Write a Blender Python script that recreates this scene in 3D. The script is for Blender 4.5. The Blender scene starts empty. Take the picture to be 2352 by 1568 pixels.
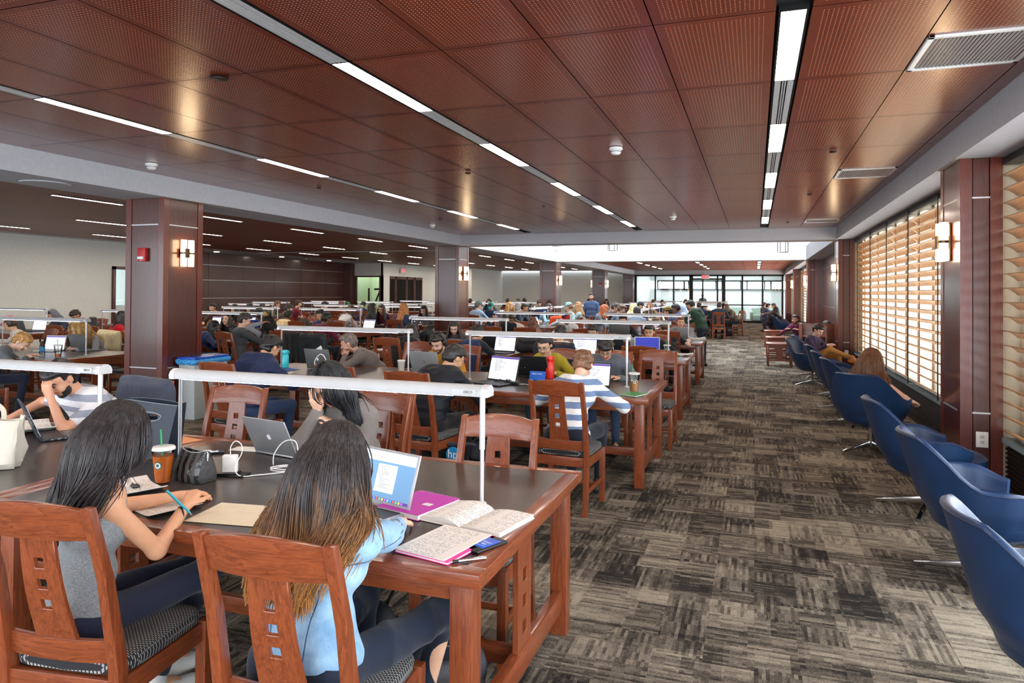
import bpy, bmesh, math, random
import numpy as np
from mathutils import Vector, Matrix, Euler
random.seed(7)
SC = bpy.context.scene
COL = SC.collection
PI = math.pi
# ------------------------------------------------------------------ camera
cam_d = bpy.data.cameras.new('camera'); cam = bpy.data.objects.new('camera', cam_d); COL.objects.link(cam)
cam_d.sensor_fit = 'HORIZONTAL'; cam_d.sensor_width = 36.0
cam_d.lens = 1607.0 / 2352.0 * 36.0
cam_d.shift_y = -(784.0 - 653.15) / 2352.0
cam_d.clip_start = 0.05; cam_d.clip_end = 400
def _axes(yaw, pitch, roll):
    cy, sy = math.cos(yaw), math.sin(yaw)
    r = Vector((cy, sy, 0)); f = Vector((-sy, cy, 0)); u = Vector((0, 0, 1))
    cp, sp = math.cos(pitch), math.sin(pitch)
    f, u = f*cp + u*sp, u*cp - f*sp
    cr, sr = math.cos(roll), math.sin(roll)
    r, u = r*cr + u*sr, u*cr - r*sr
    return r, u, f
_r, _u, _f = _axes(0.334258, 0.0119179, 0.0071917)
_M = Matrix(((_r.x, _u.x, -_f.x, 0), (_r.y, _u.y, -_f.y, 0), (_r.z, _u.z, -_f.z, 1.65), (0, 0, 0, 1)))
cam.matrix_world = _M
SC.camera = cam
# ------------------------------------------------------------------ world, exposure
w = bpy.data.worlds.new('sky'); SC.world = w; w.use_nodes = True
bg = w.node_tree.nodes['Background']; bg.inputs[0].default_value = (0.86, 0.93, 1.0, 1); bg.inputs[1].default_value = 4.0
SC.view_settings.view_transform = 'Standard'; SC.view_settings.look = 'None'
SC.view_settings.exposure = 0.66; SC.view_settings.gamma = 1.0; SC.view_settings.use_curve_mapping = False
SC.cycles.use_denoising = True; SC.cycles.adaptive_threshold = 0.02
SC.cycles.max_bounces = 7; SC.cycles.diffuse_bounces = 4; SC.cycles.glossy_bounces = 4
SC.cycles.transmission_bounces = 6; SC.cycles.transparent_max_bounces = 12
SC.cycles.sample_clamp_indirect = 6.0
SC.cycles.use_fast_gi = False
def area(name, loc, sx, sy, power, color=(1, 1, 1), rot=(0, 0, 0)):
    l = bpy.data.lights.new(name, 'AREA'); l.shape = 'RECTANGLE'; l.size = sx; l.size_y = sy; l.energy = power; l.color = color
    o = bpy.data.objects.new(name, l); o.location = loc; o.rotation_euler = rot; COL.objects.link(o); return o
# area lamp added below the tall bay's closed ceiling, for an unseen skylight
area('bay_skylight_fill', (-2.65, 20.8, 5.9), 8.2, 7.6, 650, (0.93, 0.97, 1.0))
# ------------------------------------------------------------------ node helpers
class G:
    def __init__(s, name):
        s.m = bpy.data.materials.new(name); s.m.use_nodes = True; s.t = s.m.node_tree; s.N = s.t.nodes
        s.b = s.N['Principled BSDF']; s.out = s.N['Material Output']
    def n(s, typ, **kw):
        x = s.N.new(typ)
        for k, v in kw.items(): setattr(x, k, v)
        return x
    def put(s, sock, v):
        if v is None: return
        if hasattr(v, 'is_output') or isinstance(v, bpy.types.NodeSocket): s.t.links.new(v, sock)
        else:
            if isinstance(v, (tuple, list)) and len(v) == 3 and sock.type == 'RGBA': v = (*v, 1)
            sock.default_value = v
    def m_(s, op, a, b=None, c=None, clamp=False):
        x = s.n('ShaderNodeMath', operation=op, use_clamp=clamp); s.put(x.inputs[0], a)
        if b is not None: s.put(x.inputs[1], b)
        if c is not None: s.put(x.inputs[2], c)
        return x.outputs[0]
    def vec(s, x, y, z=0.0):
        n = s.n('ShaderNodeCombineXYZ'); s.put(n.inputs[0], x); s.put(n.inputs[1], y); s.put(n.inputs[2], z); return n.outputs[0]
    def sep(s, v):
        n = s.n('ShaderNodeSeparateXYZ'); s.put(n.inputs[0], v); return n.outputs[0], n.outputs[1], n.outputs[2]
    def co(s, which='Object'): return s.n('ShaderNodeTexCoord').outputs[which]
    def white(s, v):
        n = s.n('ShaderNodeTexWhiteNoise', noise_dimensions='3D'); s.put(n.inputs[0], v); return n.outputs[0]
    def noise(s, v, scale=5, detail=2, rough=.5, dist=0):
        n = s.n('ShaderNodeTexNoise'); s.put(n.inputs['Vector'], v); s.put(n.inputs['Scale'], scale); n.inputs['Detail'].default_value = detail
        n.inputs['Roughness'].default_value = rough; n.inputs['Distortion'].default_value = dist; return n.outputs[0]
    def map(s, v, scale=(1, 1, 1), loc=(0, 0, 0), rot=(0, 0, 0)):
        n = s.n('ShaderNodeMapping'); s.put(n.inputs[0], v); n.inputs['Scale'].default_value = scale; n.inputs['Location'].default_value = loc
        n.inputs['Rotation'].default_value = rot; return n.outputs[0]
    def ramp(s, f, stops, interp='LINEAR'):
        n = s.n('ShaderNodeValToRGB'); s.put(n.inputs[0], f); cr = n.color_ramp; cr.interpolation = interp
        while len(cr.elements) < len(stops): cr.elements.new(.5)
        for e, (p, c) in zip(cr.elements, stops): e.position = p; e.color = (*c, 1)
        return n.outputs[0]
    def mix(s, f, a, b):
        n = s.n('ShaderNodeMix', data_type='RGBA'); s.put(n.inputs[0], f); s.put(n.inputs[6], a); s.put(n.inputs[7], b); return n.outputs[2]
    def bump(s, h, strength=.3, dist=.01):
        n = s.n('ShaderNodeBump'); s.put(n.inputs['Height'], h); n.inputs['Strength'].default_value = strength; n.inputs['Distance'].default_value = dist
        s.t.links.new(n.outputs[0], s.b.inputs['Normal']); return n
    def set(s, **kw):
        for k, v in kw.items(): s.put(s.b.inputs[k.replace('_', ' ')], v)
        return s.m
def lin(r, g, b):
    f = lambda c: (c/255/12.92) if c/255 <= .04045 else ((c/255+.055)/1.055)**2.4
    return (f(r), f(g), f(b))
_pl = {}
def plain(name, rgb, rough=.5, metal=0.0, bump=0.0, bscale=60, spec=.5, coat=0.0):
    if name in _pl: return _pl[name]
    g = G(name); c = lin(*rgb)
    nz = g.noise(g.co(), bscale * .3, 3)
    g.set(Base_Color=g.mix(nz, tuple(x*.9 for x in c), tuple(min(1, x*1.1) for x in c)), Roughness=rough, Metallic=metal)
    g.b.inputs['Specular IOR Level'].default_value = spec; g.b.inputs['Coat Weight'].default_value = coat
    if bump: g.bump(g.noise(g.co(), bscale, 4, .6), bump, .004)
    _pl[name] = g.m; return g.m
def wood(name, dark, light, rough=.35, coat=.3, scale=1.0, axis=2, coord='Object', spec=.5):
    if name in _pl: return _pl[name]
    g = G(name); sc = [14*scale]*3; sc[axis] = 1.1*scale
    v = g.map(g.co(coord), tuple(sc))
    n1 = g.noise(v, 1.6, 5, .6, .9); n2 = g.noise(g.map(g.co(coord), tuple(x*6 for x in sc)), 2.2, 3, .6)
    rings = g.m_('FRACT', g.m_('MULTIPLY', n1, 7.0))
    f = g.m_('ADD', g.m_('MULTIPLY', rings, .34), g.m_('MULTIPLY', n2, .66))
    g.set(Base_Color=g.ramp(f, [(.15, lin(*dark)), (.85, lin(*light))]), Roughness=rough)
    g.b.inputs['Coat Weight'].default_value = coat; g.b.inputs['Coat Roughness'].default_value = .12
    g.b.inputs['Specular IOR Level'].default_value = spec
    g.bump(n2, .06, .002)
    _pl[name] = g.m; return g.m
def emit(name, rgb, strength):
    if name in _pl: return _pl[name]
    g = G(name); g.set(Base_Color=lin(*rgb), Roughness=.4)
    g.b.inputs['Emission Color'].default_value = (*lin(*rgb), 1); g.b.inputs['Emission Strength'].default_value = strength
    _pl[name] = g.m; return g.m
# ------------------------------------------------------------------ mesh helpers
class MB:
    """collects simple shapes and links them as one mesh"""
    def __init__(s): s.v = []; s.f = []; s.m = []; s.uv = {}
    def add(s, vs, fs, m=0):
        b = len(s.v); s.v += [tuple(v) for v in vs]; s.f += [tuple(i+b for i in f) for f in fs]; s.m += [m]*len(fs); return s
    def box(s, c, d, rz=0, m=0, rx=0, ry=0, M=None):
        R = M if M is not None else Euler((rx, ry, rz)).to_matrix()
        c = Vector(c); hx, hy, hz = d[0]/2, d[1]/2, d[2]/2
        vs = [c + R @ Vector((x*hx, y*hy, z*hz)) for z in (-1, 1) for x, y in ((-1, -1), (1, -1), (1, 1), (-1, 1))]
        return s.add(vs, [(0, 3, 2, 1), (4, 5, 6, 7), (0, 1, 5, 4), (1, 2, 6, 5), (2, 3, 7, 6), (3, 0, 4, 7)], m)
    def b6(s, x0, x1, y0, y1, z0, z1, m=0): return s.box(((x0+x1)/2, (y0+y1)/2, (z0+z1)/2), (abs(x1-x0), abs(y1-y0), abs(z1-z0)), m=m)
    def beam(s, a, b, wx, wy, m=0, up=(0, 1, 0), w2=None):
        a = Vector(a); b = Vector(b); z = (b-a).normalized(); y = Vector(up); x = y.cross(z).normalized(); y = z.cross(x)
        w2 = w2 or (wx, wy); vs = []
        for p, (p1, p2) in ((a, (wx, wy)), (b, w2)):
            vs += [p + x*sx*p1/2 + y*sy*p2/2 for sx, sy in ((-1, -1), (1, -1), (1, 1), (-1, 1))]
        return s.add(vs, [(0, 3, 2, 1), (4, 5, 6, 7), (0, 1, 5, 4), (1, 2, 6, 5), (2, 3, 7, 6), (3, 0, 4, 7)], m)
    def tube(s, pts, r, n=8, m=0, cap=True, flat=1.0):
        pts = [Vector(p) for p in pts]; rs = r if isinstance(r, (list, tuple)) else [r]*len(pts)
        vs = []; fs = []; ref = Vector((0, 0, 1)); prev = None
        for i, p in enumerate(pts):
            t = (pts[min(i+1, len(pts)-1)] - pts[max(i-1, 0)]).normalized()
            if prev is None: prev = t.orthogonal() if abs(t.z) > .99 else ref.cross(t)
            x = (prev - t*prev.dot(t)); x = x.normalized() if x.length > 1e-6 else t.orthogonal().normalized(); y = t.cross(x); prev = x
            vs += [p + x*math.cos(2*PI*k/n)*rs[i] + y*math.sin(2*PI*k/n)*rs[i]*flat for k in range(n)]
        for i in range(len(pts)-1):
            for k in range(n): fs.append((i*n+k, i*n+(k+1) % n, (i+1)*n+(k+1) % n, (i+1)*n+k))
        if cap: fs.append(tuple(range(n))[::-1]); fs.append(tuple((len(pts)-1)*n+k for k in range(n)))
        return s.add(vs, fs, m)
    def lathe(s, c, prof, n=20, m=0, axis='z', cap=True):
        c = Vector(c); vs = []; fs = []
        for r, h in prof:
            for k in range(n):
                a = 2*PI*k/n; p = (r*math.cos(a), r*math.sin(a), h)
                if axis == 'x': p = (p[2], p[0], p[1])
                if axis == 'y': p = (p[0], p[2], p[1])
                vs.append(c + Vector(p))
        for i in range(len(prof)-1):
            for k in range(n): fs.append((i*n+k, i*n+(k+1) % n, (i+1)*n+(k+1) % n, (i+1)*n+k))
        if cap: fs.append(tuple(range(n))[::-1]); fs.append(tuple((len(prof)-1)*n+k for k in range(n)))
        return s.add(vs, fs, m)
    def prism(s, poly, z0, z1, m=0, M=None):
        n = len(poly); vs = [Vector((x, y, z0)) for x, y in poly] + [Vector((x, y, z1)) for x, y in poly]
        if M is not None: vs = [M @ v for v in vs]
        return s.add(vs, [tuple(range(n))[::-1], tuple(range(n, 2*n))] + [(i, (i+1) % n, n+(i+1) % n, n+i) for i in range(n)], m)
    def grid(s, P, m=0, closed=False):
        """P rows of equal length"""
        nr, nc = len(P), len(P[0]); vs = [p for r in P for p in r]; fs = []
        for i in range(nr-1):
            for j in range(nc - (0 if closed else 1)):
                fs.append((i*nc+j, i*nc+(j+1) % nc, (i+1)*nc+(j+1) % nc, (i+1)*nc+j))
        return s.add(vs, fs, m)
    def build(s, name, mats, parent=None, bevel=0, smooth=False, seg=2, fix=True, loc=None, rz=0):
        me = bpy.data.meshes.new(name); me.from_pydata([tuple(v) for v in s.v], [], s.f)
        mats = mats if isinstance(mats, (list, tuple)) else [mats]
        for x in mats: me.materials.append(x)
        me.polygons.foreach_set('material_index', s.m)
        if bevel or fix:
            bm = bmesh.new(); bm.from_mesh(me)
            if fix: bmesh.ops.recalc_face_normals(bm, faces=bm.faces)
            if bevel:
                es = [e for e in bm.edges if len(e.link_faces) == 2 and e.calc_face_angle(0) > .6]
                bmesh.ops.bevel(bm, geom=es, offset=bevel, segments=seg, profile=.6, affect='EDGES', clamp_overlap=True)
            bm.to_mesh(me); bm.free()
        if smooth or bevel:
            me.polygons.foreach_set('use_smooth', [True]*len(me.polygons))
            try: me.set_sharp_from_angle(angle=math.radians(45 if smooth else 35))
            except Exception: pass
        me.update()
        return link(name, me, parent, loc, rz)
def link(name, me, parent=None, loc=None, rz=0):
    o = bpy.data.objects.new(name, me); COL.objects.link(o)
    if parent is not None: o.parent = parent
    if loc is not None: o.location = loc
    if rz: o.rotation_euler[2] = rz
    return o
def tag(o, label=None, cat=None, group=None, kind=None):
    if label: o['label'] = label
    if cat: o['category'] = cat
    if group: o['group'] = group
    if kind: o['kind'] = kind
    return o
def empty(name, loc, label, cat, rz=0, group=None):
    o = bpy.data.objects.new(name, None); o.empty_display_size = .1; COL.objects.link(o); o.location = loc; o.rotation_euler[2] = rz
    return tag(o, label, cat, group)
def struct(o): o['kind'] = 'structure'; return o
def dup(src, loc, rz=None, label=None, group=None, skip=()):
    r = src.copy(); COL.objects.link(r); r.location = loc
    if rz is not None: r.rotation_euler[2] = rz
    if label: r['label'] = label
    if group: r['group'] = group
    for ch in list(src.children):
        if ch.name.split('.')[0] in skip: continue
        c = ch.copy(); COL.objects.link(c); c.parent = r
        for g in list(ch.children):
            d = g.copy(); COL.objects.link(d); d.parent = c
    return r
def at(loc, rz): return Matrix.Translation(Vector(loc)) @ Matrix.Rotation(rz, 4, 'Z')
ORD = ['first', 'second', 'third', 'fourth', 'fifth', 'sixth', 'seventh', 'eighth', 'ninth', 'tenth', 'eleventh', 'twelfth']
# ================================================================== MATERIALS
M_furn = wood('cherry_furniture', (92, 40, 20), (152, 78, 42), .32, .35, 1.0)
M_furnx = wood('cherry_furniture_across', (92, 40, 20), (152, 78, 42), .32, .35, 1.0, 0)
M_furny = wood('cherry_furniture_along', (92, 40, 20), (152, 78, 42), .32, .35, 1.0, 1)
M_panel = wood('cherry_panelling', (56, 21, 15), (86, 36, 26), .30, .35, .5)
M_trimw = wood('cherry_trim', (74, 26, 15), (110, 42, 25), .3, .4, .6)
M_white = plain('white_plaster', (228, 228, 230), .8)
M_grey = plain('soft_grey_plaster', (205, 206, 202), .85, bump=.03)
M_beam = plain('pale_grey_paint', (176, 176, 182), .7)
M_cream = plain('cream_wall', (214, 204, 182), .8)
M_black = plain('black_void', (6, 6, 7), .9)
M_blackm = plain('black_metal', (16, 16, 18), .4, .2)
M_alu = plain('brushed_aluminium', (186, 188, 192), .35, .85)
M_alup = plain('silver_paint', (205, 206, 208), .35, .3)
M_chrome = plain('polished_chrome', (205, 205, 205), .12, 1.0)
M_plastw = plain('white_plastic', (236, 236, 232), .4)
M_plastb = plain('black_plastic', (18, 18, 20), .35)
M_strip = plain('silver_inlay_strip', (190, 190, 195), .3, .6)
M_lamp = emit('lit_diffuser', (255, 240, 222), 22.0)
M_shade = emit('lit_sconce_glass', (255, 222, 176), 9.0)
M_rail = plain('lamp_rail_silver', (176, 177, 180), .5)
M_led = emit('lit_led_strip', (240, 240, 255), 5.0)
def glass(name, tint=(235, 242, 240), rough=.02):
    g = G(name); t = g.n('ShaderNodeBsdfTransparent'); t.inputs[0].default_value = (*lin(*tint), 1)
    gl = g.n('ShaderNodeBsdfGlossy'); gl.inputs['Roughness'].default_value = rough
    lw = g.n('ShaderNodeFresnel'); lw.inputs[0].default_value = 1.4
    mx = g.n('ShaderNodeMixShader'); g.t.links.new(lw.outputs[0], mx.inputs[0]); g.t.links.new(t.outputs[0], mx.inputs[1]); g.t.links.new(gl.outputs[0], mx.inputs[2])
    g.t.links.new(mx.outputs[0], g.out.inputs[0]); return g.m
M_glass = glass('window_glass')
def carpet():
    g = G('woven_carpet_tiles'); x, y, z = g.sep(g.co())
    def cell(a, s, off=0.0): return g.m_('FLOOR', g.m_('ADD', g.m_('DIVIDE', a, s), off))
    ry = cell(y, .50); sh = g.white(g.vec(ry, 3.0)); cx = cell(x, .50, sh); rA = g.white(g.vec(cx, ry, 1.0))
    ry2 = cell(y, .165); sh2 = g.white(g.vec(ry2, 5.0)); cx2 = cell(x, .33, sh2); rB = g.white(g.vec(cx2, ry2, 2.0))
    cx3 = cell(x, .22); sh3 = g.white(g.vec(cx3, 9.0)); ry3 = cell(y, .44, sh3); rC = g.white(g.vec(cx3, ry3, 4.0))
    l1 = g.white(g.vec(cell(x, .0165), cell(y, .27, rA), 6.0)); l2 = g.white(g.vec(cell(y, .0165), cell(x, .27, rC), 7.0))
    s1 = g.white(g.vec(cell(x, .0165), cell(y, .055, rB), 16.0)); s2 = g.white(g.vec(cell(y, .0165), cell(x, .055, rB), 17.0))
    ori = g.m_('GREATER_THAN', g.white(g.vec(cx3, ry2, 11.0)), .5)
    a1 = g.m_('ADD', g.m_('MULTIPLY', l1, .6), g.m_('MULTIPLY', s1, .4)); a2 = g.m_('ADD', g.m_('MULTIPLY', l2, .6), g.m_('MULTIPLY', s2, .4))
    ln = g.m_('ADD', g.m_('MULTIPLY', a1, ori), g.m_('MULTIPLY', a2, g.m_('SUBTRACT', 1.0, ori)))
    pile = g.white(g.vec(cell(x, .0055), cell(y, .0055), 8.0))
    base = g.m_('ADD', g.m_('MULTIPLY', rA, .30), g.m_('ADD', g.m_('MULTIPLY', rB, .36), g.m_('MULTIPLY', rC, .34)))
    v = g.m_('ADD', g.m_('MULTIPLY', g.m_('SUBTRACT', base, .5), .85), g.m_('ADD', g.m_('MULTIPLY', ln, .62), g.m_('MULTIPLY', pile, .22)))
    v = g.m_('ADD', v, .06)
    c = g.ramp(v, [(.10, lin(38, 35, 33)), (.34, lin(76, 70, 63)), (.60, lin(118, 110, 98)), (.95, lin(158, 148, 131))])
    g.set(Base_Color=c, Roughness=.95); g.b.inputs['Specular IOR Level'].default_value = .15
    g.bump(g.m_('ADD', pile, ln), .5, .004); return g.m
M_carpet = carpet()
def perforated(name, dark, light, dots, rough=.26, coat=.5):
    g = G(name); uv = g.co('UV'); u, v, _ = g.sep(uv)
    fu = g.m_('FRACT', u); fv = g.m_('FRACT', v)
    gr = g.noise(g.map(g.co(), (9, 1.0, 9)), 1.5, 4, .6, .6); pid = g.white(g.vec(g.m_('FLOOR', u), g.m_('FLOOR', v)))
    base = g.ramp(g.m_('ADD', g.m_('MULTIPLY', gr, .7), g.m_('MULTIPLY', pid, .3)), [(.2, lin(*dark)), (.8, lin(*light))])
    NU, NV = 27.0, 54.0
    def dd(f, n):
        q = g.m_('SUBTRACT', g.m_('FRACT', g.m_('MULTIPLY', f, n)), .5); return g.m_('MULTIPLY', q, q)
    d = g.m_('ADD', dd(fu, NU), dd(fv, NV)); dot = g.m_('LESS_THAN', d, .019)
    def inside(f, mg): return g.m_('MULTIPLY', g.m_('GREATER_THAN', f, mg), g.m_('LESS_THAN', f, 1-mg))
    msk = g.m_('MULTIPLY', dot, g.m_('MULTIPLY', inside(fu, 2/27), inside(fv, 2/54)))
    if dots: base = g.mix(msk, base, lin(*dots))
    g.set(Base_Color=base, Roughness=rough); g.b.inputs['Coat Weight'].default_value = coat; g.b.inputs['Coat Roughness'].default_value = .22
    return g.m
M_ceil = perforated('perforated_cherry_ceiling', (96, 34, 18), (132, 54, 31), (216, 168, 132))
M_ceil2 = perforated('smooth_cherry_ceiling', (98, 42, 30), (128, 58, 41), None, .45, .0)
M_ceil3 = perforated('brightened_satin_cherry_ceiling', (122, 50, 32), (164, 76, 50), (240, 206, 176), .6, 0)  # far ceiling: same cherry, the zone's stronger light put into a lighter colour
# ================================================================== ROOM SHELL
ZC, ZS, XL, XR = 3.07, 2.815, -6.93, 1.60
SOF = -7.70
struct(MB().b6(-22, 4, -4, 50, -.1, 0).build('floor', M_carpet))
def ceiling(name, cols, rows, mat, z=ZC, gap=.007, px=.615, back=True):
    me = bpy.data.meshes.new(name); vs = []; fs = []; uvs = []; ms = []
    for i, (x0, x1, w_) in enumerate(cols):
        for j, (y0, y1) in enumerate(rows):
            b = len(vs); g_ = gap/2
            vs += [(x0+g_, y0+g_, z), (x1-g_, y0+g_, z), (x1-g_, y1-g_, z), (x0+g_, y1-g_, z)]
            fs.append((b, b+3, b+2, b+1)); U = (i, j); ms.append(0)
            k = 1e-4
            if w_: q = [(i+k, j+k), (i+k, j+1-k), (i+1-k, j+1-k), (i+1-k, j+k)]
            else: q = [(i+k, j+k)]*4
            uvs += q
    X0 = min(c[0] for c in cols); X1 = max(c[1] for c in cols); Y0 = rows[0][0]; Y1 = rows[-1][1]
    b = len(vs); vs += [(X0, Y0, z+.03), (X1, Y0, z+.03), (X1, Y1, z+.03), (X0, Y1, z+.03)]; fs.append((b, b+3, b+2, b+1)); uvs += [(0, 0)]*4; ms.append(1)
    me.from_pydata(vs, [], fs); me.materials.append(mat); me.materials.append(M_black); uvl = me.uv_layers.new(name='UVMap')
    for l, u in zip(uvl.data, uvs): l.uv = u
    me.polygons.foreach_set('material_index', ms); me.update()
    return struct(link(name, me))
STR = [.18, -2.44, -5.03]; SW = .066
cols = [(1.5, 1.6, 0), (.885, 1.5, 1), (.262, .885, 1), (-.514, .098, 1), (-1.128, -.514, 1), (-1.743, -1.128, 1), (-2.358, -1.743, 1),
        (-3.142, -2.522, 1), (-3.762, -3.142, 1), (-4.382, -3.762, 1), (-4.948, -4.382, 1), (-5.712, -5.112, 1), (-6.32, -5.712, 1), (-6.93, -6.32, 1)]
Y0P, DP = 3.725, 1.2345
rows = [(Y0P+DP*k, Y0P+DP*(k+1)) for k in range(-6, 9)] + [(Y0P+DP*9, 16.0)]
ceiling('ceiling', cols, rows, M_ceil)
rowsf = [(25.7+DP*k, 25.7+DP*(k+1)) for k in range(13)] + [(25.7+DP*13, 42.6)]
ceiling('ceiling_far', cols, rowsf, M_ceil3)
rl = [(-2.0+3.05*k, -2.0+3.05*(k+1)) for k in range(7)]
colsl = [(-17.4+1.21*k, -17.4+1.21*(k+1), 1) for k in range(8)]
ceiling('ceiling_left', colsl, rl + [(19.35, 21.4)], M_ceil2)
ceiling('ceiling_left_far', colsl, [(21.8+3.05*k, 21.8+3.05*(k+1)) for k in range(7)], M_ceil2)
struct(MB().b6(-20.2, -17.4, -3, 43.2, ZC, ZC+.1).b6(-17.4, SOF, 21.4, 21.8, ZC-.01, ZC+.1).build('ceiling_border', M_beam))
# beams
struct(MB().b6(SOF, XL, -3, 43.2, ZS, ZC+.2).build('beam_left', M_beam))
struct(MB().b6(XR, 2.2, -3, 43.2, ZS, ZC+.2).build('beam_right', M_beam))
struct(MB().b6(XL, XR, 16.0, 16.6, ZS, ZC+.3).build('beam_cross', M_beam))
struct(MB().b6(XL, XR, 25.15, 25.7, ZS, ZC+.3).build('beam_cross_far', M_beam))
struct(MB().b6(XL, XR, 42.6, 43.2, ZS, ZC+.3).build('beam_end', M_beam))
# tall bay
struct(MB().b6(XL-.1, XL, 16.6, 25.15, ZS+.002, 6).build('wall_bay_left', M_white))
struct(MB().b6(XR, XR+.1, 16.6, 25.15, ZS+.002, 6).build('wall_bay_right', M_white))
struct(MB().b6(XL, XR, 25.1, 25.15, ZS+.002, 6).build('wall_bay_far', M_white))
struct(MB().b6(XL, XR, 16.6, 16.65, ZS+.3, 6).build('wall_bay_near', M_white))
struct(MB().b6(XL, XR, 16.6, 25.15, 6, 6.1).build('ceiling_bay', M_white))
# outer walls, left side
struct(MB().b6(-18.1, -17.9, -3, 15.6, 0, ZC).build('wall_left', M_grey))
struct(MB().b6(-18.1, -17.9, 15.6, 16.9, 2.35, ZC).b6(-18.1, -17.9, 16.9, 17.1, 0, ZC).build('wall_left_header', M_grey))
struct(MB().b6(-19.6, -17.9, 17.1, 17.3, 0, ZC).build('wall_left_return', M_grey))
def wood_wall(name, x, y0, y1, n):
    mb = MB(); zs = [0, .68, 1.37, 2.05, 2.62, ZC]; d = (y1-y0)/n
    mb.b6(x-.12, x-.02, y0, y1, 0, ZC, m=1)
    for k in range(n):
        for a, b in zip(zs[:-1], zs[1:]): mb.b6(x-.02, x, y0+d*k+.006, y0+d*(k+1)-.006, a+.008, b-.008)
    for z in zs[1:-1]: mb.b6(x-.02, x+.003, y0, y1, z-.008, z+.008, m=2)
    return struct(mb.build(name, [M_panel, M_black, M_strip], fix=False))
wood_wall('wall_left_wood', -19.4, 17.3, 30.6, 7)
struct(MB().b6(-19.5, -19.0, 30.2, 30.62, 0, ZC).build('trim_1', M_panel))
struct(MB().b6(-19.5, -17.4, 30.6, 30.8, 2.45, ZC).build('wall_left_bulkhead', M_grey))
struct(MB().b6(-17.5, -17.35, 30.6, 31.2, 0, ZC).b6(-17.5, -17.35, 31.2, 34.9, 2.45, ZC).b6(-17.5, -17.35, 34.9, 38, 0, ZC).b6(-17.5, -15.7, 38, 38.15, 0, ZC).b6(-15.85, -15.7, 38.1, 43.3, 0, ZC).build('wall_left_far', M_grey))
struct(MB().b6(-15.9, XL-.1, 43.3, 43.5, 0, ZC+.1).build('wall_end', M_grey))
# room seen through the glazed front with the numeral
struct(MB().b6(-21.5, -17.5, 36.5, 36.7, 0, ZC).b6(-21.6, -21.5, 30.8, 36.7, 0, ZC).build('wall_study_room', plain('pale_green_wall', (196, 204, 160), .8)))
def frame_x(name, x, ys, z1, mat, t=.09, d=.12):
    """upright frame standing in a wall that runs along Y"""
    mb = MB()
    for y in ys: mb.b6(x-d/2, x+d/2, y-t/2, y+t/2, 0, z1)
    mb.b6(x-d/2, x+d/2, ys[0]-t/2, ys[-1]+t/2, z1-t, z1)
    return mb.build(name, mat)
f = struct(frame_x('door_1', -17.9, [15.65, 16.25, 16.85], 2.35, M_panel))
struct(MB().b6(-17.91, -17.90, 15.7, 16.8, .05, 2.3).build('door_1_glass', M_glass))
struct(MB().b6(-17.905, -17.895, 15.7, 16.8, .78, 1.2).build('window_1', plain('frosted_band', (190, 205, 208), .7)))
struct(frame_x('door_2', -17.42, [31.2, 31.9, 33.1, 34.0, 34.9], 2.45, M_panel, .14))
struct(MB().b6(-17.43, -17.42, 31.2, 34.9, .1, 2.4).build('door_2_glass', M_glass))
struct(MB().b6(-19.0, -17.5, 30.62, 30.72, 2.38, 2.46).b6(-17.6, -17.35, 30.6, 30.72, 0, 2.46).b6(-19.0, -18.9, 30.6, 30.72, 0, 2.46).build('door_3', M_panel))
struct(MB().b6(-18.9, -17.6, 30.66, 30.67, 0, 2.4).build('door_3_glass', M_glass))
# far glazed wall and the white lounge behind it
fx = [-6.93, -5.75, -4.65, -3.62, -2.95, -2.1, -1.75, -.70, .42, 1.5]
mb = MB()
for x, w_ in zip(fx, (.1, .09, .09, .22, .09, .09, .2, .1, .1, .1)): mb.b6(x-w_/2, x+w_/2, 43.2, 43.32, 0, 2.815)
mb.b6(-6.93, 1.6, 43.2, 43.32, 2.72, 2.83).b6(-6.93, 1.6, 43.2, 43.32, 0, .12)
mb.b6(-3.6, -3.0, 43.2, 43.3, 2.5, 2.6).b6(-2.9, -1.7, 43.2, 43.3, 2.5, 2.6).b6(-3.0, .4, 43.2, 43.25, 1.0, 1.06)
struct(mb.build('window_end', M_blackm))
struct(MB().b6(-6.9, 1.55, 43.25, 43.26, .1, 2.75).build('window_end_glass', M_glass))
struct(MB().b6(-6.93, 2.2, 49.5, 49.7, 0, 1.98).b6(-6.93, 2.2, 49.5, 49.7, 2.55, 3.6).b6(-7.1, -6.93, 43.5, 49.7, 0, 3.6).b6(2.1, 2.3, 43.5, 49.7, 0, 3.6).b6(-6.93, 2.2, 49.5, 49.7, 1.98, 2.0).build('wall_lounge', M_white))
mb = MB().b6(-6.4, 1.7, 49.35, 49.5, 1.94, 2.02).b6(-6.4, 1.7, 49.35, 49.5, 2.5, 2.6)
for x in (-6.4, -4.6, -4.3, -2.5, -2.1, -.9, -.5, .6, 1.0, 1.7): mb.b6(x-.05, x+.05, 49.35, 49.5, 1.94, 2.6)
struct(mb.build('window_lounge', M_blackm))
struct(MB().b6(-7, 2.2, 43.5, 49.7, 3.3, 3.4).build('ceiling_lounge', M_white))
area('lounge_daylight', (-2.6, 46.4, 3.2), 7, 5, 380, (.95, .98, 1))
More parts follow.
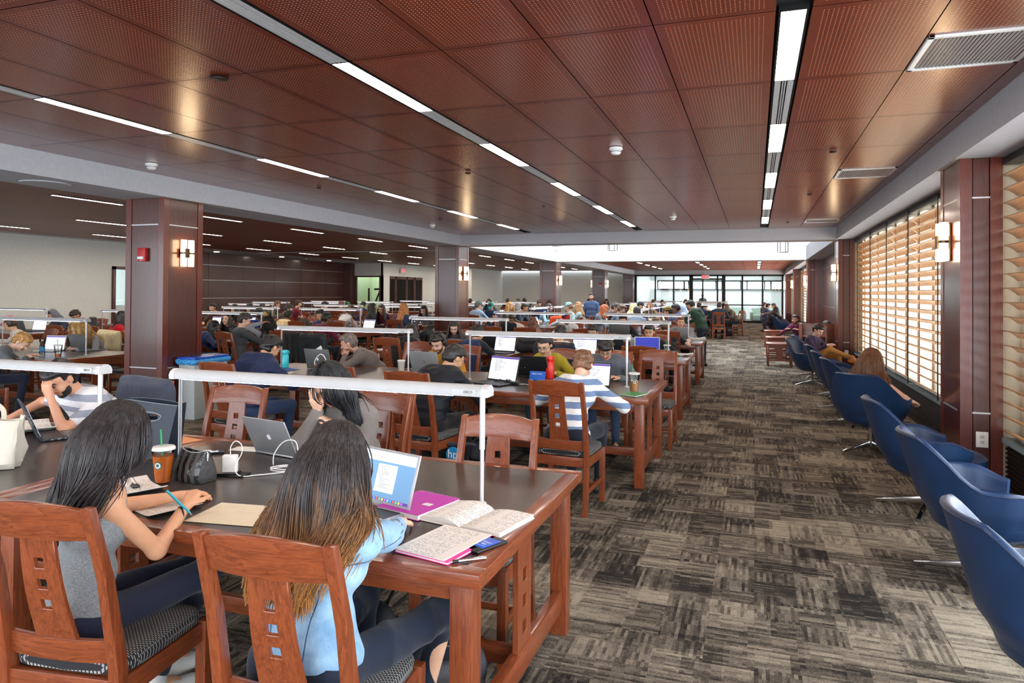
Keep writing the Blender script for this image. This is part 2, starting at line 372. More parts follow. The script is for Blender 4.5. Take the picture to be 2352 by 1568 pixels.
# ------------------------------------------------------------------ columns clad in cherry panels
def column(name, x0, x1, y0, y1, z1=ZS):
    zs = [.0, .67, 2.48, z1]; t = .09
    mb = MB(); mb.b6(x0+.02, x1-.02, y0+.02, y1-.02, 0, z1, m=1)
    for X in (x0, x1):
        for Y in (y0, y1):
            mb.b6(X if X == x0 else X-t, X+t if X == x0 else X, Y if Y == y0 else Y-t, Y+t if Y == y0 else Y, 0, z1, m=3)
    for a, b in zip(zs[:-1], zs[1:]):
        mb.b6(x0+t+.008, x1-t-.008, y0+.006, y1-.006, a+.006, b-.006)
        mb.b6(x0+.006, x1-.006, y0+t+.008, y1-t-.008, a+.006, b-.006)
    for z in zs[1:-1]:
        mb.b6(x0+t, x1-t, y0+.003, y1-.003, z-.007, z+.007, m=2); mb.b6(x0+.003, x1-.003, y0+t, y1-t, z-.007, z+.007, m=2)
    return struct(mb.build(name, [M_panel, M_black, M_strip, M_trimw], fix=False))
CY = [(6.84, 7.5), (16.02, 16.66), (25.1, 25.76), (34.0, 34.66), (42.5, 43.15)]
for k, (a, b) in enumerate(CY):
    column('column_%d' % (k+1), -7.62, -7.0 + (.03 if k else 0), a, b)
    column('pillar_%d' % (k+1), 1.64, 1.95, a, b)
# ================================================================== CEILING FIXTURES
def make_light(w_, l_, name='ceiling_light', lampmat=None):
    t = empty(name, (0, 0, 0), 'x', 'ceiling light')
    MB().b6(-w_/2-.012, -w_/2, -l_/2, l_/2, 0, .05).b6(w_/2, w_/2+.012, -l_/2, l_/2, 0, .05).b6(-w_/2, w_/2, -l_/2-.0, -l_/2+.008, 0, .05).b6(-w_/2, w_/2, l_/2-.008, l_/2, 0, .05).build('frame', M_blackm, t)
    MB().b6(-w_/2, w_/2, -l_/2+.008, l_/2-.008, .004, .014).build('diffuser', lampmat or M_lamp, t)
    return t
def make_slot(w_, l_):
    t = empty('air_diffuser', (0, 0, 0), 'x', 'air diffuser')
    MB().b6(-w_/2-.012, -w_/2-.006, -l_/2, l_/2, 0, .05).b6(w_/2+.006, w_/2+.012, -l_/2, l_/2, 0, .05).b6(-w_/2, w_/2, -l_/2, l_/2, .03, .05).build('slot', M_blackm, t)
    mb = MB()
    for a, b in ((-.5, -.18), (-.10, -.03), (.03, .10), (.18, .5)): mb.b6(w_*a, w_*b, -l_/2, l_/2, .0, .012)
    mb.build('blade', M_alup, t); return t
lightP = make_light(.118, 1.225); slotP = make_slot(.118, 1.225)
first = [True, True]
sn = ['right', 'middle', 'left']; sn2 = ['above the aisle', 'above the middle tables', 'beside the left beam']
for si, x in enumerate(STR):
    k0 = 0
    for k in range(-5, 10):
        y = Y0P + DP*(k+.5); z = ZC-.004
        if y + .6 > 16: continue
        # what the photo cannot show is left out
        if k < (-1 if si == 1 else -1 if si == 2 else 0): 
            if k % 2 == 0 and k >= -4: pass
            else: continue
        if k % 2 == 0:
            lab = 'glowing linear ceiling light %s, %s from camera' % (sn2[si], ORD[max(0, (k+4)//2)])
            if k < 0: lab = 'linear ceiling light overhead %s, near end, %s' % (sn2[si], ORD[(k+4)//2])
            if first[0]: o = lightP; o.location = (x, y, z); o['label'] = lab; o['group'] = 'linear ceiling lights of the reading room'; first[0] = False
            else: dup(lightP, (x, y, z), 0, lab, 'linear ceiling lights of the reading room')
        else:
            lab = 'silver slotted air diffuser %s, %s from camera' % (sn2[si], ORD[(k+5)//2])
            if first[1]: o = slotP; o.location = (x, y, z); o['label'] = lab; o['group'] = 'slot diffusers of the reading room'; first[1] = False
            else: dup(slotP, (x, y, z), 0, lab, 'slot diffusers of the reading room')
for si, x in enumerate(STR):
    for k in range(6):
        y = 27.5 + 2.47*k
        dup(lightP, (x, y, ZC-.004), 0, 'small ceiling light beyond the tall bay, %s of the %s row' % (ORD[k], ['right', 'middle', 'left'][si]), 'ceiling lights beyond the tall bay')
lampL = make_light(.075, 1.25, lampmat=emit('lit_narrow_diffuser', (255, 240, 222), 78.0))
nl = 0
for x, y0, n, row in ((-9.93, 7.6, 12, 'nearest the beam'), (-12.97, 10.45, 11, 'in the middle'), (-15.95, 10.45, 10, 'nearest the left wall')):
    for k in range(n):
        y = y0 + 2.86*k + .62
        if abs(y-21.6) < .75: y = y-.0
        lab = 'narrow left wing ceiling light, row %s, %s from near end' % (row, ORD[k])
        if nl == 0: lampL.location = (x, y, ZC-.012); lampL['label'] = lab; lampL['group'] = 'ceiling lights of the left wing'
        else: dup(lampL, (x, y, ZC-.012), 0, lab, 'ceiling lights of the left wing')
        nl += 1
for k, (x, y) in enumerate(((-18.5, 20.5), (-18.5, 24.2), (-18.5, 27.6))):
    o = MB().lathe((0, 0, 0), [(.09, 0), (.09, .02)], 16).build('downlight', M_lamp); o.location = (x, y, ZC-.012)
    tag(o, 'small round downlight in the grey soffit above the wood wall, %s from the left' % ORD[k], 'downlight', 'downlights above the wood wall')
# square return-air grilles
for k, (x0, x1, y0, y1) in enumerate(((.895, 1.49, 4.34, 4.965), (.895, 1.49, 8.68, 9.30), (.895, 1.49, 14.22, 14.83))):
    t = empty('ceiling_vent', ((x0+x1)/2, (y0+y1)/2, ZC-.012), ['large ribbed white ceiling grille nearest the camera at upper right', 'ribbed white ceiling grille above the blue chairs, second from camera', 'small far ribbed ceiling grille close to the cross beam'][k], 'ceiling vent', 0, 'ribbed ceiling grilles')
    a, b = (x1-x0)/2, (y1-y0)/2
    MB().b6(-a, a, -b, -b+.03, 0, .02).b6(-a, a, b-.03, b, 0, .02).b6(-a, -a+.03, -b, b, 0, .02).b6(a-.03, a, -b, b, 0, .02).build('frame', M_plastw, t, bevel=.002)
    mb = MB()
    for i in range(24): mb.box((-a+.05+(2*a-.1)*i/23, 0, .008), (.012, 2*b-.06, .004), ry=.5)
    mb.build('louvre', M_alup, t, fix=False)
    MB().b6(-a+.02, a-.02, -b+.02, b-.02, .016, .019).build('backing', plain('dark_duct', (60, 60, 58), .8), t)
def small(name, loc, label, cat, fn, group=None, rz=0):
    t = empty(name, loc, label, cat, rz, group); fn(t); return t
def f_smoke(t):
    MB().lathe((0, 0, 0), [(.062, 0), (.066, -.012), (.066, -.022), (.05, -.03)], 20).build('base', M_plastw, t, smooth=True)
    MB().lathe((0, 0, 0), [(.048, -.03), (.05, -.05), (.036, -.066), (.01, -.07)], 20).build('sensor', M_plastw, t, smooth=True)
    MB().lathe((0, 0, 0), [(.0505, -.037), (.0505, -.043)], 20).build('slit', M_blackm, t)
for k, (x, y, lab) in enumerate(((-1.28, 6.73, 'white smoke detector on the perforated ceiling in the middle of the picture'), (-1.42, 13.0, 'white smoke detector near the cross beam, right of the middle light strip'),
        (-6.38, 6.05, 'white smoke detector beside the left beam close to the first column'), (-6.4, 13.3, 'small white smoke detector far along the left beam'))):
    small('smoke_detector', (x, y, ZC-.004), lab, 'smoke detector', f_smoke, 'smoke detectors')
for k, (x, y, r, lab) in enumerate(((-3.35, 3.72, .06, 'black oval speaker opening in the ceiling at upper left'), (.72, 7.5, .035, 'small dark sprinkler head right of the aisle lights, nearer one'), (.72, 10.6, .035, 'small dark sprinkler head right of the aisle lights, further one'),
        (-3.2, 7.6, .035, 'small dark sprinkler head left of the middle light strip'), (-3.25, 10.9, .03, 'tiny dark sprinkler head further along the middle light strip'), (-5.6, 8.1, .03, 'small dark sprinkler head left of the left light strip'),
        (-5.75, 12.3, .03, 'tiny dark sprinkler head close to the left beam'), (.6, 14.6, .03, 'tiny dark sprinkler head above the far end of the aisle'))):
    t = empty('sprinkler_head' if k else 'ceiling_speaker', (x, y, ZC-.008), lab, 'ceiling speaker' if not k else 'sprinkler', 0, None if not k else 'sprinkler heads')
    MB().lathe((0, 0, 0), [(r, 0), (r*1.05, -.006), (r*.9, -.01)], 20).build('rim', plain('dark_bronze', (50, 30, 24), .4, .5), t)
    MB().lathe((0, 0, 0), [(r*.8, -.004), (r*.78, -.014), (r*.3, -.016)], 16).build('cover', M_blackm, t)
for k, (x, y, lab) in enumerate(((-8.35, 11.9, 'black ceiling camera under the left wing ceiling beside the beam'), (-17.6, 24.6, 'small dark ceiling camera in the grey soffit above the wood wall'), (-8.1, 30.5, 'small dark ceiling camera far beyond the second column'))):
    t = empty('security_camera', (x, y, ZC-.005), lab, 'security camera')
    MB().lathe((0, 0, 0), [(.1, 0), (.1, -.03), (.06, -.045)], 16).build('housing', M_plastb, t, smooth=True)
    MB().lathe((0, 0, 0), [(.075, -.03), (.06, -.07), (.03, -.09), (.005, -.095)], 16).build('dome', M_alup, t, smooth=True)
o = MB().lathe((0, 0, 0), [(.24, 0), (.245, -.012), (.2, -.014)], 28).build('round_ceiling_plate', M_beam); o.location = (-7.35, 5.55, ZS-.001)
tag(o, 'faint round plate on the underside of the left beam before the first column', 'ceiling plate')
# pendant lanterns in the tall bay
for k, (x, y, lab) in enumerate(((.69, 19.8, 'tall glass pendant lantern in the white bay, right one near the windows'), (-3.84, 19.8, 'tall glass pendant lantern in the white bay, centre one'), (-5.49, 19.8, 'pendant lantern in the white bay, left, only its base shows'), (-1.75, 19.8, 'pendant lantern in the white bay close to the beam, base only'))):
    z0 = [2.78, 2.88, 3.03, 3.07][k]; t = empty('pendant_lantern', (x, y, z0), lab, 'pendant lantern', 0, 'lanterns hanging in the tall bay')
    MB().lathe((0, 0, 0), [(.10, .02), (.10, .62)], 18).build('shade', emit('lantern_glass', (255, 250, 240), 1.0), t)
    for i in range(6):
        a = 2*PI*i/6; MB().beam((.13*math.cos(a), .13*math.sin(a), 0), (.13*math.cos(a), .13*math.sin(a), .66), .024, .024).build('bar', plain('lantern_metal', (120, 122, 126), .4, .4), t)
    MB().lathe((0, 0, 0), [(.14, -.01), (.14, .01)], 24).build('base_ring', M_alup, t); MB().lathe((0, 0, 0), [(.14, .65), (.14, .67)], 24).build('top_ring', M_alup, t)
    MB().tube([(0, 0, .66), (0, 0, 6-z0)], .012).build('rod', M_alup, t)
# ================================================================== SCONCES, OUTLETS, ALARMS on the columns
M_bronze = plain('bronze_metal', (96, 72, 50), .4, .7)
def sconce(loc, rz, label):
    """faces local -Y"""
    t = empty('wall_sconce', loc, label, 'wall lamp', rz, 'two-tube wall lamps on the columns')
    MB().b6(-.045, .045, -.012, 0, -.17, .17).build('backplate', M_bronze, t, bevel=.002)
    MB().b6(-.075, .0, -.10, -.012, -.06, .06).build('bracket', M_bronze, t, bevel=.002)
    for sx in (-1, 1):
        for z0, z1 in ((-.17, -.012), (.012, .17)):
            s_ = MB().lathe((sx*.062, -.06, 0), [(.036, z0), (.036, z1)], 16).build('glass_shade', M_shade, t)
        MB().lathe((sx*.062, -.06, 0), [(.038, -.012), (.038, .012)], 16).build('collar', M_bronze, t)
    return t
sc = [((-6.999, 7.17, 2.13), PI/2, 'glowing twin-tube wall lamp on the large left column'), ((-6.96, 16.34, 2.13), PI/2, 'glowing twin-tube wall lamp on the second column, centre left'),
      ((-6.96, 25.43, 2.13), PI/2, 'small glowing wall lamp on the third column behind the tall bay'), ((-6.96, 34.3, 2.13), PI/2, 'tiny glowing wall lamp on the fourth column'),
      ((-7.63, 34.3, 2.13), -PI/2, 'tiny glowing wall lamp on the left side of the fourth column'),
      ((1.639, 7.17, 2.13), -PI/2, 'glowing twin-tube wall lamp on the big right pillar'), ((1.639, 16.34, 2.13), -PI/2, 'glowing twin-tube wall lamp on the second right pillar'),
      ((1.639, 25.43, 2.13), -PI/2, 'small glowing wall lamp on the third right pillar'), ((1.639, 34.3, 2.13), -PI/2, 'small glowing wall lamp on the fourth right pillar')]
for l, r, lab in sc: sconce(l, r, lab)
def outlet(loc, rz, label, kind='outlet', w_=.075, h_=.12):
    t = empty('power_outlet' if kind == 'outlet' else 'light_switch', loc, label, kind, rz)
    MB().b6(-w_/2, w_/2, -.008, 0, -h_/2, h_/2).build('cover_plate', M_plastw, t, bevel=.002)
    for dz in (-.022, .022):
        mb = MB().box((0, -.009, dz), (.034, .004, .03)); mb.build('socket', plain('ivory_plastic', (215, 212, 200), .4), t)
        MB().box((-.007, -.0115, dz+.003), (.003, .002, .01)).box((.007, -.0115, dz+.003), (.003, .002, .008)).box((0, -.0115, dz-.008), (.004, .002, .004)).build('slot', M_blackm, t)
outlet((1.80, 6.845, .45), 0, 'white power outlet low on the big right pillar', w_=.09, h_=.13)
outlet((-7.31, 6.845, .47), 0, 'white power outlet low on the large left column')
outlet((1.8, 16.03, .45), 0, 'white power outlet low on the second right pillar by the boots')
outlet((-7.3, 25.11, .85), 0, 'white switch plate on the third column above the far heads', w_=.09, h_=.16)
outlet((-7.2, 34.01, .95), 0, 'pale switch plate on the fourth column beside the standing man', w_=.1, h_=.16)
outlet((-19.395, 19.6, .9), PI/2, 'white outlet plate on the wood wall beyond the left column', w_=.14, h_=.16)
def strobe(loc, rz, label, s=1.0):
    t = empty('fire_alarm', loc, label, 'fire alarm', rz, 'red fire alarm strobes')
    M_red = plain('alarm_red', (176, 20, 28), .4)
    MB().b6(-.062*s, .062*s, -.045*s, 0, -.085*s, .085*s).build('housing', M_red, t, bevel=.006)
    MB().b6(-.045*s, .045*s, -.065*s, -.045*s, -.06*s, -.025*s).build('strobe_lens', plain('clear_lens', (225, 225, 225), .15), t, bevel=.006)
    for i, dx in enumerate((-.03, -.01, .01, .03)): pass
    add_text('FIRE', t, (0, -.0458*s, -.076*s), .018*s, M_plastw, 'lettering')
def add_text(s, parent, loc, size, mat, name='lettering', rot=(PI/2, 0, 0), ext=.0006, align='CENTER', world=False):
    cu = bpy.data.curves.new('t', 'FONT'); cu.body = s; cu.size = size; cu.extrude = ext; cu.align_x = align; cu.align_y = 'CENTER'; cu.resolution_u = 2
    tmp = bpy.data.objects.new('t', cu); COL.objects.link(tmp); dg = bpy.context.evaluated_depsgraph_get()
    me = bpy.data.meshes.new_from_object(tmp.evaluated_get(dg)); bpy.data.objects.remove(tmp); me.materials.clear(); me.materials.append(mat)
    me.transform(Matrix.Translation(Vector(loc)) @ Euler(rot).to_matrix().to_4x4()); me.name = name
    return link(name, me, parent)
strobe((-7.32, 6.845, 2.1), 0, 'red fire alarm strobe on the large left column')
strobe((-7.2, 34.01, 2.1), 0, 'small red fire alarm on the fourth column near the standing man')
# exit signs
for k, (loc, rz, lab) in enumerate((((-2.75, 42.5, 2.66), 0, 'red EXIT sign hanging before the far glazed wall'), ((-17.25, 32.4, 2.75), PI/2, 'small red EXIT sign over the doors of the left wing'))):
    t = empty('exit_sign', loc, lab, 'exit sign', rz, 'EXIT signs')
    MB().b6(-.22, .22, -.03, .03, -.12, .12).build('housing', plain('sign_face', (236, 214, 212), .4), t, bevel=.004)
    add_text('EXIT', t, (0, -.032, 0), .2, emit('exit_red', (230, 40, 50), 1.0)); MB().tube([(0, 0, .1), (0, 0, .41 if k == 0 else .32)], .012).build('stem', M_alup, t)
# numeral on the glazed front
add_text('17', None, (-17.95, 30.64, 1.45), 1.0, plain('dark_numeral', (40, 46, 44), .6), 'glass_numeral')['kind'] = 'structure'
# ================================================================== WINDOW WALL
M_slat = wood('blond_blind_wood', (136, 90, 54), (192, 142, 96), .35, .25, 1.2, 1, spec=.4)
M_slatn = M_slat
SILL = .48
wy = [5.21, 6.84, 7.5, 8.95, 10.56, 12.2, 13.84, 15.44, 16.02]
def blind(name, y0, y1, label):
    t = empty('window_blind', (1.99, (y0+y1)/2, 0), label, 'window blind', 0, 'louvred wooden blinds along the window wall'); h = (y1-y0)/2-.02
    mb = MB(); n = int((2.72-SILL-.04)/.117)+1
    for i in range(n):
        z = SILL+.06+.117*i; W = .115; P = []
        for j in range(7):
            u = j/6*2-1; P.append([(W/2*u, -h, z-.018*u*u-.028*u), (W/2*u, h, z-.018*u*u-.028*u)])
        for j in range(6, -1, -1):
            u = j/6*2-1; P.append([(W/2*u*.98, -h, z-.018*u*u-.028*u-.006), (W/2*u*.98, h, z-.018*u*u-.028*u-.006)])
        P.append(P[0]); mb.grid(P); k = len(mb.v)-len(P)*2
        mb.f.append(tuple(k+2*q for q in range(len(P)-1))); mb.f.append(tuple(k+2*q+1 for q in range(len(P)-1))[::-1]); mb.m += [0, 0]
    mb.build('slats', M_slat, t)
    MB().b6(-.05, .05, -h, h, 2.74, 2.80).build('headrail', M_blackm, t, bevel=.003)
    for dy in (-h*.55, h*.55): MB().b6(-.002, .002, dy-.003, dy+.003, SILL+.05, 2.75).build('ladder_cord', M_blackm, t)
    return t
names = []
def winbay(ys, tagl, wn):
    for k, (a, b) in enumerate(zip(ys[:-1], ys[1:])):
        if b-a < .3: continue
        blind('b', a, b, tagl % (ORD[k] if len(ys) > 2 else ''))
    mb = MB()
    for y in ys[1:-1]: mb.b6(1.925, 1.935, y-.012, y+.012, SILL, 2.80)
    mb.b6(1.93, 2.2, ys[0], ys[-1], 2.79, 2.815)
    if len(ys) > 2: struct(mb.build('window_%d_mullion' % wn, M_blackm))
    # piers and glazing behind the blinds
    mb = MB(); fr = MB(); gl = MB()
    y0 = ys[0]
    while y0 < ys[-1]-.2:
        y1 = min(y0+1.63, ys[-1]); p = .16; y1 = min(y0+.815, ys[-1])
        mb.b6(2.08, 2.62, y1-.16, y1, SILL, 2.815)
        fr.b6(2.50, 2.56, y0, y0+.06, SILL, 2.8, m=0).b6(2.50, 2.56, y1-p-.07, y1-p, SILL, 2.8).b6(2.50, 2.56, y0+.30, y0+.33, SILL, 2.8).b6(2.5, 2.56, y0, y1-p, 1.22, 1.30).b6(2.5, 2.56, y0, y1-p, SILL, SILL+.07)
        gl.b6(2.53, 2.535, y0, y1-p, SILL, 2.8)
        if 1: area('window_daylight', (2.49, (y0+y1-p)/2, 1.65), 2.2, y1-y0-p-.1, (26, 26, 50, 50)[wn-1], (.93, .97, 1.0), rot=(0, PI/2, 0))
        y0 = y1
    struct(mb.build('window_%d_pier' % wn, M_cream)); struct(fr.build('window_%d_frame' % wn, M_alup)); struct(gl.build('window_%d_glass' % wn, M_glass))
    struct(MB().b6(2.2, 2.62, ys[0], ys[-1], 2.8, 3.0).b6(1.94, 2.62, ys[0], ys[-1], SILL-.04, SILL).build('window_%d_sill' % wn, plain('blue_grey_sill', (128, 150, 160), .35)))
    mb = MB().b6(1.98, 2.6, ys[0], ys[-1], 0, SILL-.04)
    for i in range(9): mb.b6(1.966, 1.98, ys[0], ys[-1], .08+.038*i, .095+.038*i, m=1)
    struct(mb.build('baseboard_right_%d' % wn, [plain('dark_convector', (44, 36, 34), .4, .3), M_blackm]))
winbay([5.21, 6.84], 'wooden louvre blind at the right picture edge, nearer than the big pillar%s', 1)
winbay([7.5, 8.95, 10.56, 12.2, 13.84, 15.44, 16.02], 'tall wooden louvre blind between the two right pillars, %s from the near one', 2)
winbay([25.76, 27.4, 29.0, 30.7, 32.3, 34.0], 'small distant louvre blind beyond the wood niche, %s from the near end', 3)
winbay([34.66, 36.3, 37.9, 39.5, 41.1, 42.5], 'tiny distant louvre blind near the glazed end wall, %s from the near end', 4)
# cherry panelled niche between the second and third pillars
mb = MB().b6(2.12, 2.2, 16.66, 25.1, 0, ZS, m=1)
for a, b in ((16.7, 18.7), (18.7, 20.8), (20.8, 22.9), (22.9, 25.1)):
    for z0, z1 in ((0, .68), (.68, 1.3), (1.3, 2.5), (2.5, ZS)): mb.b6(2.10, 2.12, a+.005, b-.005, z0+.006, z1-.006)
for z in (.68, 1.3, 2.5): mb.b6(2.097, 2.12, 16.7, 25.1, z-.006, z+.006, m=2)
mb.b6(1.95, 2.2, 25.08, 25.12, 0, ZS)
struct(mb.build('wall_right_wood', [M_panel, M_black, M_strip], fix=False))
struct(MB().b6(2.62, 2.72, 16.02, 25.76, 0, ZC).b6(2.62, 2.72, 6.84, 7.5, 0, ZC).b6(1.95, 2.72, 6.9, 7.45, 0, ZS).b6(1.95, 2.72, 34.05, 34.6, 0, ZS).b6(1.95, 2.72, 16.1, 16.6, 0, ZS).b6(1.95, 2.72, 25.2, 25.7, 0, ZS).b6(1.95, 2.72, 42.5, 43.2, 0, ZS).build('wall_right', M_cream))
struct(MB().b6(2.2, 2.75, -3, 43.2, ZS+.19, ZC+.25).build('wall_right_head', M_cream))
# ================================================================== FURNITURE
def seat_fabric():
    g = G('dashed_seat_fabric'); x, y, z = g.sep(g.co()); 
    r = g.m_('DIVIDE', y, .0070); row = g.m_('FLOOR', r); off = g.m_('MULTIPLY', g.m_('MODULO', g.m_('ABSOLUTE', row), 2.0), .5)
    q = g.m_('FRACT', g.m_('ADD', g.m_('DIVIDE', x, .014), off)); w_ = g.m_('FRACT', r)
    d = g.m_('MULTIPLY', g.m_('LESS_THAN', q, .62), g.m_('MULTIPLY', g.m_('GREATER_THAN', w_, .3), g.m_('LESS_THAN', w_, .72)))
    g.set(Base_Color=g.mix(d, lin(30, 31, 36), lin(150, 150, 146)), Roughness=.9); g.bump(d, .4, .002); return g.m
M_seat = seat_fabric()
def laminate():
    g = G('dark_table_laminate'); nz = g.noise(g.co(), 45, 4, .6); n2 = g.white(g.map(g.co(), (160, 160, 1)))
    sp = g.m_('GREATER_THAN', g.noise(g.co(), 140, 2), .80)
    g.set(Base_Color=g.mix(sp, g.mix(nz, lin(44, 36, 34), lin(62, 52, 48)), lin(120, 112, 106)), Roughness=.30); g.b.inputs['Specular IOR Level'].default_value = .6
    return g.m
M_lam = laminate()
def plate_holes(mb, xs, zs, holes, fn, th, m=0):
    """plate in (x,z) cells with real openings; fn(x,z)->point on the front, th = thickness vector"""
    th = Vector(th); F = [[fn(x, z) for x in xs] for z in zs]; nx = len(xs); b = len(mb.v)
    vs = [p for r in F for p in r] + [Vector(p)+th for r in F for p in r]; n = nx*len(zs); fs = []
    solid = lambda i, j: 0 <= i < nx-1 and 0 <= j < len(zs)-1 and (i, j) not in holes
    for j in range(len(zs)-1):
        for i in range(nx-1):
            if not solid(i, j): continue
            a, c, d, e = j*nx+i, j*nx+i+1, (j+1)*nx+i+1, (j+1)*nx+i
            fs += [(a, c, d, e), (e+n, d+n, c+n, a+n)]
            for (p, q), (di, dj) in (((a, c), (0, -1)), ((c, d), (1, 0)), ((d, e), (0, 1)), ((e, a), (-1, 0))):
                if not solid(i+di, j+dj): fs.append((q, p, p+n, q+n))
    return mb.add(vs, fs, m)
def make_chair():
    t = empty('library_chair', (0, 0, 0), 'x', 'chair')
    MB().beam((0, 0, 0), (0, 0, .01), .001, .001)
    W = .205
    for s in (-1, 1):
        mb = MB(); P = [(s*W, -.25, 0), (s*W, -.21, .30), (s*W, -.212, .46), (s*(W-.004), -.265, .76), (s*(W-.008), -.335, 1.0)]
        wd = [(.038, .034), (.038, .046), (.038, .046), (.034, .038), (.032, .032)]
        vs = []; fs = []
        for p, (a, b_) in zip(P, wd): vs += [(p[0]-a/2, p[1]-b_/2, p[2]), (p[0]+a/2, p[1]-b_/2, p[2]), (p[0]+a/2, p[1]+b_/2, p[2]), (p[0]-a/2, p[1]+b_/2, p[2])]
        for i in range(4):
            for k in range(4): fs.append((4*i+k, 4*i+(k+1) % 4, 4*i+4+(k+1) % 4, 4*i+4+k))
        fs += [(3, 2, 1, 0), (16, 17, 18, 19)]; mb.add(vs, fs); mb.build('leg', M_furn, t, bevel=.004)
        MB().beam((s*.215, .205, 0), (s*.215, .205, .43), .042, .042).build('leg', M_furn, t, bevel=.004)
        MB().b6(s*.212-.011, s*.212+.011, -.2, .19, .355, .425).build('seat_rail', M_furny, t, bevel=.003)
        MB().b6(s*.212-.01, s*.212+.01, -.22, .19, .16, .195).build('stretcher', M_furny, t, bevel=.003)
    MB().b6(-.2, .2, .195, .217, .355, .425).build('seat_rail', M_furnx, t, bevel=.003); MB().b6(-.2, .2, -.225, -.2, .355, .425).build('seat_rail', M_furnx, t, bevel=.003)
    MB().b6(-.205, .205, .02, .04, .165, .195).build('stretcher', M_furnx, t, bevel=.003)
    def curved(zb, zt, yb, yt, arch, th, n=12, w_=.188, bow=.028):
        R1 = []; R2 = []; 
        F = []; 
        for j in range(4):
            row = []
            for i in range(n+1):
                u = i/n*2-1; zz = zb + (zt-zb)*j/3 + arch*(1-u*u)*(j/3); yy = yb+(yt-yb)*j/3 - bow*(1-u*u)
                row.append(Vector((w_*u, yy, zz)))
            F.append(row)
        mb = MB(); N = n+1; vs = [p for r in F for p in r]; k = len(vs); vs += [p+Vector((0, -th, 0)) for p in vs[:k]]; fs = []
        for j in range(3):
            for i in range(n): a = j*N+i; fs += [(a, a+1, a+N+1, a+N), (a+N+k, a+N+1+k, a+1+k, a+k)]
        for i in range(n): fs += [(i+1, i, i+k, i+1+k), (3*N+i, 3*N+i+1, 3*N+i+1+k, 3*N+i+k)]
        for j in range(3): fs += [(j*N, (j+1)*N, (j+1)*N+k, j*N+k), ((j+1)*N+n, j*N+n, j*N+n+k, (j+1)*N+n+k)]
        return mb.add(vs, fs)
    curved(.892, .988, -.290, -.318, .024, .022).build('crest_rail', M_furnx, t, bevel=.003)
    curved(.475, .55, -.197, -.206, .0, .02, bow=.018).build('lower_rail', M_furnx, t, bevel=.003)
    zs = [.545, .64, .665, .701, .739, .775, .813, .849, .902]; zs = [.545, .655, .689, .725, .759, .795, .829, .902]
    def fn(x, z):
        f = (z-.545)/.357; return Vector((x*(1.1-.2*f), -.222-.085*f-.012*math.sin(PI*f)-.018*(1-f)*0, z))
    mb = MB(); plate_holes(mb, [-.068, -.0175, .0175, .068], zs, {(1, 1), (1, 3), (1, 5)}, fn, (0, -.014, -.003)); mb.build('splat', M_furn, t, bevel=.0015, seg=1)
    # cushion
    P = []; n = 28
    for r_, z in ((.0, .492), (.5, .491), (.85, .486), (.97, .474), (1.0, .455), (.98, .432)):
        row = []
        for k in range(n):
            a = 2*PI*k/n; c_, s_ = math.cos(a), math.sin(a); e = .32
            x = abs(c_)**e*math.copysign(1, c_)*(.225+.01*s_)*r_; y = abs(s_)**e*math.copysign(1, s_)*.212*r_
            row.append((x, y, z))
        P.append(row)
    mb = MB(); mb.grid(P, closed=True); mb.build('seat_cushion', M_seat, t, smooth=True)
    return t
chairP = make_chair()
def make_table():
    t = empty('reading_table', (0, 0, 0), 'x', 'table'); L2, D2, H = 1.12, .69, .765
    MB().b6(-L2+.07, L2-.07, -D2+.07, D2-.07, H-.03, H).build('tabletop', M_lam, t)
    for sg in (-1, 1):
        MB().b6(-L2, L2, sg*(D2-.035)-.035, sg*(D2-.035)+.035, H-.045, H+.001).build('edge_band', M_furnx, t, bevel=.004)
        MB().b6(sg*(L2-.035)-.035, sg*(L2-.035)+.035, -D2+.07, D2-.07, H-.045, H+.001).build('edge_band', M_furny, t, bevel=.004)
        MB().b6(-L2+.12, L2-.12, sg*(D2-.08)-.01, sg*(D2-.08)+.01, H-.12, H-.045).build('apron', M_furnx, t, bevel=.003)
    for sx in (-1, 1):
        X = sx*(L2-.085)
        for sy in (-1, 1): MB().b6(X-.04, X+.04, sy*(D2-.095)-.04, sy*(D2-.095)+.04, 0, H-.045).build('leg', M_furn, t, bevel=.004)
        MB().b6(X-.02, X+.02, -D2+.13, D2-.13, H-.125, H-.045).build('end_rail', M_furny, t, bevel=.003); MB().b6(X-.022, X+.022, -D2+.13, D2-.13, .12, .215).build('end_rail', M_furny, t, bevel=.003)
        mb = MB(); plate_holes(mb, [-.085, -.025, .025, .085], [.215, .27, .32, .375, .425, .48, .53, .64], {(1, 1), (1, 3), (1, 5)}, lambda a, z: Vector((X-.012, a, z)), (.024, 0, 0)); mb.build('end_splat', M_furn, t, bevel=.0015, seg=1)
    MB().b6(-L2+.1, L2-.1, -.02, .02, .13, .205).build('long_stretcher', M_furnx, t, bevel=.003)
    return t
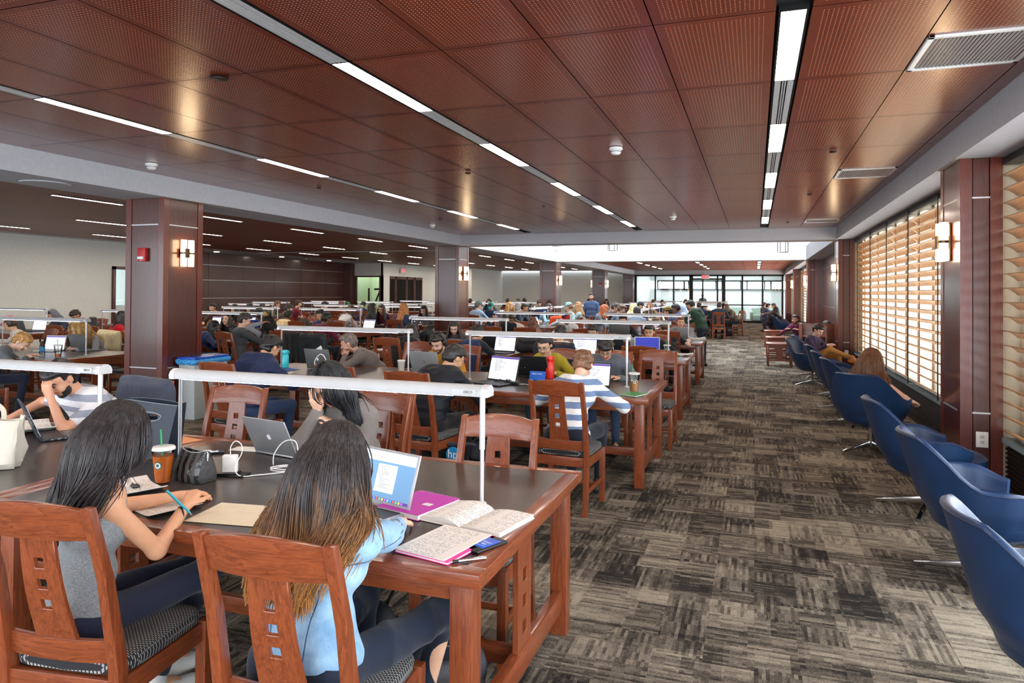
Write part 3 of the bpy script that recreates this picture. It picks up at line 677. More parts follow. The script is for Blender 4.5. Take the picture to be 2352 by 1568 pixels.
def make_tablelamp(L=1.67):
    t = empty('table_lamp', (0, 0, .766), 'x', 'table lamp'); h = .47; a = L/2
    prof = [(-.035, -.018), (.035, -.018), (.037, 0), (.03, .016), (.012, .027), (-.012, .027), (-.03, .016), (-.037, 0)]
    MB().prism([(p[0], p[1]) for p in prof], -a+.02, a-.02, M=Matrix.Translation((0, 0, h)) @ Matrix(((0, 0, 1, 0), (1, 0, 0, 0), (0, 1, 0, 0), (0, 0, 0, 1)))).build('lamp_rail', M_rail, t, smooth=True)
    for s in (-1, 1):
        MB().prism([(p[0]*1.08, p[1]*1.08) for p in prof], 0, .03, M=Matrix.Translation((s*a-(.03 if s > 0 else 0), 0, h)) @ Matrix(((0, 0, 1, 0), (1, 0, 0, 0), (0, 1, 0, 0), (0, 0, 0, 1)))).build('end_cap', M_alup, t, smooth=True)
        p = MB().tube([(s*(a-.035), 0, .01), (s*(a-.035), 0, h-.015)], .0085, 10).tube([(s*(a-.035), 0, .01+(.22 if s > 0 else .0)), (s*(a-.035), 0, h-.015)], .0085+(.0035 if s > 0 else 0), 10).build('post', M_alup, t, smooth=True)
        MB().lathe((s*(a-.035), 0, 0), [(.02, 0), (.02, .008), (.012, .014)], 14).build('base', M_alup, p, smooth=True)
    MB().b6(-a+.06, a-.16, -.022, .022, h-.0215, h-.0185).build('light_strip', M_led, t)
    lb = MB().b6(a-.16, a-.05, -.039, -.036, h-.012, h+.012).build('maker_plate', plain('lamp_plate', (176, 176, 174), .4, .3), t)
    add_text('DICO', lb, (a-.085, -.0395, h), .016, M_blackm)
    return t
tableP = make_table(); lampP = make_tablelamp()
tabs = []   # (x, y, label)
first_t = [True]
def place_table(x, y, desc, rz=0.0, lamp=True):
    g1 = 'dark topped reading tables'; lab = 'dark-topped cherry reading table, ' + desc
    if first_t[0]:
        tableP.location = (x, y, 0); tableP['label'] = lab; tableP['group'] = g1
        lampP.location = (x+.055, y, .766); lampP['label'] = 'silver bar lamp on two posts, table ' + desc; lampP['group'] = 'bar lamps over the reading tables'; first_t[0] = False; return
    dup(tableP, (x, y, 0), rz, lab, g1)
    dup(lampP, (x+(.17 if desc.startswith('front one at') else .02), y, .766), rz, 'silver bar lamp on two posts, table ' + desc, 'bar lamps over the reading tables')
T1, T0, T2, T2b, T3, T3b, T4, T4b = (-1.93, 2.73), (-4.17, 2.73), (-1.96, 6.60), (-4.27, 6.62), (-1.97, 10.05), (-4.40, 10.05), (-2.02, 13.75), (-4.33, 13.70)
for (x, y), dsc in ((T1, 'front one beside the aisle'), (T0, 'front one at the lower left edge'), (T2, 'second row beside the aisle'), (T2b, 'second row by the first column'), (T3, 'third row beside the aisle'),
                    (T3b, 'third row, left of the aisle table'), (T4, 'fourth row beside the aisle'), (T4b, 'fourth row before the second column')): place_table(x, y, dsc)
LT = []
for j, y in enumerate((7.05, 10.6, 14.0, 17.8, 21.6, 25.3, 29.0)):
    for i, x in enumerate((-9.35, -11.62, -14.75, -17.0)):
        if (j == 0 and i > 1) or (i == 3 and j < 4) or (j == 6 and i == 3): continue
        LT.append((x, y)); place_table(x, y, 'left wing, %s row, %s from the beam' % (ORD[j], ORD[i]))
BT = []
for i, x in enumerate((-5.6, -2.75)):
    for j, y in enumerate((18.4, 20.7, 23.0)):
        BT.append((x, y)); place_table(x, y, 'under the tall bay, %s file, %s' % (['left', 'right'][i], ORD[j]), PI/2)
FT = []
for j, y in enumerate((28.0, 31.8, 35.6, 39.2)):
    for i, x in enumerate((-2.2, -4.6)):
        FT.append((x, y)); place_table(x, y, 'beyond the tall bay, %s row, %s one' % (ORD[j], ['right', 'left'][i]))
first_c = [True]; CH = []
def place_chair(x, y, rz, lab, group='cherry library chairs'):
    if first_c[0]:
        chairP.location = (x, y, 0); chairP.rotation_euler[2] = rz; chairP['label'] = lab; chairP['group'] = group; first_c[0] = False; CH.append((x, y)); return chairP
    CH.append((x, y)); return dup(chairP, (x, y, 0), rz, lab, group)
R = math.radians
# ------------------------------------------------------------------ blue swivel lounge chairs
def leather():
    g = G('blue_leather'); nz = g.noise(g.co(), 9, 3); n2 = g.noise(g.co(), 420, 3)
    g.set(Base_Color=g.mix(nz, lin(18, 40, 72), lin(26, 58, 98)), Roughness=.38); g.b.inputs['Specular IOR Level'].default_value = .5
    g.bump(n2, .06, .001); return g.m
M_blue = leather(); M_blued = plain('blue_leather_inside', (26, 76, 128), .4)
def make_lounge():
    t = empty('swivel_armchair', (0, 0, 0), 'x', 'armchair')
    sm = lambda a, b, x: (lambda q: q*q*(3-2*q))(max(0, min(1, (x-a)/(b-a))))
    NU, NV = 40, 14
    def top(u): a = abs(u); return .835 - .25*sm(.22, .58, a) - .06*sm(.75, 1, a)
    def pt(u, v, off):
        a = -PI/2 + u*R(128); zt = top(u); z = .27 + (zt-.27)*v
        rr = .17 + .17*(min(1, max(0, (z-.27)/.20)))**.55 + off
        rr += .05*max(0, z-.45)/.2*(1 if abs(u) > .4 else .6)*(.7)
        lean = -.20*max(0, z-.42)*(1-sm(.25, .75, abs(u)))
        x = rr*math.cos(a)*1.06; y = rr*math.sin(a)*1.0 + lean
        if y > 0: y *= 1.0
        # flatten the back panel
        if y < 0: x *= 1+.04*sm(.3, .6, abs(u))
        return Vector((x, y, z))
    out = [[pt(i/NU*2-1, j/NV, .0) for i in range(NU+1)] for j in range(NV+1)]
    th = .040
    inn = [[pt(i/NU*2-1, j/NV, -th) for i in range(NU+1)] for j in range(NV+1)]
    rows = [out[j] for j in range(NV+1)]
    rim = []
    for q in (1, 2, 3):
        f = q/4; rim.append([out[NV][i].lerp(inn[NV][i], f) + Vector((0, 0, .016*math.sin(PI*f))) for i in range(NU+1)])
    G_ = rows + rim + [inn[j] for j in range(NV, 1, -1)]
    mb = MB(); mb.grid(G_)
    nr = len(G_); N = NU+1
    for side in (0, NU): mb.f.append(tuple(j*N+side for j in range(nr))); mb.m.append(0)
    mb.build('shell', M_blue, t, smooth=True)
    mb = MB()
    mb.tube([out[NV][i]+Vector((0, 0, .002)) for i in range(NU+1)], .0035, 6).build('piping', plain('dark_piping', (16, 32, 62), .5), t, smooth=True)
    # seat pad and under-bowl
    def ring(r, z, yo=0, n=32):
        row = []
        for k in range(n):
            a = 2*PI*k/n; c_, s_ = math.cos(a), math.sin(a); row.append((r*c_*1.02, r*s_*1.02+yo+(.05 if s_ > 0 else 0)*abs(s_)*r/.3, z))
        return row
    MB().grid([ring(.001, .47, .03), ring(.20, .468, .03), ring(.285, .46, .02), ring(.312, .435, .02), ring(.312, .39, .02), ring(.28, .33, .01), ring(.19, .275), ring(.001, .27)], closed=True).build('seat', M_blue, t, smooth=True)
    MB().lathe((0, 0, 0), [(.024, .04), (.024, .28)], 16).lathe((0, 0, 0), [(.05, .25), (.07, .28)], 16).build('column', M_chrome, t, smooth=True)
    for k in range(4):
        a = PI/4 + k*PI/2 + .35; c_, s_ = math.cos(a), math.sin(a)
        MB().beam((0, 0, .085), (.37*c_, .37*s_, .018), .055, .022, up=(-s_, c_, 0), w2=(.016, .028)).build('leg', M_chrome, t, bevel=.004)
    return t
loungeP = make_lounge()
LG = [(1.15, 3.10, -88, 'blue leather swivel armchair at the lower right corner, nearest of the row'), (1.27, 4.75, -88, 'blue leather swivel armchair, second from the camera, seat toward window'),
      (1.26, 6.15, -86, 'blue leather swivel armchair, third from camera, in front of the big pillar'), (1.17, 8.30, -28, 'big backed blue swivel armchair holding the auburn haired person'),
      (1.25, 9.85, -84, 'blue swivel armchair directly beyond the auburn haired person'), (1.22, 11.0, -86, 'blue swivel armchair between two empty ones, middle of the aisle row'),
      (1.22, 12.35, -84, 'blue swivel armchair just in front of the reader with tan boots'), (0.99, 13.93, -118, 'blue swivel armchair with the reader in tan trousers'),
      (1.15, 15.2, -95, 'blue swivel armchair just behind the reader'), (1.35, 19.1, 165, 'blue swivel armchair of the person in purple beyond the side tables'), (1.62, 18.05, 150, 'blue swivel armchair half hidden in the wooden niche')]
for k in range(7): LG.append((1.05, 28.6+1.35*k, -88, 'small distant blue armchair in the far file, %s from the near end' % ORD[k]))
for k, (x, y, a, lab) in enumerate(LG):
    if k == 0: loungeP.location = (x, y, 0); loungeP.rotation_euler[2] = R(a); loungeP['label'] = lab; loungeP['group'] = 'blue swivel armchairs by the windows'
    else: dup(loungeP, (x, y, 0), R(a), lab, 'blue swivel armchairs by the windows')
# ------------------------------------------------------------------ low side tables
def side_table(x, y, lab, first=None):
    t = empty('side_table', (x, y, 0), lab, 'side table', 0, 'low cherry side tables'); a, b, h = .29, .33, .53
    MB().b6(-a, a, -b, b, h-.03, h).build('tabletop', M_furnx, t, bevel=.004)
    for sx in (-1, 1):
        for sy in (-1, 1): MB().b6(sx*(a-.04)-.022, sx*(a-.04)+.022, sy*(b-.04)-.022, sy*(b-.04)+.022, 0, h-.03).build('leg', M_furn, t, bevel=.003)
        MB().b6(sx*(a-.04)-.012, sx*(a-.04)+.012, -b+.06, b-.06, .14, .17).b6(sx*(a-.04)-.012, sx*(a-.04)+.012, -b+.06, b-.06, h-.11, h-.03).build('side_rail', M_furny, t)
    for sy in (-1, 1):
        MB().b6(-a+.06, a-.06, sy*(b-.04)-.012, sy*(b-.04)+.012, .13, .17).b6(-a+.06, a-.06, sy*(b-.04)-.012, sy*(b-.04)+.012, h-.11, h-.03).b6(-a+.06, a-.06, sy*(b-.04)-.01, sy*(b-.04)+.01, .24, .27).build('rail', M_furnx, t)
        mb = MB(); plate_holes(mb, [-.06, -.015, .015, .06], [.13, .25, .29, h-.06], {(1, 1)}, lambda u, z: Vector((u, sy*(b-.04)-.014, z)), (0, .028, 0)); mb.build('splat', M_furn, t)
side_table(.54, 17.45, 'low cherry side table beside the aisle, nearest of three'); side_table(.56, 20.0, 'low cherry side table just behind the nearest one'); side_table(.56, 23.6, 'low cherry side table furthest down the aisle')
t = empty('study_carrel', (1.45, 16.95, 0), 'orange-brown wooden study carrel between reader and wood niche', 'study carrel')
MB().b6(-.48, .48, .30, .34, 0, 1.0).build('back_panel', M_furnx, t, bevel=.004)
MB().b6(-.5, -.46, -.34, .34, 0, 1.02).build('side_panel', M_furn, t, bevel=.004); MB().b6(.0, .04, -.34, .34, 0, .95).build('side_panel', M_furn, t, bevel=.004)
MB().b6(-.46, .0, -.32, .30, .72, .75).build('desktop', M_furnx, t, bevel=.004)
# ------------------------------------------------------------------ lounge sofas behind the far glass
M_sofa = plain('pale_green_upholstery', (196, 208, 200), .85)
for k, (x, y) in enumerate(((-1.1, 45.2), (.3, 45.0), (-3.6, 46.6))):
    t = empty('lounge_sofa', (x, y, 0), 'pale lounge armchair behind the far glass wall, %s' % ['second from the right', 'nearest the right pillar', 'far left one'][k], 'sofa', 0, 'pale lounge seats behind the glass')
    MB().b6(-.5, .5, -.4, .4, .1, .42).build('seat', M_sofa, t, bevel=.03); MB().b6(-.5, .5, .3, .5, .1, .85).build('backrest', M_sofa, t, bevel=.03)
    for s in (-1, 1): MB().b6(s*.5-.09, s*.5+.09, -.4, .45, .1, .6).build('armrest', M_sofa, t, bevel=.03)
    MB().b6(-.5, .5, -.38, .45, 0, .1).build('base', M_blackm, t)
# ================================================================== PEOPLE
V3 = lambda *a: np.array(a, float)
def nrm(v): n = np.linalg.norm(v); return v/n if n > 1e-9 else v
class Field:
    """smooth union of tapered limbs and ovals, turned into one closed surface"""
    def __init__(s): s.p = []
    def cap(s, a, b, ra, rb=None, tag=0, k=.02): s.p.append(('c', np.asarray(a, float), np.asarray(b, float), ra, ra if rb is None else rb, tag, k)); return s
    def ell(s, c, r, R=None, tag=0, k=.02, sub=False): s.p.append(('s' if sub else 'e', np.asarray(c, float), np.asarray(r, float), np.eye(3) if R is None else np.asarray(R, float), 0, tag, k)); return s
    def mesh(s, h, disp=None, cut=None):
        lo = V3(9, 9, 9); hi = -lo
        for q in s.p:
            if q[0] == 's': continue
            if q[0] == 'c': r = max(q[3], q[4]); lo = np.minimum(lo, np.minimum(q[1], q[2])-r); hi = np.maximum(hi, np.maximum(q[1], q[2])+r)
            else: r = q[2].max(); lo = np.minimum(lo, q[1]-r); hi = np.maximum(hi, q[1]+r)
        lo -= 3*h+.01; hi += 3*h+.01
        n = np.ceil((hi-lo)/h).astype(int)+1
        D = np.full(n, .2, np.float32); B = np.full(n, .3, np.float32); T = np.zeros(n, np.int8)
        ax = [lo[i]+h*np.arange(n[i]) for i in range(3)]
        for q in s.p:
            if q[0] == 'c': r = max(q[3], q[4]); a = np.minimum(q[1], q[2])-r; b = np.maximum(q[1], q[2])+r
            else: r = q[2].max(); a = q[1]-r; b = q[1]+r
            mg = q[6]*1.5+2.5*h; i0 = np.maximum(0, ((a-mg-lo)/h).astype(int)); i1 = np.minimum(n, ((b+mg-lo)/h).astype(int)+2)
            if (i1 <= i0).any(): continue
            sl = tuple(slice(u, v) for u, v in zip(i0, i1))
            X = ax[0][sl[0]][:, None, None]; Y = ax[1][sl[1]][None, :, None]; Z = ax[2][sl[2]][None, None, :]
            if q[0] == 'c':
                A = q[1]; d = q[2]-q[1]; L = d@d+1e-12
                x = X-A[0]; y = Y-A[1]; z = Z-A[2]; t = np.clip((x*d[0]+y*d[1]+z*d[2])/L, 0, 1)
                dd = np.sqrt((x-t*d[0])**2+(y-t*d[1])**2+(z-t*d[2])**2) - (q[3]+(q[4]-q[3])*t)
            else:
                R_ = q[3]; x = X-q[1][0]; y = Y-q[1][1]; z = Z-q[1][2]; e = [R_[0, j]*x+R_[1, j]*y+R_[2, j]*z for j in range(3)]
                k0 = np.sqrt(sum((e[j]/q[2][j])**2 for j in range(3))); k1 = np.sqrt(sum((e[j]/q[2][j]**2)**2 for j in range(3)))+1e-9
                dd = k0*(k0-1)/k1
            dd = dd.astype(np.float32); k = q[6]; cur = D[sl]
            if q[0] == 's':
                m = np.maximum(cur, -dd); D[sl] = m; continue
            hh = np.maximum(k-np.abs(cur-dd), 0)/max(k, 1e-6); D[sl] = np.minimum(cur, dd)-hh*hh*k*.25
            bt = B[sl]; w_ = dd < bt; bt[w_] = dd[w_]; T[sl][w_] = q[5]
        if disp or cut:
            near = np.nonzero(np.abs(D) < 4*h+.01); P = np.stack([ax[i][near[i]] for i in range(3)], 1)
            if disp: D[near] += disp(P, T[near]).astype(np.float32)
            if cut:
                alln = np.nonzero(D < 4*h); P = np.stack([ax[i][alln[i]] for i in range(3)], 1); D[alln] = np.maximum(D[alln], cut(P).astype(np.float32))
        S = D < 0
        c = np.zeros(tuple(n-1), np.int8)
        for i in (0, 1):
            for j in (0, 1):
                for k in (0, 1): c += S[i:n[0]-1+i, j:n[1]-1+j, k:n[2]-1+k]
        act = np.nonzero((c > 0) & (c < 8)); idx = np.full(tuple(n-1), -1, np.int32); N = len(act[0]); idx[act] = np.arange(N)
        acc = np.zeros((N, 3)); cnt = np.zeros(N); base = np.stack(act, 1).astype(float)
        for a_ in range(3):
            o = [k for k in range(3) if k != a_]
            for i in (0, 1):
                for j in (0, 1):
                    off = [0, 0, 0]; off[o[0]] = i; off[o[1]] = j; p0 = tuple(act[k]+off[k] for k in range(3)); off[a_] = 1; p1 = tuple(act[k]+off[k] for k in range(3))
                    d0 = D[p0]; d1 = D[p1]; w_ = (d0 < 0) != (d1 < 0); t = np.where(w_, d0/np.where(w_, d0-d1, 1), 0)
                    add = np.zeros((N, 3)); add[:, o[0]] = i; add[:, o[1]] = j; add[:, a_] = t; acc += add*w_[:, None]; cnt += w_
        vs = lo + (base+acc/np.maximum(cnt, 1)[:, None])*h
        tv = T[act]; qs = []
        for a_ in range(3):
            o = [(a_+1) % 3, (a_+2) % 3]; sl0 = [slice(None)]*3; sl1 = [slice(None)]*3; sl0[a_] = slice(0, -1); sl1[a_] = slice(1, None)
            s0 = S[tuple(sl0)]; s1 = S[tuple(sl1)]; e = np.nonzero(s0 != s1); e = [x for x in e]
            ok = (e[o[0]] > 0) & (e[o[1]] > 0) & (e[o[0]] < n[o[0]]-1) & (e[o[1]] < n[o[1]]-1); e = [x[ok] for x in e]
            def cell(u, v):
                q_ = [x.copy() for x in e]; q_[o[0]] -= u; q_[o[1]] -= v; return idx[tuple(q_)]
            Q = np.stack([cell(1, 1), cell(0, 1), cell(0, 0), cell(1, 0)], 1); fl = ~s0[tuple(e)]; Q[fl] = Q[fl][:, ::-1]; qs.append(Q)
        Q = np.concatenate(qs); Q = Q[(Q >= 0).all(1)]
        return vs, Q, tv
def to_mesh(name, vs, Q, tags, mats, parent=None, remap=None):
    me = bpy.data.meshes.new(name); me.vertices.add(len(vs)); me.vertices.foreach_set('co', vs.astype(np.float32).ravel())
    me.loops.add(Q.size); me.loops.foreach_set('vertex_index', Q.astype(np.int32).ravel()); me.polygons.add(len(Q)); me.polygons.foreach_set('loop_start', np.arange(0, Q.size, 4, dtype=np.int32))
    try: me.polygons.foreach_set('loop_total', np.full(len(Q), 4, np.int32))
    except Exception: pass
    for m in mats: me.materials.append(m)
    me.polygons.foreach_set('material_index', tags[Q[:, 0]].astype(np.int32) if tags is not None else np.zeros(len(Q), np.int32))
    me.polygons.foreach_set('use_smooth', np.ones(len(Q), bool)); me.update(calc_edges=True); me.validate()
    return link(name, me, parent)
def folds(amp, seed=0, quilt=0.0, ax=2):
    rs = np.random.RandomState(seed); W = [(nrm(rs.normal(size=3))*rs.uniform(14, 34), rs.uniform(0, 6), rs.uniform(.3, 1)) for _ in range(5)]
    def f(P, T):
        o = 0; wq = P + .03*np.sin(P[:, [1, 2, 0]]*11+seed)
        for k, ph, a in W: o = o + a*(1-np.abs(np.sin(wq@k*.5+ph)))**1.5
        o = amp*(o-1.2)
        if quilt: o = o - quilt*np.abs(np.sin(P[:, ax]*PI/.075))**.6
        return -o
    return f
# ---- cloth, skin and hair materials
_sk = {}
def skin(rgb):
    if rgb in _sk: return _sk[rgb]
    g = G('skin'); c = lin(*rgb); nz = g.noise(g.co(), 22, 3)
    g.set(Base_Color=g.mix(nz, tuple(x*.86 for x in c), tuple(min(1, x*1.1) for x in c)), Roughness=.5)
    g.b.inputs['Subsurface Weight'].default_value = .08; g.b.inputs['Subsurface Radius'].default_value = (.012, .005, .003)
    _sk[rgb] = g.m; return g.m
_cl = {}
def cloth(rgb, kind='plain', rgb2=None, sc=1.0):
    key = (rgb, kind, rgb2, sc)
    if key in _cl: return _cl[key]
    g = G(kind + '_cloth'); c = lin(*rgb); co = g.co(); x, y, z = g.sep(co); weave = g.noise(co, 420, 2)
    wr = g.noise(g.map(co, (1, 1, .7)), 13, 4, .55, .8)
    base = g.mix(wr, tuple(v*.85 for v in c), tuple(min(1, v*1.12) for v in c))
    rough = .9
    if kind == 'stripe':
        f = g.m_('FRACT', g.m_('DIVIDE', g.m_('ADD', z, g.m_('MULTIPLY', wr, .012)), .085*sc)); base = g.mix(g.m_('LESS_THAN', f, .5), lin(*rgb), lin(*rgb2))
    if kind == 'pinstripe':
        f = g.m_('FRACT', g.m_('DIVIDE', g.m_('ADD', x, g.m_('MULTIPLY', z, .4)), .02)); base = g.mix(g.m_('LESS_THAN', f, .07), base, lin(*rgb2))
    if kind == 'plaid':
        a = g.m_('LESS_THAN', g.m_('FRACT', g.m_('DIVIDE', x, .05)), .5); b_ = g.m_('LESS_THAN', g.m_('FRACT', g.m_('DIVIDE', z, .05)), .5)
        base = g.mix(g.m_('MULTIPLY', g.m_('ADD', a, b_), .5), lin(*rgb), lin(*rgb2))
    if kind == 'marl':
        n2 = g.noise(g.map(co, (1, 1, 2.6)), 150, 3, .7); base = g.mix(g.ramp(n2, [(.38, (0, 0, 0)), (.62, (1, 1, 1))]), lin(*rgb), lin(*(rgb2 or tuple(min(255, v+50) for v in rgb))))
    if kind == 'denim':
        n2 = g.noise(g.map(co, (1, 1, 1)), 7, 4, .6); n3 = g.noise(g.map(co, (300, 300, 60)), 1, 2); base = g.mix(g.m_('ADD', g.m_('MULTIPLY', g.ramp(n2, [(.35, (0, 0, 0)), (.7, (1, 1, 1))]), .75), g.m_('MULTIPLY', n3, .3)), lin(*rgb), lin(*rgb2))
    if kind == 'denim':
        ax_ = g.m_('ABSOLUTE', x); sm_ = g.m_('LESS_THAN', g.m_('ABSOLUTE', g.m_('SUBTRACT', ax_, g.m_('ADD', .045, g.m_('MULTIPLY', g.m_('SUBTRACT', z, .45), .12)))), .0022)
        hz = g.m_('LESS_THAN', g.m_('ABSOLUTE', g.m_('SUBTRACT', z, .855)), .0022); hm = g.m_('LESS_THAN', g.m_('ABSOLUTE', g.m_('SUBTRACT', z, .515)), .0022)
        base = g.mix(g.m_('MAXIMUM', g.m_('MAXIMUM', sm_, hz), hm), base, lin(56, 84, 116))
    if kind == 'camo':
        n2 = g.noise(co, 18, 3); base = g.ramp(n2, [(.42, lin(*rgb)), (.5, lin(*rgb2)), (.6, lin(*rgb))], 'CONSTANT')
    if kind == 'shell': rough = .55
    g.set(Base_Color=base, Roughness=rough); g.b.inputs['Sheen Weight'].default_value = .15 if kind != 'shell' else 0
    g.b.inputs['Specular IOR Level'].default_value = .25
    if kind == 'knit':
        kn = g.m_('ABSOLUTE', g.m_('SINE', g.m_('MULTIPLY', z, 620))); g.bump(g.m_('ADD', kn, g.noise(co, 160, 3)), .7, .004)
    else: g.bump(g.m_('ADD', g.m_('MULTIPLY', wr, 3.0), weave), .25, .004)
    _cl[key] = g.m; return g.m
_hr = {}
def hairm(rgb, tip=None, z0=.8, z1=1.15):
    key = (rgb, tip, z0, z1)
    if key in _hr: return _hr[key]
    g = G('hair'); co = g.co(); x, y, z = g.sep(co); st = g.noise(g.map(co, (150, 150, 12)), 1.0, 3, .6); st2 = g.noise(g.map(co, (38, 38, 4)), 1.0, 2)
    c = lin(*rgb); lt = tuple(min(1, v*2.1+.02) for v in c); f = g.m_('ADD', g.m_('MULTIPLY', st, .6), g.m_('MULTIPLY', st2, .4))
    base = g.mix(g.ramp(f, [(.4, (0, 0, 0)), (.68, (1, 1, 1))]), tuple(v*.6 for v in c), lt)
    if tip:
        t_ = lin(*tip); tb = g.mix(g.ramp(f, [(.36, (0, 0, 0)), (.64, (1, 1, 1))]), tuple(v*.28 for v in t_), tuple(min(1, v*1.25) for v in t_))
        a = g.m_('DIVIDE', g.m_('SUBTRACT', z1, g.m_('ADD', z, g.m_('MULTIPLY', g.m_('SUBTRACT', st2, .5), .35))), z1-z0, clamp=True); base = g.mix(a, base, tb)
    g.set(Base_Color=base, Roughness=.42); g.b.inputs['Specular IOR Level'].default_value = .45; g.b.inputs['Anisotropic'].default_value = .4
    g.bump(st, .5, .004); _hr[key] = g.m; return g.m
M_eyew = plain('eye_white', (225, 220, 215), .3); M_eyed = plain('eye_dark', (24, 16, 12), .25)
def rotm(pitch, yaw, roll):
    """head axes: x right, y forward, z up. pitch>0 looks down"""
    return np.array(Euler((-R(pitch), R(roll), R(yaw)), 'XYZ').to_matrix()) if False else np.array((Matrix.Rotation(R(yaw), 3, 'Z') @ Matrix.Rotation(-R(pitch), 3, 'X') @ Matrix.Rotation(R(roll), 3, 'Y')))
def ik(S, W, l1, l2, hint):
    d = W-S; L = np.linalg.norm(d); L2 = min(L, (l1+l2)*.985); u = nrm(d); W = S+u*L2
    a = (l1*l1-l2*l2+L2*L2)/(2*L2); hh = math.sqrt(max(l1*l1-a*a, 0)); h_ = np.asarray(hint, float); h_ = nrm(h_-u*(h_@u)); return S+u*a+h_*hh, W
def add_hand(F, W, d, n, side, s=1.0, curl=.5, tag=0, simple=False, grip=0.0):
    """W wrist, d pointing direction, n palm normal (the side the fingers curl to); side=+1 right"""
    d = nrm(d); n = nrm(n-d*(n@d)); x = np.cross(d, n)*side   # x toward the thumb
    if simple:
        F.cap(W, W+d*.07*s, .026*s, .034*s, tag, .015); F.cap(W+d*.07*s, W+d*.12*s+n*.035*s, .03*s, .018*s, tag, .015); F.cap(W+x*.02*s+d*.03*s, W+x*.045*s+d*.08*s+n*.02*s, .012, .01, tag, .01); return
    for o in (-.026, -.009, .009, .026): F.cap(W+d*.012*s+x*o*.6*s, W+d*.082*s+x*o*s, .0155*s, .0125*s, tag, .012)
    for i, (o, l) in enumerate(((.029, .074), (.010, .082), (-.009, .077), (-.027, .061))):
        p = W+d*(.085 if i in (1, 2) else .080)*s+x*o*s; a1 = curl*.7+grip; c1 = nrm(d*math.cos(a1)+n*math.sin(a1)+x*o*1.5); p1 = p+c1*l*.45*s; a2 = a1+curl*.9; c2 = nrm(d*math.cos(a2)+n*math.sin(a2)); p2 = p1+c2*l*.32*s; a3 = a2+curl*.5; p3 = p2+nrm(d*math.cos(a3)+n*math.sin(a3))*l*.23*s
        F.cap(p, p1, .0098*s, .0088*s, tag, .004); F.cap(p1, p2, .0088*s, .008*s, tag, .004); F.cap(p2, p3, .008*s, .0068*s, tag, .004)
    t0 = W+d*.022*s+x*.022*s; t1 = t0+nrm(d*.75+x*.75+n*.25)*.042*s; t2 = t1+nrm(d*.95+x*.25+n*.35)*.032*s; t3 = t2+nrm(d*.9+n*.4)*.024*s
    F.cap(t0, t1, .0145*s, .0115*s, tag, .008); F.cap(t1, t2, .0112*s, .0098*s, tag, .004); F.cap(t2, t3, .0098*s, .0078*s, tag, .004)
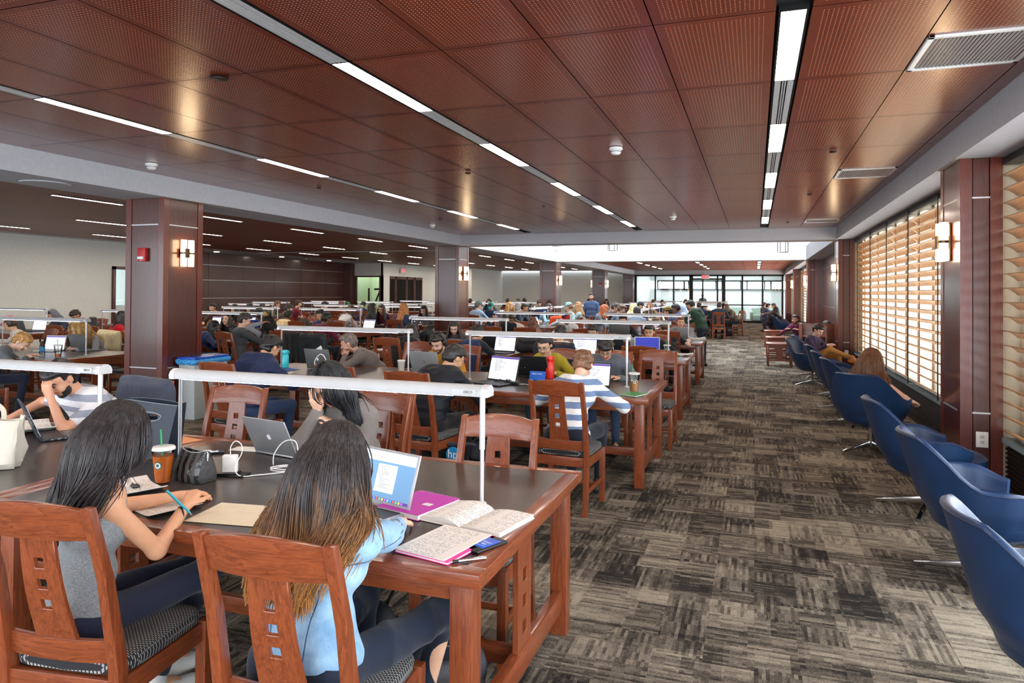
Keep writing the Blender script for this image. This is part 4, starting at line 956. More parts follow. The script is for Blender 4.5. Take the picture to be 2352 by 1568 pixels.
def person(label, x, y, rz=0, tier=2, sk=(214, 168, 138), top=(60, 60, 70), topk='plain', top2=None, pants=(30, 34, 46), pantk='plain', pant2=None, hair=(24, 18, 16), tip=None, hstyle='short', hlen=.3, sleeve='long',
           lean=18, head=(35, 0, 0), LH=(-.16, .42, .79), RH=(.16, .42, .79), eL=(-1, -.3, -.6), eR=(1, -.3, -.6), w=1.0, s=1.0, fem=False, puff=0.0, hood=False, cap_=None, glasses=False, phones=False, beard=None, seat=.49, stand=False,
           lknee=(-.12, .42, .53), rknee=(.12, .42, .53), lank=(-.12, .36, .10), rank=(.12, .36, .10), shoes=(40, 40, 44), pal=None, par=None, curlL=.5, curlR=.5, dL=None, dR=None, nL=None, nR=None, amp=.004, scarf=None, group=None, twist=0, z0=0, hands=True, faced=True, collar=None, cat='person', hemz=0.0, strand=None):
    h = {0: .0065, 1: .0085, 2: .012, 3: .019, 4: .026}[tier]
    lo = tier >= 3
    B_ = Field(); C = B_ if lo else Field(); PT = B_ if lo else Field(); SH = B_ if lo else Field()
    TT = 1 if lo else 0; TP = 2 if lo else 0; TS = 3 if lo else 0
    P = V3(0, -.06, seat+.09*s) if not stand else V3(0, 0, .93*s)
    ang = [R(lean*.55), R(lean*.9), R(lean*1.2)]; seg = [.17*s, .17*s, .15*s]; sp = [P]
    ct, st = math.cos(R(twist)), math.sin(R(twist)); Xa = V3(ct, st, 0); Ya = V3(-st, ct, 0)
    for a, l in zip(ang, seg): sp.append(sp[-1]+(Ya*math.sin(a)+V3(0, 0, math.cos(a)))*l)
    neck = sp[3]; up = nrm(sp[3]-sp[2]); Xw = Xa; shw = (.158 if fem else .178)*w*s; fw = np.cross(up, Xw)*-1
    fwd = nrm(np.cross(up, Xw)); fwd = fwd if fwd@Ya > 0 else -fwd
    HR = rotm(*head) @ rotm(0, twist, 0) if False else rotm(head[0], head[1]+twist, head[2])
    HC = neck+up*.085*s+HR@V3(0, .018, .115)*s
    hp = lambda a, b, c: HC+HR@V3(a, b, c)*s
    # body
    k = .03
    B_.cap(P-Xa*.07*w, P+Xa*.07*w, .105*s, None, 0 if not lo else TP, k)
    cr = (.085 if fem else .095)*s*(.5+.5*w)
    for i, (xx, r) in enumerate(((.055, cr*1.0), (.075, cr*1.05), (.09, cr*.86))): B_.cap(sp[i+1]-Xa*xx*w-(up*.03 if i == 2 else 0), sp[i+1]+Xa*xx*w-(up*.03 if i == 2 else 0), r*.93, None, TT, k)
    B_.cap(neck-up*.02, HC-HR@V3(0, .02, .03)*s, .050*s, .048*s, 0, .02)
    B_.cap(neck-up*.03-Xw*shw*.9, neck-up*.03+Xw*shw*.9, .045*s, None, TT, .03)
    # head
    B_.ell(hp(0, -.012, .025), V3(.075, .094, .092)*s, HR, 0, .02); B_.ell(hp(0, .022, -.038), V3(.058, .066, .080)*s, HR, 0, .02)
    if not lo:
        B_.ell(hp(0, .062, -.094), V3(.024, .02, .018)*s, HR, 0, .02)
        B_.cap(hp(-.03, .076, .030), hp(.03, .076, .030), .012*s, None, 0, .012)
        for sx in (-1, 1):
            B_.ell(hp(sx*.031, .098, .008), V3(.017, .017, .012)*s, HR, 0, .004, True)
            B_.ell(hp(sx*.036, .066, -.028), V3(.022, .022, .018)*s, HR, 0, .02)
        B_.cap(hp(0, .084, .012), hp(0, .104, -.022), .008*s, .0125*s, 0, .008); B_.cap(hp(-.012, .092, -.026), hp(.012, .092, -.026), .009*s, None, 0, .006)
        B_.cap(hp(-.017, .084, -.052), hp(.017, .084, -.052), .0075*s, None, 1, .004); B_.cap(hp(-.014, .082, -.062), hp(.014, .082, -.062), .0078*s, None, 1, .004)
    else: B_.cap(hp(0, .084, .012), hp(0, .102, -.022), .010*s, .013*s, 0, .01)
    for sx in (-1, 1): B_.ell(hp(sx*.078, -.006, -.006), V3(.010, .020, .030)*s, HR, 0, .008)
    # clothing: torso
    up_r = .012+puff
    C.cap(P+up*.02-Xa*.075*w+V3(0, 0, hemz), P+up*.02+Xa*.075*w+V3(0, 0, hemz), (.112+puff*.5)*s, None, TT, .03)
    for i, (xx, r) in enumerate(((.055, cr*1.0), (.075, cr*1.05), (.09 if sleeve != 'none' else .055, cr*.86))): C.cap(sp[i+1]-Xa*xx*w-(up*.03 if i == 2 else 0), sp[i+1]+Xa*xx*w-(up*.03 if i == 2 else 0), r+up_r, None, TT, .05)
    if fem:
        for sx in (-1, 1): C.ell(sp[2]+Xw*sx*.065+fwd*.075-up*.0, V3(.055, .05, .055)*s, None, TT, .04)
    shl = []
    for sx in (-1, 1):
        Sj = neck-up*(.055 if fem else .040)+Xw*sx*shw; shl.append(Sj)
        if sleeve == 'none': C.cap(neck-up*.014+Xw*sx*.05, neck+(Sj-neck)*.60, .040*s+up_r*.8, .036*s+up_r*.6, TT, .02)
        else: C.cap(neck-up*.012+Xw*sx*.05, Sj, .044*s+up_r*.8, .052*s+up_r*.6, TT, .03)
    if collar or hood or scarf:
        n_ = 10
        for j in range(n_):
            a0 = 2*PI*j/n_; a1 = 2*PI*(j+1)/n_; q = lambda a, r: neck+up*(.012 if not scarf else .03)+Xw*math.cos(a)*r*w+fwd*math.sin(a)*r*.9
            C.cap(q(a0, .066), q(a1, .066), (.014 if not scarf else .03)*s, None, TT, .012)
    if hood:
        for j in range(7):
            a0 = PI+PI*j/7; a1 = PI+PI*(j+1)/7; q = lambda a: neck-up*.015*(1+0)+Xw*math.cos(a)*.10+fwd*(math.sin(a)*.10-.0)-up*.05*abs(math.sin(a))
            C.cap(q(a0), q(a1), .034*s, None, TT, .03)
        C.cap(neck-fwd*.09-up*.06, neck-fwd*.10-up*.12, .05, .03, TT, .04)
    # arms
    def fh(t, sx, d, n):
        if isinstance(t, str):
            if t == 'face': return hp(sx*.030, .135, -.075), HR@V3(-sx*.05, -.10, 1), HR@V3(0, -1, -.1)
            if t == 'brow': return hp(sx*.03, .15, -.02), HR@V3(-sx*.1, -.5, 1), HR@V3(0, -1, -.3)
            if t == 'chin': return hp(sx*.02, .09, -.17), HR@V3(-sx*.2, .1, 1), HR@V3(0, -1, 0)
        return t, d, n
    LH, dL, nL = fh(LH, -1, dL, nL); RH, dR, nR = fh(RH, 1, dR, nR)
    la, lf = .285*s, .25*s; wr = []
    for sx, Sj, Wt, eh, dd, nn, cu in ((-1, shl[0], LH, eL, dL, nL, curlL), (1, shl[1], RH, eR, dR, nR, curlR)):
        if Wt is None: Wt = Sj+V3(sx*.04, .05, -.52*s)
        E, W_ = ik(Sj, np.asarray(Wt, float), la, lf, eh); fd = nrm(W_-E)
        B_.cap(Sj, E, .040*s*(.6+.4*w), .034*s, TT if (lo and sleeve != 'none') else 0, .02); B_.cap(E, W_, .036*s, .023*s, TT if (lo and sleeve == 'long') else 0, .02)
        d_ = fd if dd is None else V3(*dd); n_ = V3(0, 0, -1) if nn is None else V3(*nn)
        if abs(nrm(d_)@nrm(n_)) > .95: n_ = V3(0, 1, 0)
        if hands: add_hand(B_, W_, d_, n_, -sx if False else (1 if sx > 0 else -1)*-1, s*(.95 if fem else 1.05), cu, 0, lo)
        if sleeve != 'none':
            e0 = (.050+up_r*.45)*s*(.6+.4*w)
            if sleeve == 'long': C.cap(Sj, E, e0, .043*s+up_r*.4, TT, .03); C.cap(E, W_-fd*.012, .043*s+up_r*.4, .031*s+up_r*.3, TT, .02); C.cap(W_-fd*.03, W_-fd*.008, .034*s+up_r*.3, None, TT, .008)
            else: C.cap(Sj, Sj+(E-Sj)*.62, e0, .052*s, TT, .03)
        wr.append((E, W_))
    # legs
    for sx, kn, an in ((-1, lknee, lank), (1, rknee, rank)):
        kn = np.asarray(kn, float); an = np.asarray(an, float); hj = P+Xa*sx*.085*w-V3(0, 0, .02)
        if stand: kn = hj+V3(sx*.01, .02, -.42*s); an = kn+V3(0, -.02, -.40*s)
        B_.cap(hj, kn, .07*s, .048*s, TP, .03); B_.cap(kn, an, .046*s, .033*s, TP, .02)
        PT.cap(hj, kn, .086*s*(.5+.5*w), .062*s, TP, .04); PT.cap(kn, an+(kn-an)*.12, .060*s, .043*s, TP, .03)
        fd = V3(sx*.1, 1, 0) if not stand else V3(sx*.15, 1, 0); fd = nrm(fd); a2 = an-V3(0, 0, .045)
        B_.cap(an, a2+fd*.10, .030, .024, TS, .02)
        SH.cap(a2-fd*.045, a2+fd*.05+V3(0, 0, .0), .038, .038, TS, .02); SH.cap(a2+fd*.05-V3(0, 0, .006), a2+fd*.15-V3(0, 0, .012), .038, .030, TS, .02); SH.cap(a2+V3(0, 0, .06), a2, .04, None, TS, .02)
    PT.cap(P-Xa*.075*w-V3(0, 0, .01), P+Xa*.075*w-V3(0, 0, .01), .118*s, None, TP, .04)
    Ms = skin(sk); Mt = cloth(top, topk, top2); Mp = cloth(pants, pantk, pant2)
    T = Matrix.Identity(4)
    if lo:
        vs, Q, tg = B_.mesh(h, folds(amp, hash(label) % 97) if False else None); root = to_mesh('person', vs, Q, tg, [Ms, Mt, Mp, plain('shoe_%d_%d_%d' % shoes, shoes, .6)])
    else:
        vs, Q, tg = B_.mesh(h); root = to_mesh('person', vs, Q, tg, [Ms, skin(tuple(int(v*f) for v, f in zip(sk, (.86, .62, .62))))])
        sd = sum(map(ord, label)) % 97
        qz = puff and puff >= .015
        vs, Q, tg = C.mesh(h, folds(amp*(.6 if qz else 1), sd, .010 if qz else 0)); to_mesh('jacket' if (puff or hood) else ('vest_top' if sleeve == 'none' else 'shirt'), vs, Q, None, [Mt], root)
        vs, Q, tg = PT.mesh(h*1.15, folds(amp, sd+3)); to_mesh('trousers', vs, Q, None, [Mp], root)
        SHm = SH.mesh(h*1.15); to_mesh('shoes', SHm[0], SHm[1], None, [plain('shoe_%d_%d_%d' % shoes, shoes, .6)], root)
    # hair
    if hstyle != 'bald':
        Fh = Field(); hs = 1.0
        Fh.ell(hp(0, -.022, .034), V3(.086, .103, .098)*s, HR, 0, .02); 
        if hstyle in ('short', 'fluffy'):
            Fh.ell(hp(0, -.05, -.01), V3(.080, .072, .085)*s, HR, 0, .03)
            if hstyle == 'fluffy': Fh.ell(hp(0, .02, .085), V3(.085, .085, .05)*s, HR, 0, .03)
            else: Fh.ell(hp(0, .03, .092), V3(.062, .062, .036)*s, HR, 0, .03)
        else:
            Fh.ell(hp(0, -.045, -.02), V3(.088, .078, .10)*s, HR, 0, .03)
        if hstyle in ('long', 'wavy'):
            rs = np.random.RandomState(sum(map(ord, label)) % 1000); nl = 22 if tier <= 2 else 9
            for j in range(nl):
                a = R(-112+224*j/(nl-1)); p0 = hp(math.sin(a)*.082, -math.cos(a)*.088, .02); ou = nrm(V3(*(p0-HC)[:2], 0)); L = hlen*(1-.18*abs(math.sin(a)))*rs.uniform(.88, 1.08)
                bk = max(0, -(ou@fwd)); p1 = p0+V3(0, 0, -.13)+ou*.022; p2 = p0+V3(0, 0, -.13-L*.45)+ou*(.045+.05*bk)-fwd*0*bk; p3 = p0+V3(0, 0, -.1-L)+ou*(.035+.045*bk)
                wv = .012 if hstyle == 'wavy' else .004
                j1 = rs.normal(size=3)*wv; j2 = rs.normal(size=3)*wv*1.3; r0 = .026*(22/nl)**.6
                Fh.cap(p0, p1, r0*.8, r0, 0, .008); Fh.cap(p1, p2+j1, r0, r0*.95, 0, .008); Fh.cap(p2+j1, p3+j2, r0*.95, r0*.3, 0, .008)
        if hstyle == 'bun': Fh.ell(hp(0, -.12, .06), V3(.042, .04, .042)*s, HR, 0, .012)
        if hstyle == 'pony':
            q0 = hp(0, -.11, .04); Fh.cap(q0, q0+V3(0, 0, -.05)-fwd*.05, .026, .03, 0, .01); Fh.cap(q0+V3(0, 0, -.05)-fwd*.05, q0+V3(0, 0, -.05-hlen)-fwd*.05, .03, .012, 0, .01)
        zf = .052 if hstyle not in ('fluffy',) else .035
        def cut(Pp):
            L_ = (Pp-HC)@HR/s; f1 = np.minimum(L_[:, 1]-.030-.03*np.clip((.06-L_[:, 2])*0, 0, 1), zf+.012-L_[:, 2]+ .25*(L_[:, 1]-.06)); 
            wide = .075-np.abs(L_[:, 0])*1.0
            f = np.minimum(f1, .12-np.abs(L_[:, 0])) if hstyle not in ('long', 'wavy') else np.minimum(np.minimum(f1, .072-np.abs(L_[:, 0])+np.clip(L_[:, 1]-.06, 0, 1)*.5), L_[:, 2]+.30)
            low = (-.078-L_[:, 2]) if hstyle in ('short', 'fluffy', 'bun', 'pony') else np.full(len(Pp), -1.)
            if hstyle == 'pony' or hstyle == 'bun': low = np.where(L_[:, 1] < -.10, -1., low)
            ear = np.minimum(np.minimum(L_[:, 1]+.03, .012-L_[:, 2]), np.abs(L_[:, 0])-.058) if hstyle in ('short', 'bun', 'pony') else np.full(len(Pp), -1.)
            return np.maximum(np.maximum(f, low), ear)
        rs2 = np.random.RandomState(5); K = [nrm(rs2.normal(size=3))*rs2.uniform(60, 130) for _ in range(4)]
        def hd(Pp, T_):
            a = .0035 if hstyle in ('short', 'bun', 'pony', 'long') else .007
            return sum(np.sin(Pp@kk+i) for i, kk in enumerate(K))*a*.5
        vs, Q, tg = Fh.mesh(h if tier > 1 else .0075, hd if not lo else None, cut)
        zc = HC[2]; to_mesh('hair', vs, Q, None, [hairm(hair, tip, round(zc-.42, 2), round(zc-.02, 2)) if tip else hairm(hair)], root)
    if beard:
        Fb = Field(); Fb.ell(hp(0, .024, -.044), V3(.0605, .0685, .080)*s, HR, 0, .02).ell(hp(0, .064, -.094), V3(.028, .024, .022)*s, HR, 0, .02)
        vs, Q, tg = Fb.mesh(min(h, .01), None, lambda Pp: (lambda L_: np.maximum(np.maximum(L_[:, 2]+.03+np.clip(.02-L_[:, 1], 0, .04)*-1.5+.0, -(L_[:, 1]-.012)), np.minimum(.030-np.abs(L_[:, 0]), L_[:, 2]+.078)))((Pp-HC)@HR/s)); to_mesh('beard', vs, Q, None, [hairm(beard)], root)
    if tier <= 2 and faced:
        Rm = Matrix([list(r) for r in HR]); bc = plain('brow_%d_%d_%d' % tuple(hair), tuple(hair), .8)
        for sx in (-1, 1):
            mb = MB(); c0 = hp(sx*.031, .0815, .009); P_ = []
            for a in range(7):
                th_ = PI*a/6-PI/2; P_.append([tuple(c0+HR@V3(.0135*math.cos(th_)*math.cos(2*PI*b/12), .007*math.cos(th_)*math.sin(2*PI*b/12)+.0, .0062*math.sin(th_))*s) for b in range(12)])
            mb.grid(P_, closed=True); e = mb.build('eye', M_eyew, root, smooth=True)
            mb = MB(); c1 = hp(sx*.031, .0875, .0085); mb.lathe((0, 0, 0), [(.0058*s, -.002), (.0052*s, .0018), (.001, .0025)], 12); mb.v = [tuple(c1+HR@V3(v[0], v[2], v[1])) for v in mb.v]; mb.build('iris', M_eyed, e, smooth=True)
            MB().tube([tuple(hp(sx*.015, .0885, .0165)), tuple(hp(sx*.031, .0900, .0175)), tuple(hp(sx*.047, .0805, .0145))], .0022*s, 6).build('eyelid', Ms if False else bc, e)
            MB().tube([tuple(hp(sx*.013, .0905, .031)), tuple(hp(sx*.031, .0915, .036)), tuple(hp(sx*.050, .078, .031))], [.0038*s, .0042*s, .002*s], 6).build('eyebrow', bc, root, smooth=True)
    if glasses:
        mb = MB()
        for sx in (-1, 1):
            pts = [tuple(hp(sx*.032+.022*math.cos(a)*1.05, .100+.0*math.cos(a), .006+.017*math.sin(a))) for a in [2*PI*q/14 for q in range(15)]]; mb.tube(pts, .0017, 6, cap=False); mb.tube([tuple(hp(sx*.055, .098, .01)), tuple(hp(sx*.078, .0, .008))], .0016, 6)
        mb.tube([tuple(hp(-.01, .101, .010)), tuple(hp(.01, .101, .010))], .0016, 6); mb.build('glasses', M_blackm, root)
    if phones:
        mb = MB(); mb.tube([tuple(hp(.094*math.cos(a)*1.0, -.01, .02+.115*math.sin(a))) for a in [PI*q/12 for q in range(13)]], .010, 8); mb.build('headphone_band', M_plastb, root, smooth=True)
        for sx in (-1, 1):
            m2 = MB().lathe((0, 0, 0), [(.01, -.018), (.036, -.014), (.04, .004), (.034, .016), (.01, .02)], 18); m2.v = [tuple(hp(sx*.088+sx*v[2], v[0]-.008, v[1]*1.15-.002)) for v in m2.v]; m2.build('ear_cup', M_plastb, root, smooth=True)
    if cap_:
        Fc = Field(); kind, ccol = cap_
        if kind in ('cap', 'beanie'):
            Fc.ell(hp(0, -.012, .045), V3(.092, .112, .092)*s, HR, 0, .02)
            cu_ = lambda Pp: (lambda L_: .035-L_[:, 2])((Pp-HC)@HR/s)
            vs, Q, tg = Fc.mesh(max(h*.8, .009), None, cu_); hatp = to_mesh('cap' if kind == 'cap' else 'beanie', vs, Q, None, [cloth(ccol, 'plain') if kind == 'cap' else cloth(ccol, 'stripe', (190, 150, 40), .5)], root)
            if kind == 'cap':
                Fv = Field(); Fv.ell(hp(0, .125, .045), V3(.07, .065, .009)*s, rotm(head[0]+12, head[1]+twist, head[2]), 0, .01); vs, Q, tg = Fv.mesh(max(h*.6, .007)); to_mesh('visor', vs, Q, None, [cloth(ccol)], hatp)
        if kind == 'hood':
            Fc.ell(hp(0, -.03, .02), V3(.108, .12, .125)*s, HR, 0, .02); Fc.cap(hp(0, -.06, -.05), neck-fwd*.06, .09, .10, 0, .04)
            vs, Q, tg = Fc.mesh(h, None, lambda Pp: (lambda L_: np.minimum(np.minimum(L_[:, 1]-.035, .075-np.abs(L_[:, 0])), .095-L_[:, 2]))((Pp-HC)@HR/s)); to_mesh('hood', vs, Q, None, [cloth(ccol)], root)
    root.location = (x, y, z0); root.rotation_euler[2] = R(rz); tag(root, label, cat, group)
    if strand: strands(root, dict(HC=HC, HR=HR, neck=neck, sp=sp, fwd=fwd, up=up, X=Xw, wr=wr, sh=shl, s=s), strand[0], strand[1], hair, tip, strand[2], 4, .0030, .026, z0=round(HC[2]-.36, 2), z1=round(HC[2]-.04, 2))
    return root, dict(HC=HC, HR=HR, neck=neck, sp=sp, fwd=fwd, up=up, X=Xw, wr=wr, sh=shl, s=s)
def local(root, p): return root.matrix_basis @ Vector(p)

def strands(root, I, n, L, rgb, tip=None, wave=.0, seed=1, r=.0028, spread=.02, caps=(), z0=.8, z1=1.15, gather=1.0, shift=0.0):
    """individual locks of hair grown from the scalp, falling outside head and back"""
    rs = np.random.RandomState(seed); HC, HR, s = I['HC'], I['HR'], I['s']; X, fwd, up = I['X'], I['fwd'], I['up']
    d = rs.normal(size=(n*4, 3)); d /= np.linalg.norm(d, axis=1)[:, None]
    d = d[(d[:, 2] > -.25) & (d[:, 1] < .42-1.1*np.maximum(0, .45-d[:, 2])) & ~((np.abs(d[:, 0]) > .93) & (d[:, 1] > -.05))][:n]; n = len(d)
    ER = np.array([.088, .108, .104])*s; C0 = HC + HR@np.array([0, -.02, .03])*s
    p = C0 + (d*ER)@HR.T; lens = L*rs.uniform(.72, 1.06, n); K = 18; st = lens/K; P = [p.copy()]
    ph = rs.uniform(0, 6.28, n//12+1)[np.arange(n)//12 % (n//12+1)]; ph = np.arctan2(d[:, 0], -d[:, 1])*9 + rs.normal(size=n)*.5
    part = np.sign(d[:, 0]+rs.normal(size=n)*.05); vel = np.stack([d[:, 0]*1.0+part*.12, np.minimum(d[:, 1]*.9, 0)-.5, .12*(d[:, 1] > 0)+0*part], 1)@HR.T
    caps = list(caps)+[(a-X*xx-(up*.03 if i == 2 else 0), a+X*xx-(up*.03 if i == 2 else 0), rr) for i, (a, xx, rr) in enumerate(zip(I['sp'][1:], (.055, .075, .085), (.105, .105, .085)))] + [(I['neck']-up*.022, q, .048) for q in I['sh']] + [(I['neck']-up*.03, HC, .05)]
    g_ = np.array([0, 0, -1.]); off = rs.uniform(0, spread, n)
    for k in range(K):
        rel = P[-1]-I['neck']; lx = rel@X+shift; ly = rel@fwd; low = (rel[:, 2] < .10)*gather
        vel = vel*.72 + g_*.42 - X[None, :]*(np.sign(lx)*np.maximum(0, np.abs(lx)-.105)*1.5*low)[:, None] - fwd[None, :]*(np.maximum(0, ly+.03)*3.2*low)[:, None]; v = vel/np.linalg.norm(vel, axis=1)[:, None]
        w_ = (np.cos(ph+k*.75)[:, None]*X + np.sin(ph*1.3+k*.7)[:, None]*fwd)*wave*(k/K)
        q = P[-1] + v*st[:, None] + w_*st[:, None]
        l = (q-C0)@HR/(ER*1.02+off[:, None]*.25); m = np.linalg.norm(l, axis=1); ins = m < 1; l[ins] /= m[ins][:, None]; q[ins] = (C0 + (l*(ER*1.02+off[:, None]*.25))@HR.T)[ins]
        for a, b, rr in caps:
            ab = b-a; t = np.clip(((q-a)@ab)/(ab@ab), 0, 1); c = a+t[:, None]*ab; dd = q-c; m = np.linalg.norm(dd, axis=1); R_ = rr+.006+off; ins = m < R_; q[ins] = (c+dd/m[:, None]*R_[:, None])[ins]
        vel = (q-P[-1]); vel /= np.linalg.norm(vel, axis=1)[:, None]+1e-9; P.append(q)
    P = np.stack(P, 1)
    for _ in range(10): P[:, 1:-1] = .5*P[:, 1:-1]+.25*(P[:, :-2]+P[:, 2:])
    EE = ER*1.03+off[:, None, None]*.3; l = (P-C0)@HR/EE; m = np.linalg.norm(l, axis=2); ins = m < 1; l[ins] /= m[ins][:, None]; P2 = C0+(l*EE)@HR.T; P[ins] = P2[ins]
    T = np.gradient(P, axis=1); T /= np.linalg.norm(T, axis=2)[:, :, None]+1e-9
    A = np.cross(T, rs.normal(size=(n, 1, 3))); A /= np.linalg.norm(A, axis=2)[:, :, None]+1e-9; Bv = np.cross(T, A)
    rad = (r*rs.uniform(.6, 1.4, (n, 1))*np.sin(np.linspace(.35, 2.95, K+1))[None, :]**.5)[:, :, None]
    ring = np.stack([P+A*rad, P+Bv*rad*.8, P-A*rad, P-Bv*rad*.8], 2)
    vs = ring.reshape(-1, 3); i = np.arange(n)[:, None, None]; k = np.arange(K)[None, :, None]; j = np.arange(4)[None, None, :]; b = (i*(K+1)+k)*4
    Q = np.stack([b+j, b+(j+1) % 4, b+4+(j+1) % 4, b+4+j], -1).reshape(-1, 4)
    o = to_mesh('hair_strands', vs, Q, None, [hairm(rgb, tip, z0, z1)], root); o['kind'] = 'stuff'; return o
def seat_under(x, y, rz, ang, lab):
    d = (rz-ang+180) % 360-180; a = ang+max(-25, min(25, d*.5)) if abs(d) <= 50 else rz
    w_ = lab.replace('person ', '').replace('the ', '').split()
    place_chair(x+.02*math.sin(R(a)), y-.02*math.cos(R(a)), R(a), 'cherry chair occupied by one ' + ' '.join(w_[:11]), 'occupied cherry library chairs')
# ================================================================== THINGS ON TABLES AND FLOOR
TZ = .767
M_paper = plain('white_paper', (226, 222, 216), .8)
def printed(name, paper=(226, 220, 212), ink=(150, 144, 144), pitch=.0075, cov=.5):
    g = G(name); x, y, z = g.sep(g.co()); r = g.m_('DIVIDE', y, pitch); ln = g.m_('FRACT', r); row = g.m_('FLOOR', r)
    wd = g.white(g.vec(g.m_('FLOOR', g.m_('DIVIDE', x, .006)), row)); edge = g.m_('LESS_THAN', g.m_('FRACT', g.m_('ADD', g.m_('DIVIDE', x, .19), .5)), .80)
    sk_ = g.m_('GREATER_THAN', g.white(g.vec(row, 3.0)), .18)
    m = g.m_('MULTIPLY', g.m_('MULTIPLY', g.m_('LESS_THAN', ln, .38), g.m_('LESS_THAN', wd, cov)), g.m_('MULTIPLY', edge, sk_))
    nz_ = g.sep(g.n('ShaderNodeNewGeometry').outputs['Normal'])[2]; m = g.m_('MULTIPLY', m, g.m_('GREATER_THAN', nz_, .5))
    g.set(Base_Color=g.mix(m, lin(*paper), lin(*ink)), Roughness=.75); return g.m
M_print = printed('printed_page'); M_pink = plain('hot_pink_card', (226, 20, 140), .45); M_mag = plain('magenta_cover', (184, 12, 160), .35)
def sheet(name, loc, rz, w_, l_, label, cat='paper', mat=None, th=.002, group=None, curl=.0):
    mb = MB(); P = []; n = 8
    for j in range(2): pass
    for i in range(n+1):
        u = i/n*2-1; zz = th+curl*max(0, abs(u)-.3)**2*.08; P.append([(w_/2*u, -l_/2, zz), (w_/2*u, l_/2, zz)])
    for i in range(n, -1, -1):
        u = i/n*2-1; zz = curl*max(0, abs(u)-.3)**2*.08; P.append([(w_/2*u, -l_/2, zz), (w_/2*u, l_/2, zz)])
    P.append(P[0]); mb.grid(P); k = 0; m = len(P)-1
    mb.f.append(tuple(2*q for q in range(m))); mb.f.append(tuple(2*q+1 for q in range(m))[::-1]); mb.m += [0, 0]
    o = mb.build(name, mat or M_print, loc=loc); o.rotation_euler[2] = R(rz); return tag(o, label, cat, group)
def apple_poly(s):
    pts = [(-.02, .30), (-.14, .36), (-.30, .33), (-.42, .20), (-.46, 0), (-.42, -.22), (-.30, -.42), (-.16, -.50), (-.02, -.45), (.12, -.50), (.26, -.42), (.38, -.24), (.42, -.16), (.30, -.06), (.26, .08), (.30, .20), (.40, .26), (.28, .35), (.12, .36)]
    leaf = [(.0, .42), (.02, .54), (.12, .64), (.20, .66), (.18, .54), (.08, .44)]
    return [(a*s, b_*s) for a, b_ in pts], [(a*s, b_*s) for a, b_ in leaf]
M_scrW = emit('lit_white_screen', (226, 232, 240), .62); M_scrB = emit('lit_blue_desktop', (96, 138, 176), .55); M_scrD = emit('lit_dark_blue_screen', (24, 34, 120), 1.0); M_scrP = emit('lit_violet_bar', (84, 60, 140), .5)
M_key = plain('black_keys', (26, 26, 28), .5); M_mac = plain('laptop_silver', (176, 178, 180), .35, .6); M_macd = plain('laptop_grey', (112, 114, 112), .4, .5); M_lapb = plain('laptop_black', (24, 25, 28), .45); M_logo = plain('white_logo', (236, 234, 240), .3)
